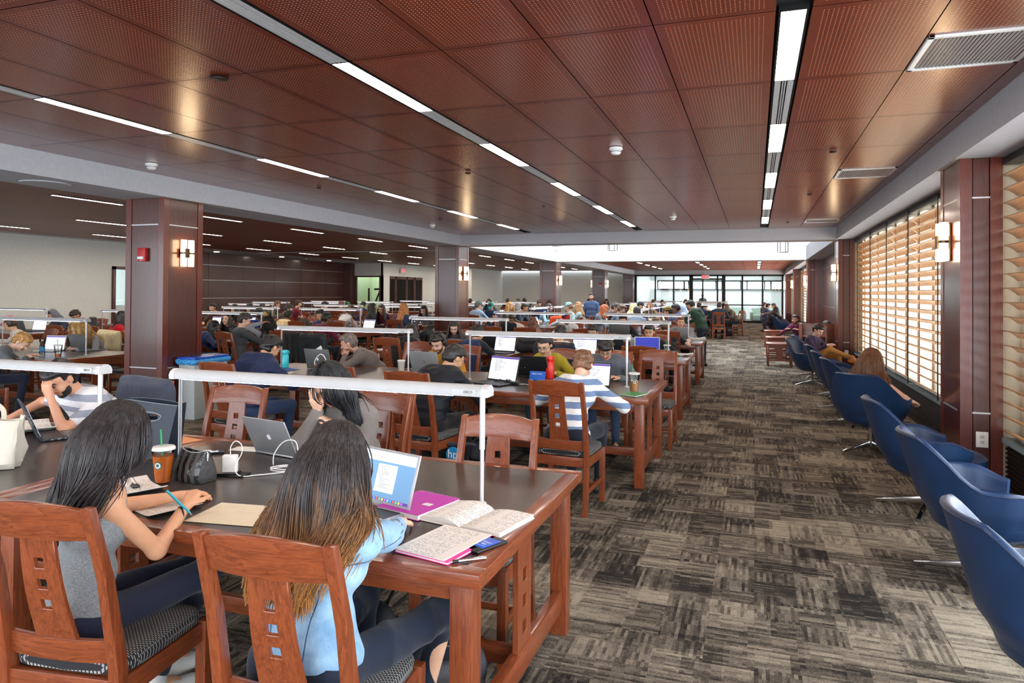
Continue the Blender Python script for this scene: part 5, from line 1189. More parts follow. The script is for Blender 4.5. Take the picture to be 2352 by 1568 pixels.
def laptop(loc, rz, opn, label, w_=.31, d_=.215, lidm=None, scr='web', logo=None, basem=None, group='laptops on the tables', deco=None):
    lidm = lidm or M_mac; basem = basem or lidm
    t = empty('laptop', loc, label, 'laptop', R(rz), group)
    b_ = MB().b6(-w_/2, w_/2, -d_/2, d_/2, .002, .013).build('base', basem, t, bevel=.003)
    MB().b6(-w_/2+.02, w_/2-.02, -.005, d_/2-.02, .0125, .0145).build('keyboard', M_key, b_); MB().b6(-.05, .05, -d_/2+.015, -.02, .0128, .0138).build('trackpad', basem, b_)
    A = Matrix.Translation((0, d_/2-.004, .012)) @ Matrix.Rotation(-R(opn-90), 4, 'X')      # local: x, -y = screen side, z up the lid
    h = d_*.98
    def put(mb): mb.v = [tuple(A @ Vector(v)) for v in mb.v]; return mb
    l = put(MB().b6(-w_/2, w_/2, -.003, .004, 0, h)).build('lid', lidm, t, bevel=.003)
    s0 = put(MB().b6(-w_/2+.012, w_/2-.012, -.0045, -.003, .018, h-.010)).build('screen', {'web': M_scrW, 'doc': M_scrB, 'dark': M_scrD, 'off': M_lapb}[scr], l)
    if scr == 'doc':
        put(MB().b6(-w_/2+.012, w_/2-.012, -.0052, -.0045, h-.050, h-.011)).build('toolbar', M_scrW, l); put(MB().b6(-w_/2+.012, w_/2-.012, -.0052, -.0045, .019, .030)).build('dock', M_scrP, l)
        put(MB().b6(-.055, .055, -.0052, -.0045, .052, h-.060)).build('page', M_scrW, l)
        mb = MB(); rs = random.Random(3)
        for i in range(13): mb.b6(-.04+.006*(i % 3 > 0), -.04+.02+rs.random()*.055, -.0056, -.0052, h-.072-.0068*i, h-.0705-.0068*i)
        mb.b6(-.018, .018, -.0056, -.0052, h-.066, h-.0645); put(mb).build('text_lines', M_key, l)
        cols_ = [(60, 140, 230), (230, 80, 60), (80, 190, 90), (240, 190, 60), (160, 90, 220), (90, 200, 220)]
        mats = [emit('icon_%d' % i, c_, .9) for i, c_ in enumerate(cols_)]; mb = MB()
        for i in range(17): mb.b6(-w_/2+.022+i*.0158, -w_/2+.032+i*.0158, -.0056, -.0052, .0205, .0285, m=i % 6)
        for i in range(6): mb.b6(-w_/2+.03+i*.02, -w_/2+.036+i*.02, -.0056, -.0052, h-.036, h-.030, m=i % 6)
        put(mb).build('icons', mats, l)
    if scr == 'web':
        put(MB().b6(-w_/2+.012, w_/2-.012, -.0052, -.0045, h-.030, h-.011)).build('toolbar', M_scrP, l)
        mb = MB(); rs = random.Random(len(label))
        for i in range(9): mb.b6(-w_*.32, -w_*.32+.03+rs.random()*.14, -.0056, -.0046, h-.048-.013*i, h-.044-.013*i)
        put(mb).build('text_lines', plain('screen_ink', (110, 112, 120), .6), l)
    if scr == 'dark': put(MB().b6(-w_/2+.02, w_/2-.02, -.0052, -.0045, .03, .05).b6(-w_/2+.02, .02, -.0052, -.0045, .09, .11)).build('text_lines', emit('faint_blue', (70, 90, 190), .8), l)
    if logo == 'apple':
        body, leaf = apple_poly(.034); mb = MB()
        for poly in (body, leaf):
            k = len(mb.v); n = len(poly)
            mb.v += [(-p[0], .0041, h*.5+p[1]) for p in poly]+[(-p[0], .0049, h*.5+p[1]) for p in poly]; mb.f += [tuple(range(k, k+n)), tuple(range(k+n, k+2*n))[::-1]]+[(k+i, k+(i+1) % n, k+n+(i+1) % n, k+n+i) for i in range(n)]; mb.m += [0]*(n+2)
        put(mb).build('logo', M_logo, l)
    if logo == 'hp':
        mb = MB().lathe((0, .0045, h*.5), [(.014, -.0006), (.014, .0006)], 24, axis='y'); put(mb).build('logo', M_key, l)
        tx = add_text('hp', None, (0, 0, 0), .022, M_logo, 'logo', rot=(PI/2, 0, PI)); tx.data.transform(A @ Matrix.Translation((0, .0052, h*.5+.001))); tx.parent = l
    if logo == 'word':
        tx = add_text('Lenovo', None, (0, 0, 0), .016, plain('dull_grey', (120, 120, 124), .4), 'logo', rot=(PI/2, 0, PI)); tx.data.transform(A @ Matrix.Translation((w_*.32, .0048, h*.86))); tx.parent = l
    if deco == 'marble':
        lidm
    return t
def marble():
    g = G('black_marble_cover'); n = g.noise(g.co(), 9, 5, .6, 2.2); v = g.m_('ABSOLUTE', g.m_('SUBTRACT', n, .5)); g.set(Base_Color=g.mix(g.m_('LESS_THAN', v, .009), lin(30, 40, 46), lin(190, 196, 200)), Roughness=.4); return g.m
# --- front table beside the aisle
laptop((-1.475, 2.43, TZ), -17, 108, 'open silver laptop showing a document in front of the denim jacket', .325, .227, M_mac, 'doc', 'apple')
laptop((-2.40, 3.25, TZ), 169, 116, 'silver laptop seen from its back, facing the knit-clad person, charger cord in front', .325, .227, M_mac, 'web', 'apple')
def box_book(name, loc, rz, w_, l_, h_, cover, label, cat='notebook', spiral=False, pages=M_paper, titles=None):
    t = empty(name, loc, label, cat, R(rz)); MB().b6(-w_/2, w_/2, -l_/2, l_/2, h_-.0015, h_).build('cover', cover, t); MB().b6(-w_/2, w_/2, -l_/2, l_/2, 0, .0015).build('back_cover', cover, t)
    MB().b6(-w_/2+.003, w_/2-.003, -l_/2+.003, l_/2-.003, .0015, h_-.0015).build('pages', pages, t)
    if spiral:
        mb = MB(); n = 30
        for i in range(n):
            x = -w_/2+.01+(w_-.02)*i/(n-1); mb.tube([(x, l_/2+.004*math.cos(a)+.0, h_/2+(h_/2+.004)*math.sin(a)) for a in [2*PI*q/8 for q in range(9)]], .0011, 4, cap=False)
        mb.build('spiral_wire', M_chrome, t)
    return t
t = box_book('spiral_notebook', (-1.30, 2.60, TZ), -14, .22, .27, .022, M_mag, 'magenta spiral notebook right behind the open laptop', spiral=True)
MB().b6(.03, .07, -.02, .01, .0221, .0226).build('cover_print', M_paper, t)
def open_book(loc, rz, label, w_=.20, l_=.27):
    t = empty('open_book', loc, label, 'book', R(rz))
    for s_, hh in ((-1, .036), (1, .016)):
        P = []; n = 12
        for i in range(n+1):
            u = i/n; z = hh*(math.sin(min(1, u*1.6)*PI*.5)**.8)*(1-.72*u*(1 if s_ < 0 else .35))+.004
            P.append([(s_*w_*u*.98, -l_/2, z), (s_*w_*u*.98, l_/2, z)])
        top_ = P[:]; bot = [[(a[0], a[1], .002) for a in r] for r in P][::-1]; P = top_+bot+[top_[0]]
        mb = MB(); mb.grid(P); m = len(P)-1; mb.f.append(tuple(2*q for q in range(m))); mb.f.append(tuple(2*q+1 for q in range(m))[::-1]); mb.m += [0, 0]
        mb.build('page_block', M_print, t, smooth=True)
    MB().b6(-w_, w_, -l_/2-.003, l_/2+.003, 0, .002).build('cover', M_paper, t); return t
open_book((-1.02, 2.545, TZ), -12, 'thick open notebook lying beside the lamp post at the table corner', .185, .25)
t = box_book('pink_folder', (-1.015, 2.245, TZ), -12, .225, .29, .010, M_pink, 'hot pink folder with printed sheets by the denim elbow', 'folder')
MB().b6(-.112, .095, -.143, .143, .0101, .0135).build('sheets', M_print, t)
t = empty('smartphone', (-.885, 2.285, TZ), 'black smartphone with a blue card on its back, near the table corner', 'phone', R(-24))
MB().b6(-.038, .038, -.075, .075, 0, .010).build('case', M_plastb, t, bevel=.004); c_ = MB().b6(-.029, .029, -.042, .05, .0101, .0112).build('blue_card', plain('card_blue', (24, 88, 208), .3), t, bevel=.0004)
M_cw = plain('card_white', (210, 224, 240), .4); MB().b6(-.02, .02, .012, .014, .0113, .0116).b6(-.017, .017, .004, .006, .0113, .0116).b6(-.022, .022, -.026, -.0245, .0113, .0116).b6(-.01, .01, -.012, -.006, .0113, .0116).build('card_print', M_cw, c_)
t = empty('pen', (-.885, 2.135, TZ+.006), 'silver ballpoint pen lying at the very corner of the front table', 'pen', R(-52))
MB().tube([(0, -.055, 0), (0, .06, 0)], .0052, 10).build('barrel', M_chrome, t, smooth=True); MB().tube([(0, -.055, 0), (0, -.035, 0)], .0056, 10).build('grip', M_plastb, t, smooth=True); MB().tube([(0, -.074, 0), (0, -.055, 0)], [.001, .0045], 10).build('tip', M_chrome, t, smooth=True); MB().b6(-.001, .001, .02, .06, .005, .007).build('clip', M_chrome, t)
sheet('manila_folder', (-1.93, 2.27, TZ), 8, .30, .24, 'blank cream folder left of the long ombre hair', 'folder', plain('manila', (226, 212, 184), .8))
sheet('worksheet', (-2.27, 2.24, TZ), -20, .24, .20, 'printed worksheet under the writing hand of the grey vest', curl=.4, group=None)
sheet('stapled_papers', (-2.60, 2.39, TZ), -24, .25, .20, 'stapled papers with a car key on top beside the iced tea', curl=.5, th=.004)
o = empty('car_key', (-2.61, 2.41, TZ+.005), 'black car key lying on stapled papers', 'key', R(60)); MB().b6(-.016, .016, -.025, .025, 0, .010).build('key_head', M_plastb, o, bevel=.005); MB().b6(-.004, .004, .025, .07, .003, .006).build('key_blade', M_chrome, o)
# iced tea cup
def cup(loc, label, liquid, h=.15, r0=.032, r1=.048, level=.8, straw=(20, 150, 90), badge=True, cat='cup'):
    t = empty('iced_drink_cup', loc, label, cat); g = glass('clear_cup_%s' % label[:4], (246, 244, 240), .05)
    MB().lathe((0, 0, 0), [(r0, .001), (r1, h)], 24, cap=False).build('cup_wall', g, t, smooth=True)
    MB().lathe((0, 0, 0), [(r0*.96, .003), (r0+(r1-r0)*level-.0015, h*level)], 24).build('drink', plain('drink_%d_%d_%d' % liquid, liquid, .15), t, smooth=True)
    MB().lathe((0, 0, 0), [(r1*1.06, h-.004), (r1*1.06, h+.004), (r1*.95, h+.010), (r1*.5, h+.012)], 24).build('lid', plain('cup_lid', (214, 210, 204), .2), t, smooth=True)
    if straw: MB().tube([(.0, 0, h*.3), (-.016, 0, h+.085)], .0040, 8).build('straw', plain('green_straw', straw, .4), t, smooth=True)
    if badge:
        rr = r0+(r1-r0)*.55; mats = [plain('badge_white', (228, 230, 228), .4), plain('badge_green', (58, 88, 76), .4)]
        mb = MB(); a0 = -PI/2+.25
        for rad, mi, dd in ((.0185, 1, .0012), (.0125, 0, .0018), (.008, 1, .0024)):
            pts = [(rad*math.cos(2*PI*k/20), h*.55+rad*math.sin(2*PI*k/20)) for k in range(20)]
            mb.add([((rr+dd)*math.cos(a0+u/rr), (rr+dd)*math.sin(a0+u/rr), z) for u, z in pts], [tuple(range(20))], mi)
        mb.build('round_badge', mats, t, fix=False)
    return t
cup((-2.575, 2.53, TZ), 'iced tea in a clear cup with green straw, left of the black pouch', (204, 112, 40), .155, .033, .050)
# striped black pouch
t = empty('cosmetic_pouch', (-2.475, 2.62, TZ), 'glossy black striped zip pouch between iced tea and laptop', 'pouch', R(-10)); P = []
for w2, d2, z in ((.001, .001, .001), (.098, .055, .0), (.102, .058, .03), (.094, .048, .08), (.088, .03, .12), (.086, .022, .135), (.080, .016, .135), (.078, .012, .11), (.001, .001, .10)):
    P.append([(w2*max(-1, min(1, 1.25*math.cos(2*PI*k/28))), d2*max(-1, min(1, 1.2*math.sin(2*PI*k/28))), z+.006*math.cos(4*PI*k/28)*(z > .1)) for k in range(28)])
g = G('pouch_stripes'); x, y, z = g.sep(g.co()); f = g.m_('LESS_THAN', g.m_('FRACT', g.m_('DIVIDE', x, .045)), .5); g.set(Base_Color=g.mix(f, lin(18, 18, 20), lin(52, 48, 46)), Roughness=g.m_('ADD', g.m_('MULTIPLY', f, .4), .12)); g.bump(g.noise(g.co(), 30, 4), .5, .01)
MB().grid(P, closed=True).build('pouch_body', g.m, t, smooth=True); MB().tube([(.084*math.cos(2*PI*k/28), .021*math.sin(2*PI*k/28), .137+.006*math.cos(4*PI*k/28)) for k in range(29)], .0022, 6, cap=False).build('zip', plain('zip_tape', (150, 150, 146), .4), t); MB().tube([(.085, .0, .136), (.098, -.006, .128), (.10, -.01, .10)], .0028, 6).build('zip_pull', M_chrome, t)
# white power adapter with looping cable on a black passport-like case
t = empty('flat_case', (-2.37, 2.745, TZ), 'thin black cases lying under the white power adapter', 'case', R(12)); MB().b6(-.075, .075, -.04, .04, 0, .006).build('lower_case', M_plastb, t, bevel=.001); MB().box((-.02, .0, .010), (.10, .07, .006), rz=.15).build('upper_case', M_plastb, t, bevel=.001)
t = empty('power_adapter', (-2.38, 2.745, TZ+.0135), 'white laptop power adapter standing upright with a looping cord', 'charger', R(24)); MB().b6(-.034, .034, -.016, .016, 0, .082).build('adapter_body', M_plastw, t, bevel=.006)
loop = [(.0, 0, .082), (.0, .005, .12), (.02, .01, .145), (.05, 0, .13), (.055, -.01, .09), (.03, -.025, .03), (.06, -.05, -.008), (.14, -.03, -.009), (.22, .0, -.009), (.30, .05, -.009), (.24, .11, -.006), (.17, .07, -.008), (.24, .01, -.004), (.31, .06, -.004), (.24, .12, 0), (.17, .07, .0), (.26, .02, .002), (.33, .07, 0.0)]
def smooth_path(pts, n=8):
    out = []; P_ = [Vector(p) for p in pts]
    for i in range(len(P_)-1):
        p0 = P_[max(0, i-1)]; p1 = P_[i]; p2 = P_[i+1]; p3 = P_[min(len(P_)-1, i+2)]
        for k in range(n): u = k/n; out.append(.5*((2*p1)+(-p0+p2)*u+(2*p0-5*p1+4*p2-p3)*u*u+(-p0+3*p1-3*p2+p3)*u**3))
    return out+[P_[-1]]
MB().tube(smooth_path(loop), .0024, 6).build('cord', M_plastw, t, smooth=True)
t = empty('charging_cord', (-2.22, 2.98, TZ+.004), 'white cord standing in a tall loop before the knit-clad person', 'cord'); MB().tube(smooth_path([(-.08, -.02, 0), (-.09, 0, .05), (-.05, .02, .11), (.02, .02, .12), (.05, 0, .06), (.02, -.03, .004), (-.04, -.03, .002), (.1, .0, .0), (.2, .04, 0)]), .0024, 6).build('cable', M_plastw, t, smooth=True)
MB().b6(.05, .07, -.004, .004, -.002, .006).build('plug', M_plastw, t, bevel=.001)
sheet('notepaper', (-2.66, 3.22, TZ), 8, .2, .10, 'white sheet half under the knit-clad person\'s laptop', mat=M_paper); sheet('orange_flyer', (-3.24, 3.24, TZ), -12, .28, .22, 'orange flyer with a white block at the joint of the two front tables', 'flyer', plain('orange_flyer', (232, 160, 110), .7)); sheet('white_leaflet', (-3.30, 3.22, TZ+.0025), -12, .2, .14, 'white printed leaflet lying on the orange flyer', 'flyer')
box_book('paperback', (-2.12, 3.28, TZ), 20, .12, .17, .03, plain('lilac_cover', (190, 180, 214), .5), 'lilac edged white book behind the long ombre hair', 'book')
t = empty('smartphone', (-2.80, 3.08, TZ), 'dark smartphone with blue glow behind the black pouch', 'phone', R(-50)); MB().b6(-.036, .036, -.07, .07, 0, .008).build('case', M_plastb, t, bevel=.003); MB().b6(-.032, .032, -.06, .06, .008, .009).build('screen', plain('dim_blue_glass', (40, 80, 110), .1), t)
# navy tote bag
t = empty('tote_bag', (-3.02, 2.90, TZ), 'dark navy leather tote bag standing on the front table', 'bag', R(6)); g = leather(); M_tote = plain('tote_navy', (22, 34, 50), .5, bump=.2)
for sy, nm in ((-1, 'front_panel'), (1, 'rear_panel')):
    th_ = .004
    def tot(x, z, sy=sy): f = z/.29; return Vector((x*(.80+.36*f), sy*(.062-.028*f+.012*math.cos(x*14)*f), z*(1-.0)+(.012*math.cos(x*9+1) if z > .27 else 0)))
    xs = [-.15, -.10, -.075, -.05, -.02, .02, .05, .075, .10, .15]; zs_ = [0, .05, .12, .18, .205, .22, .24, .255, .275, .29]
    xs = [-.15, -.1, -.06, -.04, 0, .04, .06, .1, .15]; zs_ = [0, .06, .13, .19, .205, .235, .25, .29]
    holes = {(3, 4), (4, 4), (2, 4), (5, 4)}
    mb = MB(); plate_holes(mb, xs, zs_, holes, tot, (0, -sy*th_, 0)); mb.build(nm, M_tote, t, smooth=True)
    e = [tuple(tot(.078*math.cos(a), .22+.024*math.sin(a))+Vector((0, sy*.001, 0))) for a in [2*PI*k/20 for k in range(21)]]; MB().tube(e, .0035, 6, cap=False).build('handle_rim', plain('pale_stitch', (120, 132, 140), .6), t, smooth=True)
    MB().tube([tuple(tot(-.15+.3*k/12, .289)) for k in range(13)], .0022, 6).build('hem', plain('pale_stitch', (120, 132, 140), .6), t, smooth=True)
mb = MB()
for sx in (-1, 1): mb.grid([[(sx*.15*(.80+.36*f), yy*(.062-.028*f), .29*f) for yy in (-1, -.5, 0, .5, 1)] for f in (0, .25, .5, .75, 1)])
mb.grid([[(-.12, -.06, .002), (.12, -.06, .002)], [(-.12, .06, .002), (.12, .06, .002)]]); mb.build('gusset', M_tote, t, fix=False)
# --- left front table
o = laptop((-3.98, 3.12, TZ), 150, 112, 'laptop in black marble-pattern cover beside the polo shirt', .33, .23, marble(), 'web')
sheet('newspaper', (-4.30, 3.16, TZ), -30, .34, .26, 'open handwritten pages near the polo-clad arm', 'paper', curl=.8, th=.006)
def white_bag():
    n = 40; P = []
    for a_, b_, z in ((.001, .001, .002), (.15, .055, .0), (.165, .072, .03), (.17, .075, .09), (.165, .06, .15), (.17, .04, .20), (.175, .022, .245), (.170, .016, .245), (.15, .02, .15), (.001, .001, .12)):
        P.append([((a_+.010*math.sin(7*t+z*40))*max(-1, min(1, 1.3*math.cos(t))), (b_+.012*math.sin(5*t+z*30)*(z > .01))*max(-1, min(1, 1.25*math.sin(t))), max(.0005, z+.014*math.sin(3*t+1)*(z > .1))) for t in [2*PI*k/n for k in range(n)]])
    o = MB().grid(P, closed=True).build('canvas_bag', plain('raw_canvas', (206, 200, 186), .9, bump=.4, bscale=40), smooth=True, loc=(-3.60, 2.42, TZ), rz=.5); tag(o, 'crumpled off-white canvas bag at the left picture edge', 'bag')
    for y_ in (-.02, .02): MB().tube(smooth_path([(-.07, y_, .23), (-.06, y_*2, .29), (.0, y_*3, .315), (.06, y_*2.4, .28), (.08, y_, .23)]), .011, 6, flat=.3).build('handle', plain('raw_canvas', (206, 200, 186), .9), o, smooth=True)
white_bag()
# --- second table row
laptop((-2.40, 6.36, TZ), -22, 105, 'large dark laptop with lit white page before the black jacket', .38, .26, M_lapb, 'web')
laptop((-2.17, 7.12, TZ), 174, 112, 'black laptop held by the person in mustard yellow', .34, .24, M_lapb, 'off', 'word')
laptop((-1.44, 6.34, TZ), -4, 106, 'open laptop with white screen before the striped hooded top', .33, .23, M_lapb, 'web')
laptop((-3.35, 7.00, TZ), 172, 108, 'silver laptop with round dark logo before the mustard top and headphones', .36, .25, M_mac, 'off', 'hp')
laptop((-4.62, 6.86, TZ), 176, 106, 'grey laptop with white fruit logo facing the bearded reader', .34, .24, M_macd, 'web', 'apple')
def bottle(loc, label, rgb, h=.2, r=.036, loop_=True, M=None):
    t = empty('water_bottle', loc, label, 'bottle'); m = M or plain('bottle_%d_%d_%d' % rgb, rgb, .25)
    MB().lathe((0, 0, 0), [(r*.95, 0), (r, .01), (r, h*.66), (r*.8, h*.74), (r*.72, h*.78)], 20).build('bottle_body', m, t, smooth=True); MB().lathe((0, 0, 0), [(r*.8, h*.78), (r*.85, h*.8), (r*.85, h*.96), (r*.75, h)], 20).build('cap', m, t, smooth=True)
    if loop_: MB().tube([(r*.8+.022*math.sin(a), 0, h*.88+.022*math.cos(a)) for a in [PI*k/8 for k in range(9)]], .004, 6).build('carry_loop', m, t, smooth=True)
    return t
bottle((-2.0, 6.98, TZ), 'bright red water bottle between yellow sweater and grey sweater', (222, 40, 30), .23, .045); bottle((-5.15, 6.82, TZ), 'turquoise water bottle near the lamp post of the second row', (40, 178, 190), .2, .042)
t = empty('battery_pack', (-4.42, 6.42, TZ), 'glossy blue gadget with white cord in front of the grey laptop', 'gadget'); MB().b6(-.07, .07, -.04, .04, 0, .03).build('gadget_body', plain('gadget_blue', (30, 110, 170), .2), t, bevel=.012); MB().tube(smooth_path([(-.04, 0, .03), (-.045, 0, .14), (.02, .01, .21), (.08, .02, .15), (.11, .03, .0)]), .005, 8).build('cord', M_plastw, t, smooth=True)
cup((-3.66, 6.86, TZ), 'white paper coffee cup left of the round-logo laptop', (226, 224, 218), .13, .032, .042, .97, None, False)
cup((-1.03, 6.35, TZ), 'iced coffee in clear cup with green straw at the table end', (206, 150, 104), .16, .034, .05, .62)
box_book('notebook', (-1.0, 6.14, TZ), -20, .17, .22, .010, plain('green_cover', (60, 140, 76), .5), 'green and white booklet under the iced coffee', 'book', titles=None)
t = empty('desk_sign', (-2.08, 6.80, TZ), 'small blue SILENT STUDY table sign beside red bottle', 'table sign', R(-3)); MB().box((0, 0, .045), (.17, .004, .09), rx=-.3).build('sign_panel', plain('sign_blue', (30, 96, 190), .5), t); add_text('SILENT STUDY', t, (0, -.016, .065), .017, M_logo, rot=(PI/2-.3, 0, 0))
t = empty('tangled_charger', (-2.28, 6.42, TZ), 'black power brick with tangled cord beside the large dark laptop', 'charger', R(-20)); MB().b6(.05, .16, -.03, .03, 0, .03).build('adapter_body', M_lapb, t, bevel=.005)
rs = random.Random(4); MB().tube(smooth_path([(rs.uniform(-.12, .05), rs.uniform(-.07, .07), rs.uniform(.004, .05)) for _ in range(16)]), .003, 6).build('cord', M_lapb, t, smooth=True); MB().tube(smooth_path([(.16, 0, .01), (.22, .03, .01), (.30, -.01, .008), (.38, .04, .006), (.46, .0, .004)]), .0025, 6).build('cord', M_plastw, t, smooth=True)
sheet('worksheet', (-4.85, 6.28, TZ), 10, .28, .21, 'printed sheet before the navy puffer jacket'); sheet('blue_handout', (-4.98, 6.66, TZ), -20, .21, .16, 'blue-topped handout near the turquoise bottle', 'flyer', plain('handout_blue', (52, 84, 156), .6))
t = empty('paper_sheet', (-4.82, 7.05, .90), 'grey-white sheet held up by the bearded reader', 'paper', R(150)); MB().box((0, 0, 0), (.15, .003, .20), ry=.35, rx=-.2).build('page', M_paper, t)
# --- third and fourth rows
laptop((-3.52, 9.62, TZ), -10, 106, 'open laptop with web page beside the dark tee', .36, .25, M_lapb, 'web'); laptop((-1.55, 10.38, TZ), 180, 102, 'laptop whose dark blue screen faces the camera, third row', .34, .24, M_mac, 'off')
laptop((-1.45, 10.02, TZ), 6, 104, 'silver rimmed laptop with dark blue editor screen, third row', .36, .26, M_mac, 'dark'); laptop((-2.28, 9.62, TZ), 4, 106, 'laptop with lit page beside the white shirt', .36, .25, M_lapb, 'web'); laptop((-2.0, 10.45, TZ), 178, 104, 'black laptop back to camera in the middle of the third row', .36, .25, M_lapb, 'off')
laptop((-1.30, 14.05, TZ), 188, 106, 'silver laptop before the grey zip jacket, fourth row', .34, .24, M_mac, 'off'); laptop((-2.55, 14.1, TZ), 178, 106, 'grey laptop back to camera, centre of the fourth row', .42, .28, M_macd, 'off'); laptop((-4.9, 14.1, TZ), 178, 106, 'black laptop before the beige hooded sweater', .36, .25, M_lapb, 'off', 'word'); laptop((-3.92, 10.45, TZ), 178, 106, 'dark laptop back to camera left of the third row lamp', .38, .26, M_lapb, 'off')
cup((-1.18, 10.15, TZ), 'iced green drink in clear cup with tall green straw', (170, 200, 180), .15, .034, .05, .7)
sheet('paper_pile', (-1.02, 10.35, TZ), -20, .30, .24, 'loose pile of white papers at the end of the third row table', th=.02, curl=.5); t = empty('coiled_cable', (-1.15, 9.95, TZ), 'black cables coiled at the end of the third row table', 'cable'); rs = random.Random(9); MB().tube(smooth_path([(rs.uniform(-.12, .2), rs.uniform(-.12, .12), rs.uniform(.003, .05)) for _ in range(14)]), .004, 6).build('cable', M_lapb, t, smooth=True)
sheet('paper_pile', (-1.05, 13.9, TZ), 10, .3, .22, 'grey clothing-like paper heap at the end of the fourth row table', mat=M_grey, th=.04, curl=.6)
# --- left wing
laptop((-9.55, 7.30, TZ), 14, 104, 'open silver laptop with split page beside the bearded polo wearer', .31, .215, M_mac, 'web'); laptop((-9.2, 7.62, TZ), 176, 104, 'grey laptop back to camera before the long blonde person', .34, .24, M_macd, 'off')
MP = glass('clear_pet', (226, 238, 244), .05)
for loc, lab in (((-10.12, 7.2, TZ), 'clear water bottle with blue label beside the writing cardigan'), ((-8.95, 6.75, TZ), 'clear water bottle with blue label near the left wing lamp post')):
    t = empty('water_bottle', loc, lab, 'bottle'); MB().lathe((0, 0, 0), [(.03, 0), (.033, .02), (.033, .13), (.014, .18), (.013, .2)], 18).build('bottle_body', MP, t, smooth=True); MB().lathe((0, 0, 0), [(.0335, .06), (.0335, .12)], 18, cap=False).build('paper_label', plain('label_blue', (60, 150, 200), .4), t, smooth=True); MB().lathe((0, 0, 0), [(.015, .2), (.015, .215)], 14).build('cap', M_plastw, t, smooth=True)
cup((-8.62, 6.72, TZ), 'clear empty cup with green straw at the left wing lamp', (190, 120, 80), .15, .034, .05, .3, badge=False)
laptop((-7.95, 9.92, TZ), -20, 108, 'open laptop glowing white before the navy sweater', .34, .24, M_mac, 'web'); laptop((-8.05, 10.25, TZ), 160, 104, 'bronze-grey laptop back to camera beside the grey sleeved person', .34, .24, plain('laptop_bronze', (120, 100, 88), .4, .4), 'off'); laptop((-10.6, 13.05, TZ), 176, 104, 'bright blue laptop before the plaid shirt', .34, .24, plain('laptop_blue', (20, 50, 140), .4), 'off')
k = 0
for (x, y, a, s_) in ((-8.5, 14.15, -10, 'web'), (-9.9, 14.0, 172, 'off'), (-9.0, 17.6, 10, 'web'), (-11.3, 17.9, 180, 'off'), (-11.9, 14.2, 0, 'web'), (-8.7, 21.5, 170, 'off'), (-11.2, 10.9, 175, 'off'), (-14.9, 10.9, 170, 'off'), (-14.3, 10.6, 10, 'web'), (-12.6, 13.9, 5, 'web'), (-9.1, 25.1, 0, 'web')):
    laptop((x, y, TZ), a, 106, 'open laptop %s on a far left wing table, %s counted outward' % ('glowing white' if s_ == 'web' else 'seen from its back', ORD[k]), .34, .24, (M_mac, M_macd, M_lapb)[k % 3], s_, group='laptops in the left wing'); k += 1
for k, (x, y, a, s_) in enumerate(((-5.4, 18.0, 90, 'web'), (-5.8, 20.4, -90, 'off'), (-2.6, 18.3, 90, 'web'), (-2.9, 20.5, -80, 'off'), (-2.6, 22.6, 90, 'web'), (-2.2, 28.0, 180, 'off'), (-4.4, 27.9, 0, 'web'), (-1.6, 28.3, 180, 'off'), (-2.3, 31.9, 180, 'off'))):
    laptop((x, y, TZ), a, 106, 'small far laptop %s, %s from the camera beyond the cross beam' % ('glowing' if s_ == 'web' else 'lid toward camera', ORD[k]), .34, .24, (M_mac, M_lapb)[k % 2], s_, group='laptops beyond the cross beam')
# --- recycling bin by the first column
t = empty('recycling_bin', (-6.83, 7.36, 0), 'grey recycling bin with blue lid and blue liner beside the first column', 'bin')
mb = MB(); P = [[(-.10, -.26, 0), (.10, -.26, 0), (.10, .26, 0), (-.10, .26, 0)], [(-.13, -.30, .74), (.13, -.30, .74), (.13, .30, .74), (-.13, .30, .74)]]; mb.grid(P, closed=True); mb.f += [(3, 2, 1, 0), (4, 5, 6, 7)]; mb.m += [0, 0]; mb.build('bin_body', plain('bin_grey', (168, 174, 174), .5), t, bevel=.018)
F_ = Field(); 
for a_, b__ in (((-.12, -.3, .74), (.12, -.3, .74)), ((.12, -.3, .74), (.12, .3, .74)), ((.12, .3, .74), (-.12, .3, .74)), ((-.12, .3, .74), (-.12, -.3, .74))): F_.cap(a_, b__, .035, None, 0, .02)
vs, Q, tg = F_.mesh(.012, lambda P_, T_: .009*np.sin(P_[:, 1]*70+P_[:, 2]*40)*np.sin(P_[:, 0]*60+1)); to_mesh('liner', vs, Q, None, [plain('liner_blue', (60, 150, 214), .25)], t)
MB().b6(-.14, .14, -.31, .31, .775, .80).build('lid', plain('lid_blue', (30, 78, 190), .4), t, bevel=.010); MB().b6(-.03, .03, -.2, .2, .8, .803).build('slot', M_plastb, t)
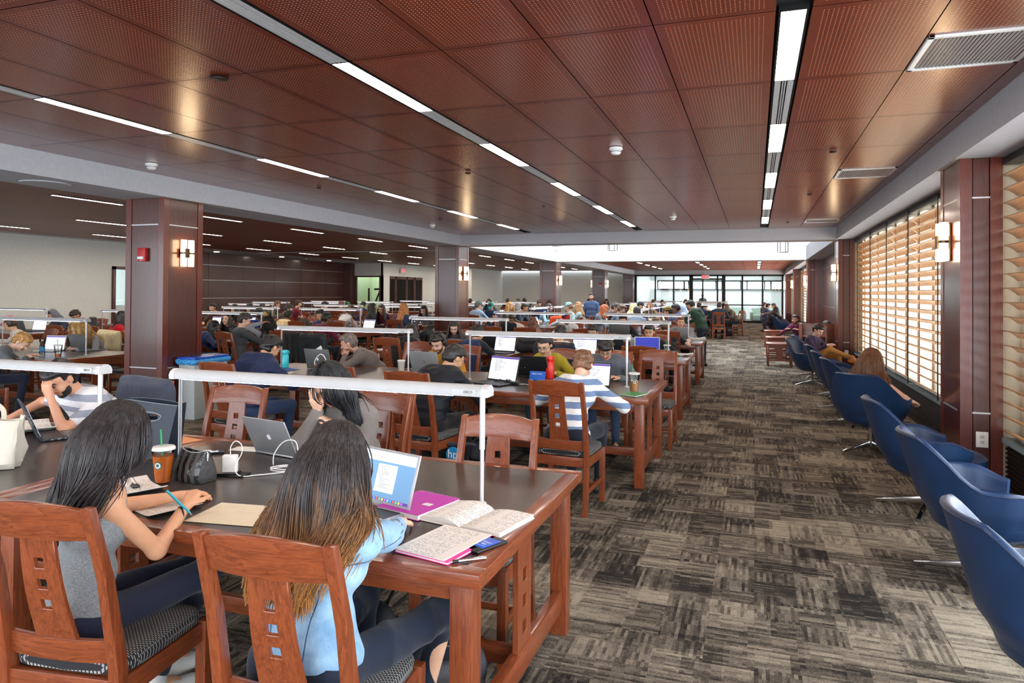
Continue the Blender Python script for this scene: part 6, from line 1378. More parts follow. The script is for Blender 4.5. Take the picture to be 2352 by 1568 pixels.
# --- bags
def backpack(loc, rz, label, rgb, sx=1.0, rgb2=(60, 62, 66), lay=0, logo=None):
    F_ = Field(); F_.cap((-.08*sx, 0, .10), (.08*sx, 0, .10), .10, None, 0, .04).cap((-.07*sx, .01, .28), (.07*sx, .01, .28), .09, None, 0, .05).cap((-.06*sx, .0, .38), (.06*sx, 0, .38), .06, None, 0, .05)
    vs, Q, tg = F_.mesh(.013, folds(.010, sum(map(ord, label)) % 50)); Mx = Matrix.Rotation(R(lay), 4, 'X')
    if lay: vs = vs @ np.array(Mx.to_3x3()).T; vs[:, 2] -= vs[:, 2].min()
    else: vs[:, 2] -= vs[:, 2].min()
    o = to_mesh('backpack', vs, Q, None, [plain('pack_%d_%d_%d' % rgb, rgb, .75, bump=.3, bscale=120)]); o.location = loc; o.rotation_euler[2] = R(rz); tag(o, label, 'backpack')
    F2 = Field(); F2.cap((-.05*sx, -.09, .07), (.05*sx, -.09, .07), .055, None, 0, .02).cap((-.05*sx, -.085, .16), (.05*sx, -.085, .16), .045, None, 0, .04); v2, Q2, t2 = F2.mesh(.013, folds(.006, 4)); 
    if lay: v2 = v2 @ np.array(Mx.to_3x3()).T; v2[:, 2] += .09
    to_mesh('front_pocket', v2, Q2, None, [plain('pack_%d_%d_%d' % rgb2, rgb2, .7, bump=.3)], o)
    mb = MB()
    pts = smooth_path([(-.02, .05, .42), (-.02, .09, .48), (.04, .09, .48), (.04, .05, .42)]); pts2 = smooth_path([(.08*sx, .07, .38), (.14*sx, .14, .28), (.12*sx, .13, .12), (.09*sx, .07, .06)])
    for pp in (pts, pts2):
        if lay: pp = [Mx @ p + Vector((0, 0, .06)) for p in pp]
        MB().tube(pp, .012, 6, flat=.4).build('strap', M_plastb, o, smooth=True)
    MB().tube([(Mx @ Vector(p) + Vector((0, 0, .09)) if lay else Vector(p)) for p in smooth_path([(-.07*sx, -.105, .2), (0, -.12, .245), (.07*sx, -.105, .2)])], .003, 5).build('zip', M_alu, o)
    return o
backpack((-3.12, 9.72, TZ), 10, 'big black backpack lying on the third row table', (34, 35, 38), 1.5, (50, 50, 54), lay=-68)
backpack((-1.02, 2.30, 0), 30, 'dark grey backpack on the floor under the table end', (44, 48, 58), 1.2, (80, 80, 84), lay=-60)
backpack((-1.42, 2.42, 0), -20, 'black bag on the floor behind the front table leg', (20, 22, 28), 1.0, (26, 28, 34))
backpack((-2.55, 6.45, 0), 15, 'black backpack on the floor below the second row table', (26, 27, 30), 1.1); backpack((-1.02, 10.3, 0), 70, 'dark and red backpack on the floor by the third row leg', (36, 40, 52), .9, (120, 30, 40), lay=-50)
backpack((-3.0, 5.9, 0), 0, 'black bag under the chairs of the second row', (22, 24, 28), 1.0); backpack((-4.35, 8.2, .02), 0, 'red backpack on the floor beyond the empty chair', (196, 30, 50), .9, (150, 20, 40))
backpack((-.95, 28.9, 0), 20, 'black backpack on the floor at the far aisle end', (24, 28, 40), 1.2, lay=-30); backpack((-.85, 31.2, 0), 60, 'brown bag on the floor behind the far black backpack', (110, 80, 56), .9)
# HP tote in front of black jacket
t = empty('laptop_sleeve', (-1.98, 4.62, 0), 'black laptop bag with round blue hp logo behind the front empty chair', 'bag', R(-8)); F_ = Field(); F_.cap((-.13, 0, .12), (.13, 0, .12), .07, None, 0, .03).cap((-.13, 0, .42), (.12, 0, .44), .05, None, 0, .05).cap((-.10, 0, .60), (.10, 0, .62), .02, None, 0, .03)
vs, Q, tg = F_.mesh(.012, folds(.006, 8)); vs[:, 2] -= vs[:, 2].min(); to_mesh('bag_body', vs, Q, None, [plain('bag_black', (28, 32, 42), .6)], t)
MB().lathe((-.03, -.062, .50), [(.055, -.004), (.055, .004)], 26, axis='y').build('logo_disc', plain('logo_blue', (20, 136, 196), .35), t); add_text('hp', t, (-.03, -.0675, .503), .085, M_logo, 'logo')
# --- garments over chair backs
def draped(x, y, rz, label, rgb, kind='plain', wd=.23, sleeve_=True, lining=None, lo_=.50):
    F_ = Field(); F_.cap((-wd, -.33, .985), (wd, -.33, .985), .036, None, 0, .02)
    for i in range(10):
        xx = -wd+.02+(2*wd-.04)*i/9; F_.cap((xx, -.355, .95), (xx*1.1, -.325-.012*(i % 3), lo_+.03*((i*7) % 4)), .034, .030, 0, .05); F_.cap((xx, -.29, .95), (xx, -.27, .74), .026, .02, 0, .04)
    if sleeve_:
        for s_ in (-1, 1): F_.cap((s_*wd*1.05, -.34, .93), (s_*(wd+.03), -.33, .46), .042, .032, 0, .02)
    vs, Q, tg = F_.mesh(.013, folds(.010, sum(map(ord, label)) % 60)); o = to_mesh('draped_jacket', vs, Q, None, [cloth(rgb, kind)]); o.location = (x, y, 0); o.rotation_euler[2] = R(rz); return tag(o, label, 'jacket')
CHAIRJ = [(-3.70, 9.10, -8, 'dark blue denim jacket draped behind the dark tee', (44, 58, 92), 'denim'), (-2.49, 9.1, 6, 'dark jacket draped on the chair of the white shirt', (44, 48, 62), 'plain'),
          (-4.22, 3.62, 176, 'slate grey jacket with beige lining over the chair behind the polo shirt', (74, 80, 96), 'plain'), (-6.25, 9.35, -12, 'black leather jacket hanging on a chair, centre left', (38, 42, 46), 'shell'),
          (-6.85, 9.75, -20, 'long black coat over a chair left of the leather jacket', (24, 26, 30), 'plain'), (-9.58, 7.95, 172, 'cream jacket draped behind the long blonde person', (220, 202, 158), 'plain'), (-9.9, 6.1, 0, 'black coat over a chair in front of the grey laptop, left wing', (28, 28, 34), 'plain'),
          (-8.75, 8.0, 180, 'navy coat over the chair right of the long blonde person', (26, 30, 52), 'plain'), (-5.05, 19.0, -10, 'orange jacket draped beneath the pale blue shirt', (226, 84, 44), 'plain')]
for x, y, rz, lab, rgb, kd in CHAIRJ: draped(x, y, rz, lab, rgb, kd if kd != 'denim' else 'plain')
# --- empty chairs the photo shows
EC = [(-1.26, 3.12, 180, 'empty cherry chair tucked at the far side of the front table, right one'), (-2.28, 3.62, 170, 'empty cherry chair beside the knit-clad person, front table far side'), (-3.26, 3.55, 186, 'empty cherry chair at the joint of the two front tables, far side'),
      (-4.22, 3.62, 176, 'cherry chair under the slate grey jacket'), (-3.45, 5.62, -6, 'empty cherry chair right of the navy puffer jacket'), (-4.10, 7.85, 180, 'empty cherry chair between bearded reader and headphone wearer'), (-6.25, 9.35, -12, 'cherry chair carrying the black leather jacket'),
      (-6.85, 9.75, -20, 'cherry chair carrying the long black coat'), (-2.9, 11.0, 180, 'empty cherry chair at the far side of the third row'), (-1.35, 9.0, 0, 'empty cherry chair before the dark blue screen, third row'), (-1.05, 7.78, 178, 'empty cherry chair at the aisle end behind the grey sweater'),
      (-2.95, 12.85, 0, 'empty cherry chair in the middle of the fourth row'), (-4.8, 12.85, 4, 'empty cherry chair left of the auburn-brown wavy hair'), (-9.9, 6.1, 0, 'cherry chair under the black coat, left wing'), (-8.75, 8.0, 180, 'cherry chair under the navy coat, left wing'),
      (-9.15, 9.6, 10, 'empty cherry chair, second left wing row near the column'), (-10.2, 10.0, 0, 'empty cherry chair beside the red top, left wing'), (-8.4, 13.1, 0, 'empty cherry chair third left wing row right'), (-9.4, 13.15, 0, 'empty cherry chair third left wing row beside the cream fleece'),
      (-10.6, 14.9, 180, 'empty cherry chair third left wing row far side'), (-8.6, 16.9, 0, 'empty cherry chair fourth left wing row right'), (-9.9, 16.9, 0, 'empty cherry chair fourth left wing row second'), (-11.0, 16.9, 0, 'empty cherry chair fourth left wing row third'),
      (-12.2, 20.7, 0, 'empty cherry chair fifth left wing row'), (-8.6, 20.7, 0, 'empty cherry chair fifth left wing row right'), (-1.55, 17.3, -60, 'cherry chair pulled out in the aisle beside the green coat'), (-2.9, 26.95, 0, 'empty cherry chair beyond the tall bay, left of the teal shirt'),
      (-1.9, 18.2, 90, 'empty cherry chair right side of the tall bay tables'), (-1.9, 20.2, 90, 'empty cherry chair right side of the tall bay tables, further'), (-4.75, 22.5, 90, 'empty cherry chair between the files under the tall bay')]
for x, y, a, lab in EC: place_chair(x, y, R(a), lab, 'empty cherry library chairs')
# ================================================================== THE READERS (generated placements, metres)
person('person in navy hooded puffer jacket, back to camera, by the blue bin', -4.55, 5.45, -14, 1, sk=(205, 158, 124), top=(34, 44, 78), topk='shell', puff=0.034, hood=True, hair=(14, 12, 14), head=(40, 0, 0), w=1.22, pants=(52, 70, 104), LH=(-0.1, 0.45, 0.79), RH=(0.26, 0.42, 0.79), s=0.95, seat=0.46, lean=30)
seat_under(-4.55, 5.45, -14, 0, 'person in navy hooded puffer jacket, back to camera, by the blue bin')
person('person in black jacket hunched at a big laptop, back to camera', -2.64, 5.45, -12, 1, sk=(205, 158, 124), top=(30, 32, 40), topk='shell', puff=0.024, hood=True, hair=(28, 24, 24), head=(38, -22, 0), w=1.12, pants=(26, 26, 30), s=0.95, seat=0.46, lean=38)
seat_under(-2.64, 5.45, -12, 0, 'person in black jacket hunched at a big laptop, back to camera')
person('person in blue and white striped hooded top, back to camera', -1.37, 5.35, -6, 1, sk=(226, 184, 160), top=(232, 230, 228), topk='stripe', top2=(112, 134, 170), hood=True, hair=(112, 76, 52), hstyle='fluffy', head=(45, 8, 0), w=0.95, pants=(28, 34, 48), LH=(-0.25, 0.44, 0.79), RH=(0.26, 0.34, 0.79), eR=(1, -0.3, -0.5), s=0.95, seat=0.46, lean=38)
seat_under(-1.37, 5.35, -6, 0, 'person in blue and white striped hooded top, back to camera')
person('bearded person in brown-grey sweater reading a sheet of paper', -4.36, 7.6, 118, 1, sk=(196, 150, 128), top=(104, 94, 90), hair=(96, 84, 78), head=(25, 0, 0), beard=(58, 46, 42), w=1.2, pants=(84, 86, 104), LH=(-0.12, 0.4, 0.88), RH=(0.05, 0.4, 0.9), lknee=(-0.2, 0.38, 0.6), rknee=(0.22, 0.3, 0.62), rank=(-0.1, 0.42, 0.45), s=0.95, seat=0.46, lean=48)
seat_under(-4.36, 7.6, 118, 180, 'bearded person in brown-grey sweater reading a sheet of paper')
person('person with black headphones and mustard top behind a silver laptop', -3.37, 7.55, 172, 1, sk=(206, 164, 140), top=(176, 130, 40), hair=(24, 18, 16), head=(34, 8, 0), phones=True, beard=(60, 46, 40), w=1.05, s=0.95, seat=0.46, lean=36)
seat_under(-3.37, 7.55, 172, 180, 'person with black headphones and mustard top behind a silver laptop')
person('person in mustard-yellow sweater and glasses holding a black laptop', -2.12, 7.5, 178, 1, sk=(214, 172, 142), top=(176, 158, 30), topk='knit', fem=True, hair=(24, 18, 16), hstyle='bun', glasses=True, head=(30, 0, 0), LH=(-0.16, 0.36, 0.8), RH=(0.2, 0.42, 0.86), pants=(60, 84, 100), s=0.95, seat=0.46, lean=34)
seat_under(-2.12, 7.5, 178, 180, 'person in mustard-yellow sweater and glasses holding a black laptop')
person('person in grey sweater and glasses looking down beside red bottle', -1.49, 7.5, 184, 1, sk=(206, 158, 128), top=(84, 88, 96), topk='marl', top2=(100, 104, 112), hair=(24, 18, 16), hstyle='fluffy', glasses=True, head=(42, 4, 0), pants=(58, 74, 100), w=1.1, hlen=0.1, s=0.95, seat=0.46, lean=34)
seat_under(-1.49, 7.5, 184, 180, 'person in grey sweater and glasses looking down beside red bottle')
person('person in dark tee seen from behind, blue jacket over the chair', -3.84, 9.1, -8, 2, sk=(205, 158, 124), top=(44, 46, 54), hair=(24, 18, 16), head=(20, -10, 0), w=1.1, sleeve='short', s=0.95, seat=0.46, lean=42)
seat_under(-3.84, 9.1, -8, 0, 'person in dark tee seen from behind, blue jacket over the chair')
person('person in grey turtleneck looking down beside the second column', -4.72, 10.9, 186, 2, sk=(222, 180, 158), top=(92, 86, 86), topk='knit', scarf=True, fem=True, hair=(36, 26, 24), hstyle='long', hlen=0.2, head=(32, 8, 0), s=0.95, seat=0.46, lean=38)
seat_under(-4.72, 10.9, 186, 180, 'person in grey turtleneck looking down beside the second column')
person('person in black jacket seen from behind, left of the headphone wearer', -4.93, 9.15, -5, 2, sk=(205, 158, 124), top=(28, 28, 32), topk='shell', puff=0.014, hood=True, hair=(24, 18, 16), hstyle='long', hlen=0.16, head=(30, 0, 0), s=0.95, seat=0.46, lean=42)
seat_under(-4.93, 9.15, -5, 0, 'person in black jacket seen from behind, left of the headphone wearer')
person('person in white shirt seen from behind at the third row table', -2.51, 9.1, 6, 2, sk=(205, 158, 124), top=(216, 208, 196), hair=(24, 18, 16), hstyle='fluffy', head=(22, 5, 0), s=0.95, seat=0.46, lean=38)
seat_under(-2.51, 9.1, 6, 0, 'person in white shirt seen from behind at the third row table')
person('person in black hooded top, chin on hand, behind dark blue screen', -1.5, 10.95, 180, 1, sk=(200, 150, 122), top=(32, 33, 38), hood=True, hair=(24, 18, 16), head=(16, 0, 0), w=1.05, RH='chin', eR=(0.6, 0.2, -1), LH=(-0.3, 0.36, 0.79), s=0.95, seat=0.46, lean=40)
seat_under(-1.5, 10.95, 180, 180, 'person in black hooded top, chin on hand, behind dark blue screen')
person('person with glasses in bright blue shirt at the third row table', -2.35, 10.95, 178, 2, sk=(206, 160, 130), top=(36, 62, 150), hair=(24, 18, 16), glasses=True, head=(26, 0, 0), s=0.95, seat=0.46, lean=42)
seat_under(-2.35, 10.95, 178, 180, 'person with glasses in bright blue shirt at the third row table')
person('person in navy sweater seen from behind beside the first column', -8.94, 9.35, -30, 1, sk=(130, 88, 66), top=(40, 54, 92), topk='marl', top2=(46, 60, 100), hair=(18, 16, 18), hstyle='long', hlen=0.18, head=(22, -28, 0), pants=(110, 138, 168), w=1.05, LH=(-0.05, 0.44, 0.79), RH=(0.28, 0.42, 0.86), s=0.95, seat=0.46, lean=48)
seat_under(-8.94, 9.35, -30, 0, 'person in navy sweater seen from behind beside the first column')
person('long-haired person in black staring toward the camera', -9.98, 11.6, 186, 2, sk=(214, 168, 140), top=(30, 28, 32), fem=True, hair=(24, 18, 16), hstyle='long', hlen=0.34, head=(4, 6, 0), s=0.95, seat=0.46, lean=40)
seat_under(-9.98, 11.6, 186, 180, 'long-haired person in black staring toward the camera')
person('long-haired person in grey sleeves, hand raised to the ear', -7.79, 10.0, 60, 1, sk=(176, 124, 98), top=(120, 122, 128), topk='marl', fem=True, hair=(24, 18, 16), hstyle='bob', strand=(1200, 0.44, 0.06), head=(8, 30, 0), LH=(-0.14, 0.18, 1.1), eL=(-1, 0.4, -0.8), RH=(0.3, 0.4, 0.82), s=0.95, seat=0.46, lean=38)
seat_under(-7.79, 10.0, 60, 180, 'long-haired person in grey sleeves, hand raised to the ear')
person('person in dark grey seen from behind near the black haired starer', -7.81, 9.25, -30, 2, sk=(226, 184, 160), top=(72, 74, 80), hair=(52, 44, 40), head=(30, -20, 0), z0=0.0, s=0.95, seat=0.46, lean=2)
seat_under(-7.81, 9.25, -30, 0, 'person in dark grey seen from behind near the black haired starer')
person('person in plaid shirt behind a bright blue laptop', -10.45, 13.1, 174, 2, sk=(88, 58, 46), top=(150, 132, 112), topk='plaid', top2=(64, 56, 58), hair=(16, 14, 14), head=(26, 0, 0), s=0.95, seat=0.46, lean=20)
seat_under(-10.45, 13.1, 174, 180, 'person in plaid shirt behind a bright blue laptop')
person('person in cream fleece jacket seen from behind in the left wing', -9.98, 13.0, -12, 2, sk=(130, 88, 66), top=(222, 200, 158), hair=(24, 18, 16), hstyle='short', puff=0.016, head=(20, 0, 0), s=0.95, seat=0.46, lean=32)
seat_under(-9.98, 13.0, -12, 0, 'person in cream fleece jacket seen from behind in the left wing')
person('person in maroon shirt seen from behind beside a black jacket', -7.92, 11.4, -16, 2, sk=(130, 88, 66), top=(118, 30, 60), hair=(18, 16, 18), head=(26, -10, 0), w=1.15, s=0.95, seat=0.46, lean=30)
seat_under(-7.92, 11.4, -16, 0, 'person in maroon shirt seen from behind beside a black jacket')
person('person in beige hooded sweater facing camera, fourth row', -4.97, 14.65, 178, 2, sk=(130, 88, 66), top=(206, 194, 182), hood=True, hair=(22, 18, 16), head=(26, 0, 0), w=1.1, s=0.95, seat=0.46, lean=40)
seat_under(-4.97, 14.65, 178, 180, 'person in beige hooded sweater facing camera, fourth row')
person('person with long wavy auburn-brown hair, back to camera, fourth row', -4.08, 12.8, 6, 2, sk=(226, 184, 160), top=(150, 112, 96), fem=True, hair=(96, 52, 34), hstyle='wavy', hlen=0.28, head=(14, 0, 0), s=0.95, seat=0.46, lean=44)
seat_under(-4.08, 12.8, 6, 0, 'person with long wavy auburn-brown hair, back to camera, fourth row')
person('person in red cap and white jacket at the fourth row table', -3.77, 14.65, 176, 2, sk=(130, 88, 66), top=(214, 212, 208), hair=(24, 18, 16), cap_=('cap', (196, 24, 58)), head=(36, 0, 0), s=0.95, seat=0.46, lean=28)
seat_under(-3.77, 14.65, 176, 180, 'person in red cap and white jacket at the fourth row table')
person('person in black tee leaning left over the fourth row table', -1.48, 12.75, 14, 2, sk=(216, 172, 150), top=(34, 36, 42), hair=(66, 46, 36), head=(22, 20, 0), sleeve='short', w=1.15, RH=(0.42, 0.3, 0.79), s=0.95, seat=0.46, lean=46)
seat_under(-1.48, 12.75, 14, 0, 'person in black tee leaning left over the fourth row table')
person('person in grey zip jacket facing camera at a silver laptop', -1.46, 14.6, 190, 2, sk=(222, 170, 146), top=(128, 126, 122), hood=True, hair=(110, 78, 58), head=(12, 10, 0), w=1.05, s=0.95, seat=0.46, lean=38)
seat_under(-1.46, 14.6, 190, 180, 'person in grey zip jacket facing camera at a silver laptop')
person('person in black tee facing camera, fourth row beside the grey jacket', -2.57, 14.65, 180, 2, sk=(208, 160, 134), top=(34, 34, 40), hair=(24, 18, 16), head=(22, 0, 0), s=0.95, seat=0.46, lean=34)
seat_under(-2.57, 14.65, 180, 180, 'person in black tee facing camera, fourth row beside the grey jacket')
person('person in pink cap at the left picture edge', -11.0, 8.05, 150, 2, sk=(205, 158, 124), top=(196, 186, 170), hair=(60, 40, 32), cap_=('cap', (232, 150, 160)), head=(24, -60, 0), s=0.95, seat=0.46, lean=32)
seat_under(-11.0, 8.05, 150, 180, 'person in pink cap at the left picture edge')
person('fair-haired person in grey cardigan writing, bent low at left edge', -9.03, 6.05, -36, 1, sk=(226, 184, 160), top=(98, 100, 104), topk='marl', top2=(112, 114, 118), fem=True, hair=(176, 130, 72), hstyle='short', head=(50, -30, 0), pants=(26, 30, 48), LH=(-0.05, 0.5, 0.79), RH=(0.14, 0.44, 0.79), s=0.95, seat=0.46, lean=48)
seat_under(-9.03, 6.05, -36, 0, 'fair-haired person in grey cardigan writing, bent low at left edge')
person('long blonde person in grey sweater looking down, left wing table', -9.36, 7.95, 172, 1, sk=(226, 184, 160), top=(112, 114, 120), topk='marl', fem=True, hair=(190, 146, 84), hstyle='bob', strand=(1400, 0.46, 0.25), head=(34, -8, 0), s=0.95, seat=0.46, lean=36)
seat_under(-9.36, 7.95, 172, 180, 'long blonde person in grey sweater looking down, left wing table')
person('person in grey hooded sweatshirt, hood up, against the pale wall', -14.53, 11.5, 172, 2, sk=(205, 158, 124), top=(62, 68, 90), hair=(24, 18, 16), cap_=('hood', (120, 122, 132)), head=(30, 0, 0), s=0.95, seat=0.46, lean=36)
seat_under(-14.53, 11.5, 172, 180, 'person in grey hooded sweatshirt, hood up, against the pale wall')
person('dark haired person next to the grey hood, left wing', -13.91, 11.5, 180, 2, sk=(205, 158, 124), top=(36, 42, 62), hair=(24, 18, 16), hstyle='fluffy', head=(46, 0, 0), s=0.95, seat=0.46, lean=28)
seat_under(-13.91, 11.5, 180, 180, 'dark haired person next to the grey hood, left wing')
person('dark haired person in black seen from behind the blonde one', -12.01, 9.65, -10, 2, sk=(205, 158, 124), top=(26, 26, 32), hair=(22, 16, 14), hstyle='long', hlen=0.2, head=(20, 0, 0), s=0.95, seat=0.46, lean=50)
seat_under(-12.01, 9.65, -10, 0, 'dark haired person in black seen from behind the blonde one')
person('person in bright red top beside the first column, left wing', -11.13, 9.7, -20, 2, sk=(205, 158, 124), top=(196, 20, 34), fem=True, hair=(28, 20, 18), hstyle='long', hlen=0.3, head=(10, 20, 0), s=0.95, seat=0.46, lean=26)
seat_under(-11.13, 9.7, -20, 0, 'person in bright red top beside the first column, left wing')
person('person with long black hair in grey-brown knit, hiding face in hands', -2.27, 3.68, 176, 1, sk=(226, 178, 150), top=(138, 130, 124), topk='knit', fem=True, hair=(20, 20, 24), hstyle='bob', strand=(2400, 0.36, 0.06), head=(40, -6, 0), LH=(-0.04, 0.24, 0.86), RH='face', eL=(-0.5, -0.1, -1), eR=(0.5, 0.5, -1), pants=(40, 44, 60), w=1.08, curlR=0.15, s=0.95, seat=0.46, lean=26)
seat_under(-2.27, 3.68, 176, 180, 'person with long black hair in grey-brown knit, hiding face in hands')
person('bearded person in white polo with grey stripes, forehead on fist', -4.19, 3.62, 168, 1, sk=(214, 160, 130), top=(226, 226, 230), topk='stripe', top2=(150, 156, 172), sleeve='short', hair=(18, 16, 20), beard=(26, 22, 22), head=(42, 14, 0), RH=(0.4, 0.4, 0.8), LH='brow', eL=(-0.4, 0.6, -1), eR=(1, 0.2, -0.2), w=1.2, collar=True, curlL=1.3, s=0.95, seat=0.46, lean=34)
seat_under(-4.19, 3.62, 168, 180, 'bearded person in white polo with grey stripes, forehead on fist')
person('person in green-grey cap and pale blue shirt before orange jacket', -7.65, 19.0, -10, 3, group='seated students in the far rows', top=(158, 180, 206), hair=(80, 90, 80), cap_=('cap', (96, 112, 104)), head=(20, -30, 0), s=1.02, seat=0.49, lean=0)
seat_under(-7.65, 19.0, -10, 0, 'person in green-grey cap and pale blue shirt before orange jacket')
person('person in teal cap at a table left under the tall bay', -7.7, 20.3, 190, 3, group='seated students in the far rows', top=(40, 60, 90), hair=(24, 18, 16), cap_=('cap', (20, 140, 124)), head=(34, 0, 0), s=1.02, seat=0.49, lean=20)
seat_under(-7.7, 20.3, 190, 180, 'person in teal cap at a table left under the tall bay')
person('blonde person in dark green coat right of the teal cap', -6.61, 18.6, -90, 3, group='seated students in the far rows', top=(64, 76, 60), hair=(176, 130, 72), hstyle='wavy', hlen=0.25, head=(18, -30, 0), s=1.02, seat=0.49, lean=12)
seat_under(-6.61, 18.6, -90, 180, 'blonde person in dark green coat right of the teal cap')
person('balding person with glasses in navy, profile to the right', -6.52, 19.3, -90, 2, group='seated students in the far rows', top=(38, 46, 66), sk=(205, 158, 124), hair=(44, 36, 34), glasses=True, head=(22, 0, 0), s=1.02, seat=0.49, lean=24)
seat_under(-6.52, 19.3, -90, 180, 'balding person with glasses in navy, profile to the right')
person('dark long-haired person right of the balding person', -6.6, 20.2, -90, 3, group='seated students in the far rows', top=(60, 50, 52), hair=(24, 18, 16), hstyle='long', hlen=0.3, head=(10, 0, 0), s=1.02, seat=0.49, lean=30)
seat_under(-6.6, 20.2, -90, 180, 'dark long-haired person right of the balding person')
person('person with grey-dark hair in light blue, profile right, before third column', -6.38, 21.2, -90, 2, group='seated students in the far rows', sk=(226, 184, 160), top=(142, 186, 210), fem=True, hair=(62, 58, 62), hstyle='long', hlen=0.34, head=(14, 0, 0), s=1.02, seat=0.49, lean=32)
seat_under(-6.38, 21.2, -90, 180, 'person with grey-dark hair in light blue, profile right, before third column')
person('person in pale blue cap and mint jacket under the tall bay', -4.8, 18.5, 90, 2, group='seated students in the far rows', top=(170, 206, 206), sk=(226, 184, 160), hair=(120, 90, 60), cap_=('cap', (150, 200, 204)), head=(20, 0, 0), s=1.02, seat=0.49, lean=0)
seat_under(-4.8, 18.5, 90, 180, 'person in pale blue cap and mint jacket under the tall bay')
person('person with long light brown hair beside the pale blue cap', -4.8, 19.8, 90, 3, group='seated students in the far rows', top=(150, 170, 170), fem=True, hair=(150, 110, 70), hstyle='long', hlen=0.34, head=(10, 0, 0), s=1.02, seat=0.49, lean=8)
seat_under(-4.8, 19.8, 90, 180, 'person with long light brown hair beside the pale blue cap')
person('person with straight brown hair seen from behind, middle crowd', -6.39, 23.0, -90, 3, group='seated students in the far rows', top=(170, 120, 100), fem=True, hair=(92, 62, 48), hstyle='long', hlen=0.3, head=(20, 0, 0), s=1.02, seat=0.49, lean=56)
seat_under(-6.39, 23.0, -90, 180, 'person with straight brown hair seen from behind, middle crowd')
person('person with black hair and glasses in white, profile left', -4.58, 22.6, 90, 2, group='seated students in the far rows', sk=(205, 158, 124), top=(220, 220, 218), hair=(24, 18, 16), glasses=True, head=(20, 0, 0), s=1.02, seat=0.49, lean=56)
seat_under(-4.58, 22.6, 90, 180, 'person with black hair and glasses in white, profile left')
person('red-haired person bending in profile, middle crowd', -3.74, 17.6, -90, 3, group='seated students in the far rows', top=(120, 130, 140), sk=(226, 184, 160), hair=(190, 100, 56), hstyle='long', hlen=0.2, head=(40, 0, 0), s=1.02, seat=0.49, lean=10)
seat_under(-3.74, 17.6, -90, 180, 'red-haired person bending in profile, middle crowd')
person('tousled dark-haired person in black, taller, middle crowd', -3.76, 19.7, -90, 2, group='seated students in the far rows', sk=(226, 184, 160), top=(40, 44, 52), hair=(60, 52, 48), hstyle='fluffy', head=(34, 0, 0), s=1.02, seat=0.49, lean=0)
seat_under(-3.76, 19.7, -90, 180, 'tousled dark-haired person in black, taller, middle crowd')
person('person with glasses and grey-brown hair in slate top, middle crowd', -3.6, 18.8, -90, 2, group='seated students in the far rows', sk=(226, 184, 160), top=(96, 106, 124), hair=(96, 72, 60), glasses=True, head=(24, 0, 0), hstyle='fluffy', s=1.02, seat=0.49, lean=22)
seat_under(-3.6, 18.8, -90, 180, 'person with glasses and grey-brown hair in slate top, middle crowd')
person('platinum blonde person, middle crowd', -3.54, 20.6, -90, 3, group='seated students in the far rows', top=(196, 190, 180), fem=True, sk=(226, 184, 160), hair=(222, 190, 130), hstyle='wavy', hlen=0.16, head=(30, 0, 0), s=1.02, seat=0.49, lean=18)
seat_under(-3.54, 20.6, -90, 180, 'platinum blonde person, middle crowd')
person('person in dark knit cap seen from behind, middle crowd', -2.72, 16.9, 0, 3, group='seated students in the far rows', top=(150, 168, 190), hair=(60, 56, 60), hstyle='fluffy', head=(20, 0, 0), s=1.02, seat=0.49, lean=28)
seat_under(-2.72, 16.9, 0, 0, 'person in dark knit cap seen from behind, middle crowd')
person('person with dark cap and glasses facing camera, far middle', -3.76, 23.5, -90, 3, group='seated students in the far rows', top=(50, 56, 80), hair=(24, 18, 16), cap_=('cap', (36, 40, 60)), head=(22, 0, 0), s=1.02, seat=0.49, lean=16)
seat_under(-3.76, 23.5, -90, 180, 'person with dark cap and glasses facing camera, far middle')
person('curly brown-haired person right of the dark cap, far middle', -3.41, 25.0, 160, 3, group='seated students in the far rows', top=(120, 100, 80), fem=True, hair=(120, 80, 50), hstyle='wavy', hlen=0.14, head=(20, 0, 0), s=1.02, seat=0.49, lean=26)
seat_under(-3.41, 25.0, 160, 180, 'curly brown-haired person right of the dark cap, far middle')
person('person in black and yellow striped beanie, back to camera', -1.77, 17.5, 90, 2, group='seated students in the far rows', top=(46, 56, 84), hair=(24, 18, 16), cap_=('beanie', (30, 36, 50)), head=(14, 0, 0), w=1.1, s=1.02, seat=0.49, lean=30)
seat_under(-1.77, 17.5, 90, 180, 'person in black and yellow striped beanie, back to camera')
person('dark-haired person in blue behind the beanie', -1.96, 18.9, 90, 3, group='seated students in the far rows', top=(54, 80, 140), sk=(130, 88, 66), hair=(24, 18, 16), head=(30, 0, 0), s=1.02, seat=0.49, lean=0)
seat_under(-1.96, 18.9, 90, 180, 'dark-haired person in blue behind the beanie')
person('person in pale blue hood beside the green coat', -1.85, 19.6, 90, 3, group='seated students in the far rows', top=(186, 206, 224), hair=(24, 18, 16), cap_=('hood', (186, 206, 224)), head=(30, 0, 0), s=1.02, seat=0.49, lean=6)
seat_under(-1.85, 19.6, 90, 180, 'person in pale blue hood beside the green coat')
person('dark-haired person in maroon, fifth row right', -1.74, 22.1, 90, 2, group='seated students in the far rows', top=(110, 34, 56), hair=(28, 26, 30), head=(34, 0, 0), s=1.02, seat=0.49, lean=48)
seat_under(-1.74, 22.1, 90, 180, 'dark-haired person in maroon, fifth row right')
person('round-faced person in orange-red, far right crowd', -2.07, 24.8, 178, 3, group='seated students in the far rows', top=(170, 60, 50), sk=(205, 158, 124), fem=True, hair=(24, 18, 16), hstyle='bun', head=(14, 0, 0), s=1.02, seat=0.49, lean=26)
seat_under(-2.07, 24.8, 178, 180, 'round-faced person in orange-red, far right crowd')
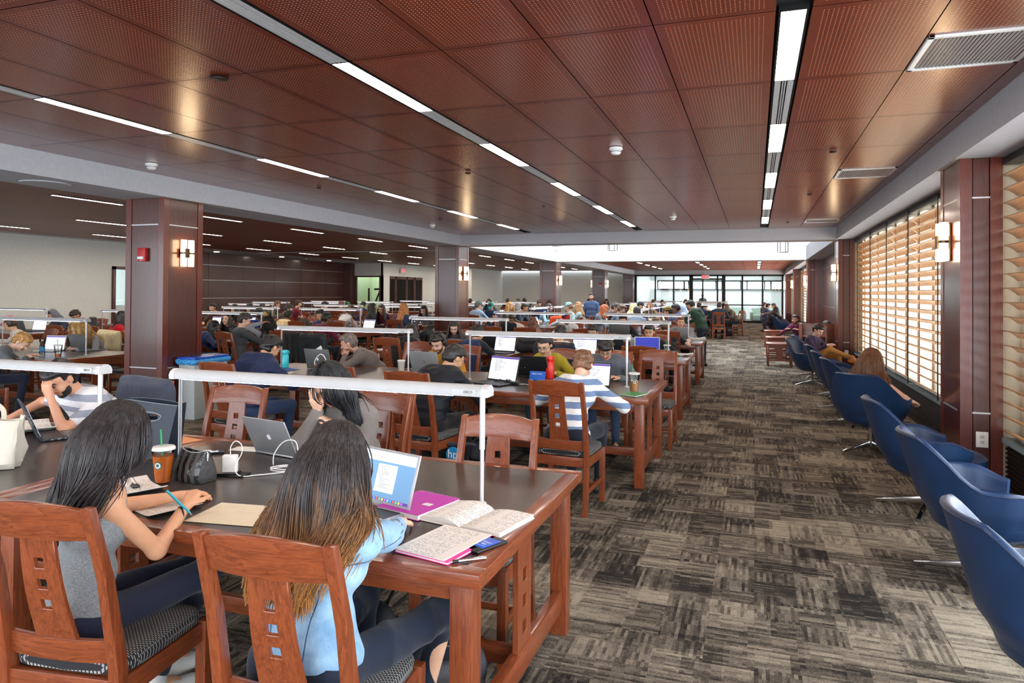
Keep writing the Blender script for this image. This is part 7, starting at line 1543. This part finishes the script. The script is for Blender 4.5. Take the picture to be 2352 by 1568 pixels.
person('broad person in navy seen from behind, far right crowd', -1.98, 26.9, 0, 3, group='seated students in the far rows', top=(34, 48, 84), hair=(24, 18, 16), head=(30, 0, 0), w=1.3, s=1.02, seat=0.49, lean=28)
seat_under(-1.98, 26.9, 0, 0, 'broad person in navy seen from behind, far right crowd')
person('person in beige tee at the far right table', -1.83, 28.9, 178, 3, group='seated students in the far rows', top=(190, 160, 140), hair=(24, 18, 16), head=(30, 0, 0), s=1.02, seat=0.49, lean=42)
seat_under(-1.83, 28.9, 178, 180, 'person in beige tee at the far right table')
person('person in dark teal shirt, seated with back to camera at aisle end', -1.25, 26.9, 0, 2, group='seated students in the far rows', top=(30, 52, 66), hair=(30, 26, 26), head=(20, 0, 0), w=1.2, s=1.02, seat=0.49, lean=24)
seat_under(-1.25, 26.9, 0, 0, 'person in dark teal shirt, seated with back to camera at aisle end')
person('brown-haired person to the right of the teal shirt', -0.78, 29.2, 120, 3, group='seated students in the far rows', top=(96, 84, 70), hair=(80, 60, 44), hstyle='long', hlen=0.16, head=(20, 0, 0), s=1.02, seat=0.49, lean=40)
seat_under(-0.78, 29.2, 120, 180, 'brown-haired person to the right of the teal shirt')
person('small dark-haired person in grey, far crowd, first of the distant line from left', -11.3, 27.2, 0, 4, group='seated students in the far rows', top=(110, 110, 116), hair=(24, 18, 16), hstyle='short', hlen=0.2, head=(24, 0, 0), s=1.02, seat=0.49, lean=0)
seat_under(-11.3, 27.2, 0, 0, 'small dark-haired person in grey, far crowd, first of the distant line from left')
person('small black-haired person in navy, far crowd, second of the distant line from left', -10.42, 27.1, 180, 4, group='seated students in the far rows', top=(40, 48, 80), hair=(16, 14, 16), hstyle='long', hlen=0.2, head=(24, 0, 0), s=1.02, seat=0.49, lean=0)
seat_under(-10.42, 27.1, 180, 180, 'small black-haired person in navy, far crowd, second of the distant line from left')
person('small brown-haired person in black, far crowd, third of the distant line from left', -10.91, 30.8, 0, 4, group='seated students in the far rows', top=(30, 30, 34), hair=(70, 44, 30), hstyle='fluffy', hlen=0.2, head=(24, 0, 0), s=1.02, seat=0.49, lean=0)
seat_under(-10.91, 30.8, 0, 0, 'small brown-haired person in black, far crowd, third of the distant line from left')
person('small dark-haired person in white, far crowd, fourth of the distant line from left', -10.42, 30.9, 180, 4, group='seated students in the far rows', top=(200, 200, 200), hair=(24, 18, 16), hstyle='short', hlen=0.2, head=(24, 0, 0), s=1.02, seat=0.49, lean=0)
seat_under(-10.42, 30.9, 180, 180, 'small dark-haired person in white, far crowd, fourth of the distant line from left')
person('small black-haired person in grey, far crowd, fifth of the distant line from left', -11.34, 34.6, 0, 4, group='seated students in the far rows', top=(110, 110, 116), hair=(16, 14, 16), hstyle='long', hlen=0.2, head=(24, 0, 0), s=1.02, seat=0.49, lean=0)
seat_under(-11.34, 34.6, 0, 0, 'small black-haired person in grey, far crowd, fifth of the distant line from left')
person('small brown-haired person in navy, far crowd, sixth of the distant line from left', -7.46, 24.5, 200, 4, group='seated students in the far rows', top=(40, 48, 80), hair=(70, 44, 30), hstyle='fluffy', hlen=0.2, head=(24, 0, 0), s=1.02, seat=0.49, lean=6)
seat_under(-7.46, 24.5, 200, 180, 'small brown-haired person in navy, far crowd, sixth of the distant line from left')
person('small dark-haired person in black, far crowd, seventh of the distant line from left', -7.1, 31, 0, 4, group='seated students in the far rows', top=(30, 30, 34), hair=(24, 18, 16), hstyle='short', hlen=0.2, head=(24, 0, 0), s=1.02, seat=0.49, lean=0)
seat_under(-7.1, 31, 0, 0, 'small dark-haired person in black, far crowd, seventh of the distant line from left')
person('small black-haired person in white, far crowd, eighth of the distant line from left', -6.66, 32.9, 180, 4, group='seated students in the far rows', top=(200, 200, 200), hair=(16, 14, 16), hstyle='long', hlen=0.2, head=(24, 0, 0), s=1.02, seat=0.49, lean=0)
seat_under(-6.66, 32.9, 180, 180, 'small black-haired person in white, far crowd, eighth of the distant line from left')
person('small brown-haired person in grey, far crowd, ninth of the distant line from left', -4.43, 32.6, 0, 4, group='seated students in the far rows', top=(110, 110, 116), hair=(70, 44, 30), hstyle='fluffy', hlen=0.2, head=(24, 0, 0), s=1.02, seat=0.49, lean=0)
seat_under(-4.43, 32.6, 0, 0, 'small brown-haired person in grey, far crowd, ninth of the distant line from left')
person('small dark-haired person in navy, far crowd, tenth of the distant line from left', -3.81, 30.9, 180, 4, group='seated students in the far rows', top=(40, 48, 80), hair=(24, 18, 16), hstyle='short', hlen=0.2, head=(24, 0, 0), s=1.02, seat=0.49, lean=0)
seat_under(-3.81, 30.9, 180, 180, 'small dark-haired person in navy, far crowd, tenth of the distant line from left')
person('small black-haired person in black, far crowd, eleventh of the distant line from left', -3.15, 34.6, 180, 4, group='seated students in the far rows', top=(30, 30, 34), hair=(16, 14, 16), hstyle='long', hlen=0.2, head=(24, 0, 0), s=1.02, seat=0.49, lean=0)
seat_under(-3.15, 34.6, 180, 180, 'small black-haired person in black, far crowd, eleventh of the distant line from left')
person('dark-haired person left of the far left group', -13.59, 15.2, 180, 3, group='seated students in the far rows', top=(80, 50, 46), hair=(24, 18, 16), head=(20, 0, 0), s=1.02, seat=0.49, lean=30)
seat_under(-13.59, 15.2, 180, 180, 'dark-haired person left of the far left group')
person('dark-haired person in black, left wing, second from left of the line', -12.72, 15.1, 170, 3, group='seated students in the far rows', top=(40, 40, 46), hair=(24, 18, 16), hstyle='long', hlen=0.2, head=(20, 0, 0), s=1.02, seat=0.49, lean=34)
seat_under(-12.72, 15.1, 170, 180, 'dark-haired person in black, left wing, second from left of the line')
person('smiling dark-haired person in grey, left wing behind a laptop', -12.16, 14.9, 180, 3, group='seated students in the far rows', top=(90, 90, 98), fem=True, sk=(205, 158, 124), hair=(24, 18, 16), hstyle='long', hlen=0.2, head=(24, 0, 0), s=1.02, seat=0.49, lean=28)
seat_under(-12.16, 14.9, 180, 180, 'smiling dark-haired person in grey, left wing behind a laptop')
person('person with long dark hair from behind, left wing before wood wall', -13.76, 16.9, 10, 3, group='seated students in the far rows', top=(150, 120, 60), fem=True, hair=(40, 30, 26), hstyle='wavy', hlen=0.3, head=(16, 0, 0), s=1.02, seat=0.49, lean=38)
seat_under(-13.76, 16.9, 10, 0, 'person with long dark hair from behind, left wing before wood wall')
person('brown-haired person in olive beside the wood wall', -16.29, 20.6, -60, 3, group='seated students in the far rows', top=(92, 90, 76), sk=(226, 184, 160), hair=(90, 60, 44), head=(24, 0, 0), s=1.02, seat=0.49, lean=34)
seat_under(-16.29, 20.6, -60, 0, 'brown-haired person in olive beside the wood wall')
person('person with glasses in dark jacket leaning right, left wing', -11.52, 14.9, -60, 2, group='seated students in the far rows', top=(70, 48, 44), sk=(226, 184, 160), hair=(34, 26, 24), glasses=True, head=(26, 0, 0), s=1.02, seat=0.49, lean=32)
seat_under(-11.52, 14.9, -60, 0, 'person with glasses in dark jacket leaning right, left wing')
person('person in crimson tee, arms stretched to a bottle, left wing', -13.86, 18.8, -40, 2, group='seated students in the far rows', top=(118, 28, 44), sk=(226, 184, 160), hair=(60, 42, 34), head=(20, 0, 0), sleeve='short', s=1.02, seat=0.49, lean=14)
seat_under(-13.86, 18.8, -40, 0, 'person in crimson tee, arms stretched to a bottle, left wing')
person('dark-haired person in green-grey, left wing near the glass room', -13.05, 18.8, -50, 3, group='seated students in the far rows', top=(96, 98, 84), hair=(24, 20, 20), hstyle='fluffy', head=(26, 0, 0), s=1.02, seat=0.49, lean=28)
seat_under(-13.05, 18.8, -50, 0, 'dark-haired person in green-grey, left wing near the glass room')
person('person in profile with short brown hair, left wing', -13.33, 20.6, 30, 3, group='seated students in the far rows', top=(110, 90, 80), sk=(226, 184, 160), hair=(90, 60, 50), head=(16, 0, 0), s=1.02, seat=0.49, lean=30)
seat_under(-13.33, 20.6, 30, 0, 'person in profile with short brown hair, left wing')
person('person in green cap facing camera, left wing', -14.03, 22.5, 180, 3, group='seated students in the far rows', top=(50, 56, 60), hair=(24, 18, 16), cap_=('cap', (40, 120, 70)), head=(30, 0, 0), s=1.02, seat=0.49, lean=38)
seat_under(-14.03, 22.5, 180, 180, 'person in green cap facing camera, left wing')
person('brown-haired person in white shirt seen from behind, left wing', -9.61, 14.9, -20, 2, group='seated students in the far rows', top=(206, 210, 214), fem=True, hair=(76, 48, 36), hstyle='long', hlen=0.2, head=(30, 0, 0), s=1.02, seat=0.49, lean=30)
seat_under(-9.61, 14.9, -20, 0, 'brown-haired person in white shirt seen from behind, left wing')
person('person in navy seen from behind on a chair near the glass room', -12.67, 20.7, 0, 3, group='seated students in the far rows', top=(34, 42, 84), hair=(24, 18, 16), head=(30, 0, 0), s=1.02, seat=0.49, lean=30)
seat_under(-12.67, 20.7, 0, 0, 'person in navy seen from behind on a chair near the glass room')
person('person with very long dark hair looking right, left wing', -8.96, 15.0, -60, 2, group='seated students in the far rows', top=(40, 34, 38), sk=(205, 158, 124), fem=True, hair=(24, 18, 20), hstyle='long', hlen=0.42, head=(8, 0, 0), s=1.02, seat=0.49, lean=18)
seat_under(-8.96, 15.0, -60, 0, 'person with very long dark hair looking right, left wing')
person('person with long dark hair in maroon facing camera, left wing', -9.37, 16.7, 180, 2, group='seated students in the far rows', top=(92, 34, 48), sk=(205, 158, 124), fem=True, hair=(30, 20, 20), hstyle='long', hlen=0.42, head=(20, 0, 0), s=1.02, seat=0.49, lean=32)
seat_under(-9.37, 16.7, 180, 180, 'person with long dark hair in maroon facing camera, left wing')
person('person with long strawberry-blonde hair seen from behind', -8.01, 15.0, -4, 2, group='seated students in the far rows', top=(54, 70, 100), fem=True, sk=(226, 184, 160), hair=(176, 112, 58), hstyle='long', hlen=0.46, head=(6, 0, 0), s=1.02, seat=0.49, lean=14)
seat_under(-8.01, 15.0, -4, 0, 'person with long strawberry-blonde hair seen from behind')
person('curly dark-haired person facing camera left of the second column', -8.11, 16.7, 180, 2, group='seated students in the far rows', top=(120, 118, 118), fem=True, sk=(226, 184, 160), hair=(28, 22, 20), hstyle='wavy', hlen=0.16, head=(24, 0, 0), s=1.02, seat=0.49, lean=34)
seat_under(-8.11, 16.7, 180, 180, 'curly dark-haired person facing camera left of the second column')
person('dark-haired person behind the maroon shirt, left wing', -8.75, 13.1, 180, 3, group='seated students in the far rows', top=(40, 60, 110), hair=(24, 18, 16), head=(24, 0, 0), sk=(205, 158, 124), s=1.02, seat=0.49, lean=40)
seat_under(-8.75, 13.1, 180, 180, 'dark-haired person behind the maroon shirt, left wing')
person('person in purple-black top reading in an armchair, tan trousers and boots', 0.99, 13.95, -118, 1, lean=14, s=0.92, sk=(224, 176, 156), top=(52, 36, 66), hair=(30, 24, 24), head=(38, -20, 0), seat=0.34, pants=(176, 124, 62), LH=(-0.12, 0.3, 0.74), RH=(0.12, 0.3, 0.74), lknee=(-0.12, 0.42, 0.56), rknee=(0.15, 0.4, 0.68), rank=(0.0, 0.72, 0.54), lank=(-0.1, 0.52, 0.12), shoes=(190, 120, 50), w=1.1)
person('auburn-haired person in a sleeveless top, back to camera, blue armchair', 1.14, 8.22, -30, 1, lean=4, s=0.88, sk=(226, 176, 150), top=(120, 132, 128), fem=True, hair=(92, 56, 32), tip=(150, 98, 58), hstyle='bob', strand=(2600, 0.4, 0.3), head=(26, -16, 0), seat=0.3, sleeve='none', pants=(50, 40, 48), RH=(0.34, 0.22, 0.55), w=1.1)
person('person in purple jacket and white shirt, low armchair by the niche', 1.09, 18.9, 150, 2, sk=(204, 154, 130), top=(104, 30, 72), hair=(60, 36, 30), head=(6, 0, 0), seat=0.42, beard=(50, 36, 34), pants=(50, 90, 140), s=0.95, lean=40)
person('person at the carrel partly hidden behind the second pillar', 1.87, 17.75, 40, 3, sk=(205, 158, 124), top=(60, 90, 130), hair=(24, 18, 16), head=(24, 0, 0), seat=0.42, s=0.95, lean=56)
person('hunched person in grey behind the file of far armchairs', 0.45, 36.5, -60, 3, top=(84, 90, 96), pants=(52, 70, 104), hair=(70, 44, 30), hstyle='short', seat=0.42, head=(20, 0, 0), s=0.95, lean=0)
person('small person in blue in the far armchairs', 0.43, 34.0, -70, 3, top=(60, 76, 110), pants=(52, 70, 104), hair=(24, 18, 16), hstyle='short', seat=0.42, head=(20, 0, 0), s=0.95, lean=18)
person('grey-jacketed person leaning back in the far armchairs', 0.78, 33.2, 100, 3, top=(130, 124, 120), pants=(52, 70, 104), hair=(70, 44, 30), hstyle='short', seat=0.42, head=(20, 0, 0), s=0.95, lean=0)
person('long dark-haired person in black, nearest of the far armchairs', 0.56, 30.2, -60, 3, top=(40, 36, 42), pants=(40, 40, 48), hair=(24, 18, 16), hstyle='long', seat=0.42, head=(20, 0, 0), s=0.95, lean=38)
person('standing person in blue-grey shirt in front of the fourth column', -4.94, 22.0, 168, 2, stand=True, top=(64, 84, 120), topk='marl', top2=(72, 92, 128), sk=(206, 160, 140), hair=(40, 30, 28), head=(0, 10, 0), lean=2, LH=None, RH=None, beard=(60, 44, 38), w=1.2, sleeve='long', pants=(40, 44, 56), s=0.95)
person('standing person in dark green coat bending over the table by the aisle', -1.14, 16.6, 60, 2, stand=True, top=(44, 72, 56), sk=(226, 184, 160), hair=(28, 24, 24), puff=0.012, hood=True, head=(40, 0, 0), lean=30, LH=(-0.05, 0.55, 1.0), RH=(0.15, 0.55, 0.98), s=0.92, pants=(40, 46, 60))
person('small person walking behind the far glass wall', -3.14, 46, 0, 4, stand=True, top=(60, 50, 60), lean=2, LH=None, RH=None, head=(0, 0, 0), s=0.95)
# ================================================================== THE TWO READERS IN FRONT
r_, I_ = person('person in grey sleeveless vest with long dark hair writing at the front table', -2.19, 1.87, -20, 0, s=.89, seat=.45, sk=(224, 166, 128), top=(112, 116, 120), topk='marl', top2=(150, 153, 156), fem=True, sleeve='none', hair=(30, 22, 24), hstyle='bob', hlen=.26,
       lean=8, head=(26, -8, 0), LH=(-.20, .38, .80), RH=(.0, .31, .815), eR=(.6, -.5, -1), pants=(34, 38, 58), pantk='marl', pant2=(42, 46, 66), rknee=(.06, .37, .56), lknee=(-.12, .39, .52), rank=(-.22, .33, .15), lank=(-.12, .26, .11), shoes=(214, 214, 208), w=1.0, amp=.006, curlR=1.0)
strands(r_, I_, 5200, .44, (30, 22, 24), None, .12, 3, .0022, .022, gather=1.8, shift=.075)
E_, W_ = I_['wr'][1]; W_ = np.array(W_); 
MB().tube([tuple(W_-nrm(W_-E_)*.045+V3(math.cos(a)*.026, 0, math.sin(a)*.026)) for a in [2*PI*k/16 for k in range(17)]], .0035, 6, cap=False).build('hair_tie', M_plastb, r_)
star = [(( .017 if k % 2 == 0 else .007)*math.sin(PI*k/5), (.017 if k % 2 == 0 else .007)*math.cos(PI*k/5)) for k in range(10)]
shoe_ = [c_ for c_ in r_.children if c_.name.startswith('shoes')][0]
MB().prism(star, -.002, .003, M=Matrix.Translation((-.222, .281, .125)) @ Matrix.Rotation(PI/2, 4, 'X')).build('star_badge', plain('badge_blue', (30, 50, 120), .5), shoe_)
pen = empty('pen', (-2.07, 2.12, .835), 'turquoise pen held in the writing hand of the grey vest', 'pen', R(-40)); pen.rotation_euler[0] = .7; MB().tube([(0, 0, -.05), (0, 0, .075)], .005, 10).build('barrel', plain('pen_teal', (30, 160, 180), .3), pen, smooth=True); MB().tube([(0, 0, -.065), (0, 0, -.05)], [.001, .0045], 8).build('tip', M_chrome, pen)
seat_chair = place_chair(-2.12, 1.87, R(8), 'cherry chair occupied by the writer in the grey vest, front left', 'occupied cherry library chairs')
r2, I2 = person('person in light blue denim jacket with long ombre hair, back to camera', -1.27, 1.87, -4, 0, s=.87, seat=.45, sk=(226, 178, 148), top=(84, 130, 172), topk='denim', top2=(170, 204, 228), fem=True, hair=(34, 26, 26), tip=(196, 134, 68), hstyle='bob', hlen=.24,
       lean=10, head=(22, -4, 0), LH=(-.26, .42, .80), RH=(.0, .45, .80), eR=(1, -.1, -.15), eL=(-1, 0, -.35), pants=(26, 34, 50), rknee=(.22, .40, .54), lknee=(-.12, .42, .53), w=1.12, puff=.006, amp=.014, collar=True, nR=(0, 0, -1), hemz=.03)
strands(r2, I2, 6800, .50, (34, 26, 26), (196, 134, 68), .26, 5, .0020, .026, z0=.80, z1=1.06, gather=2.3, shift=.045)
place_chair(-1.245, 1.87, R(4), 'cherry chair occupied by the denim jacket, front centre', 'occupied cherry library chairs')
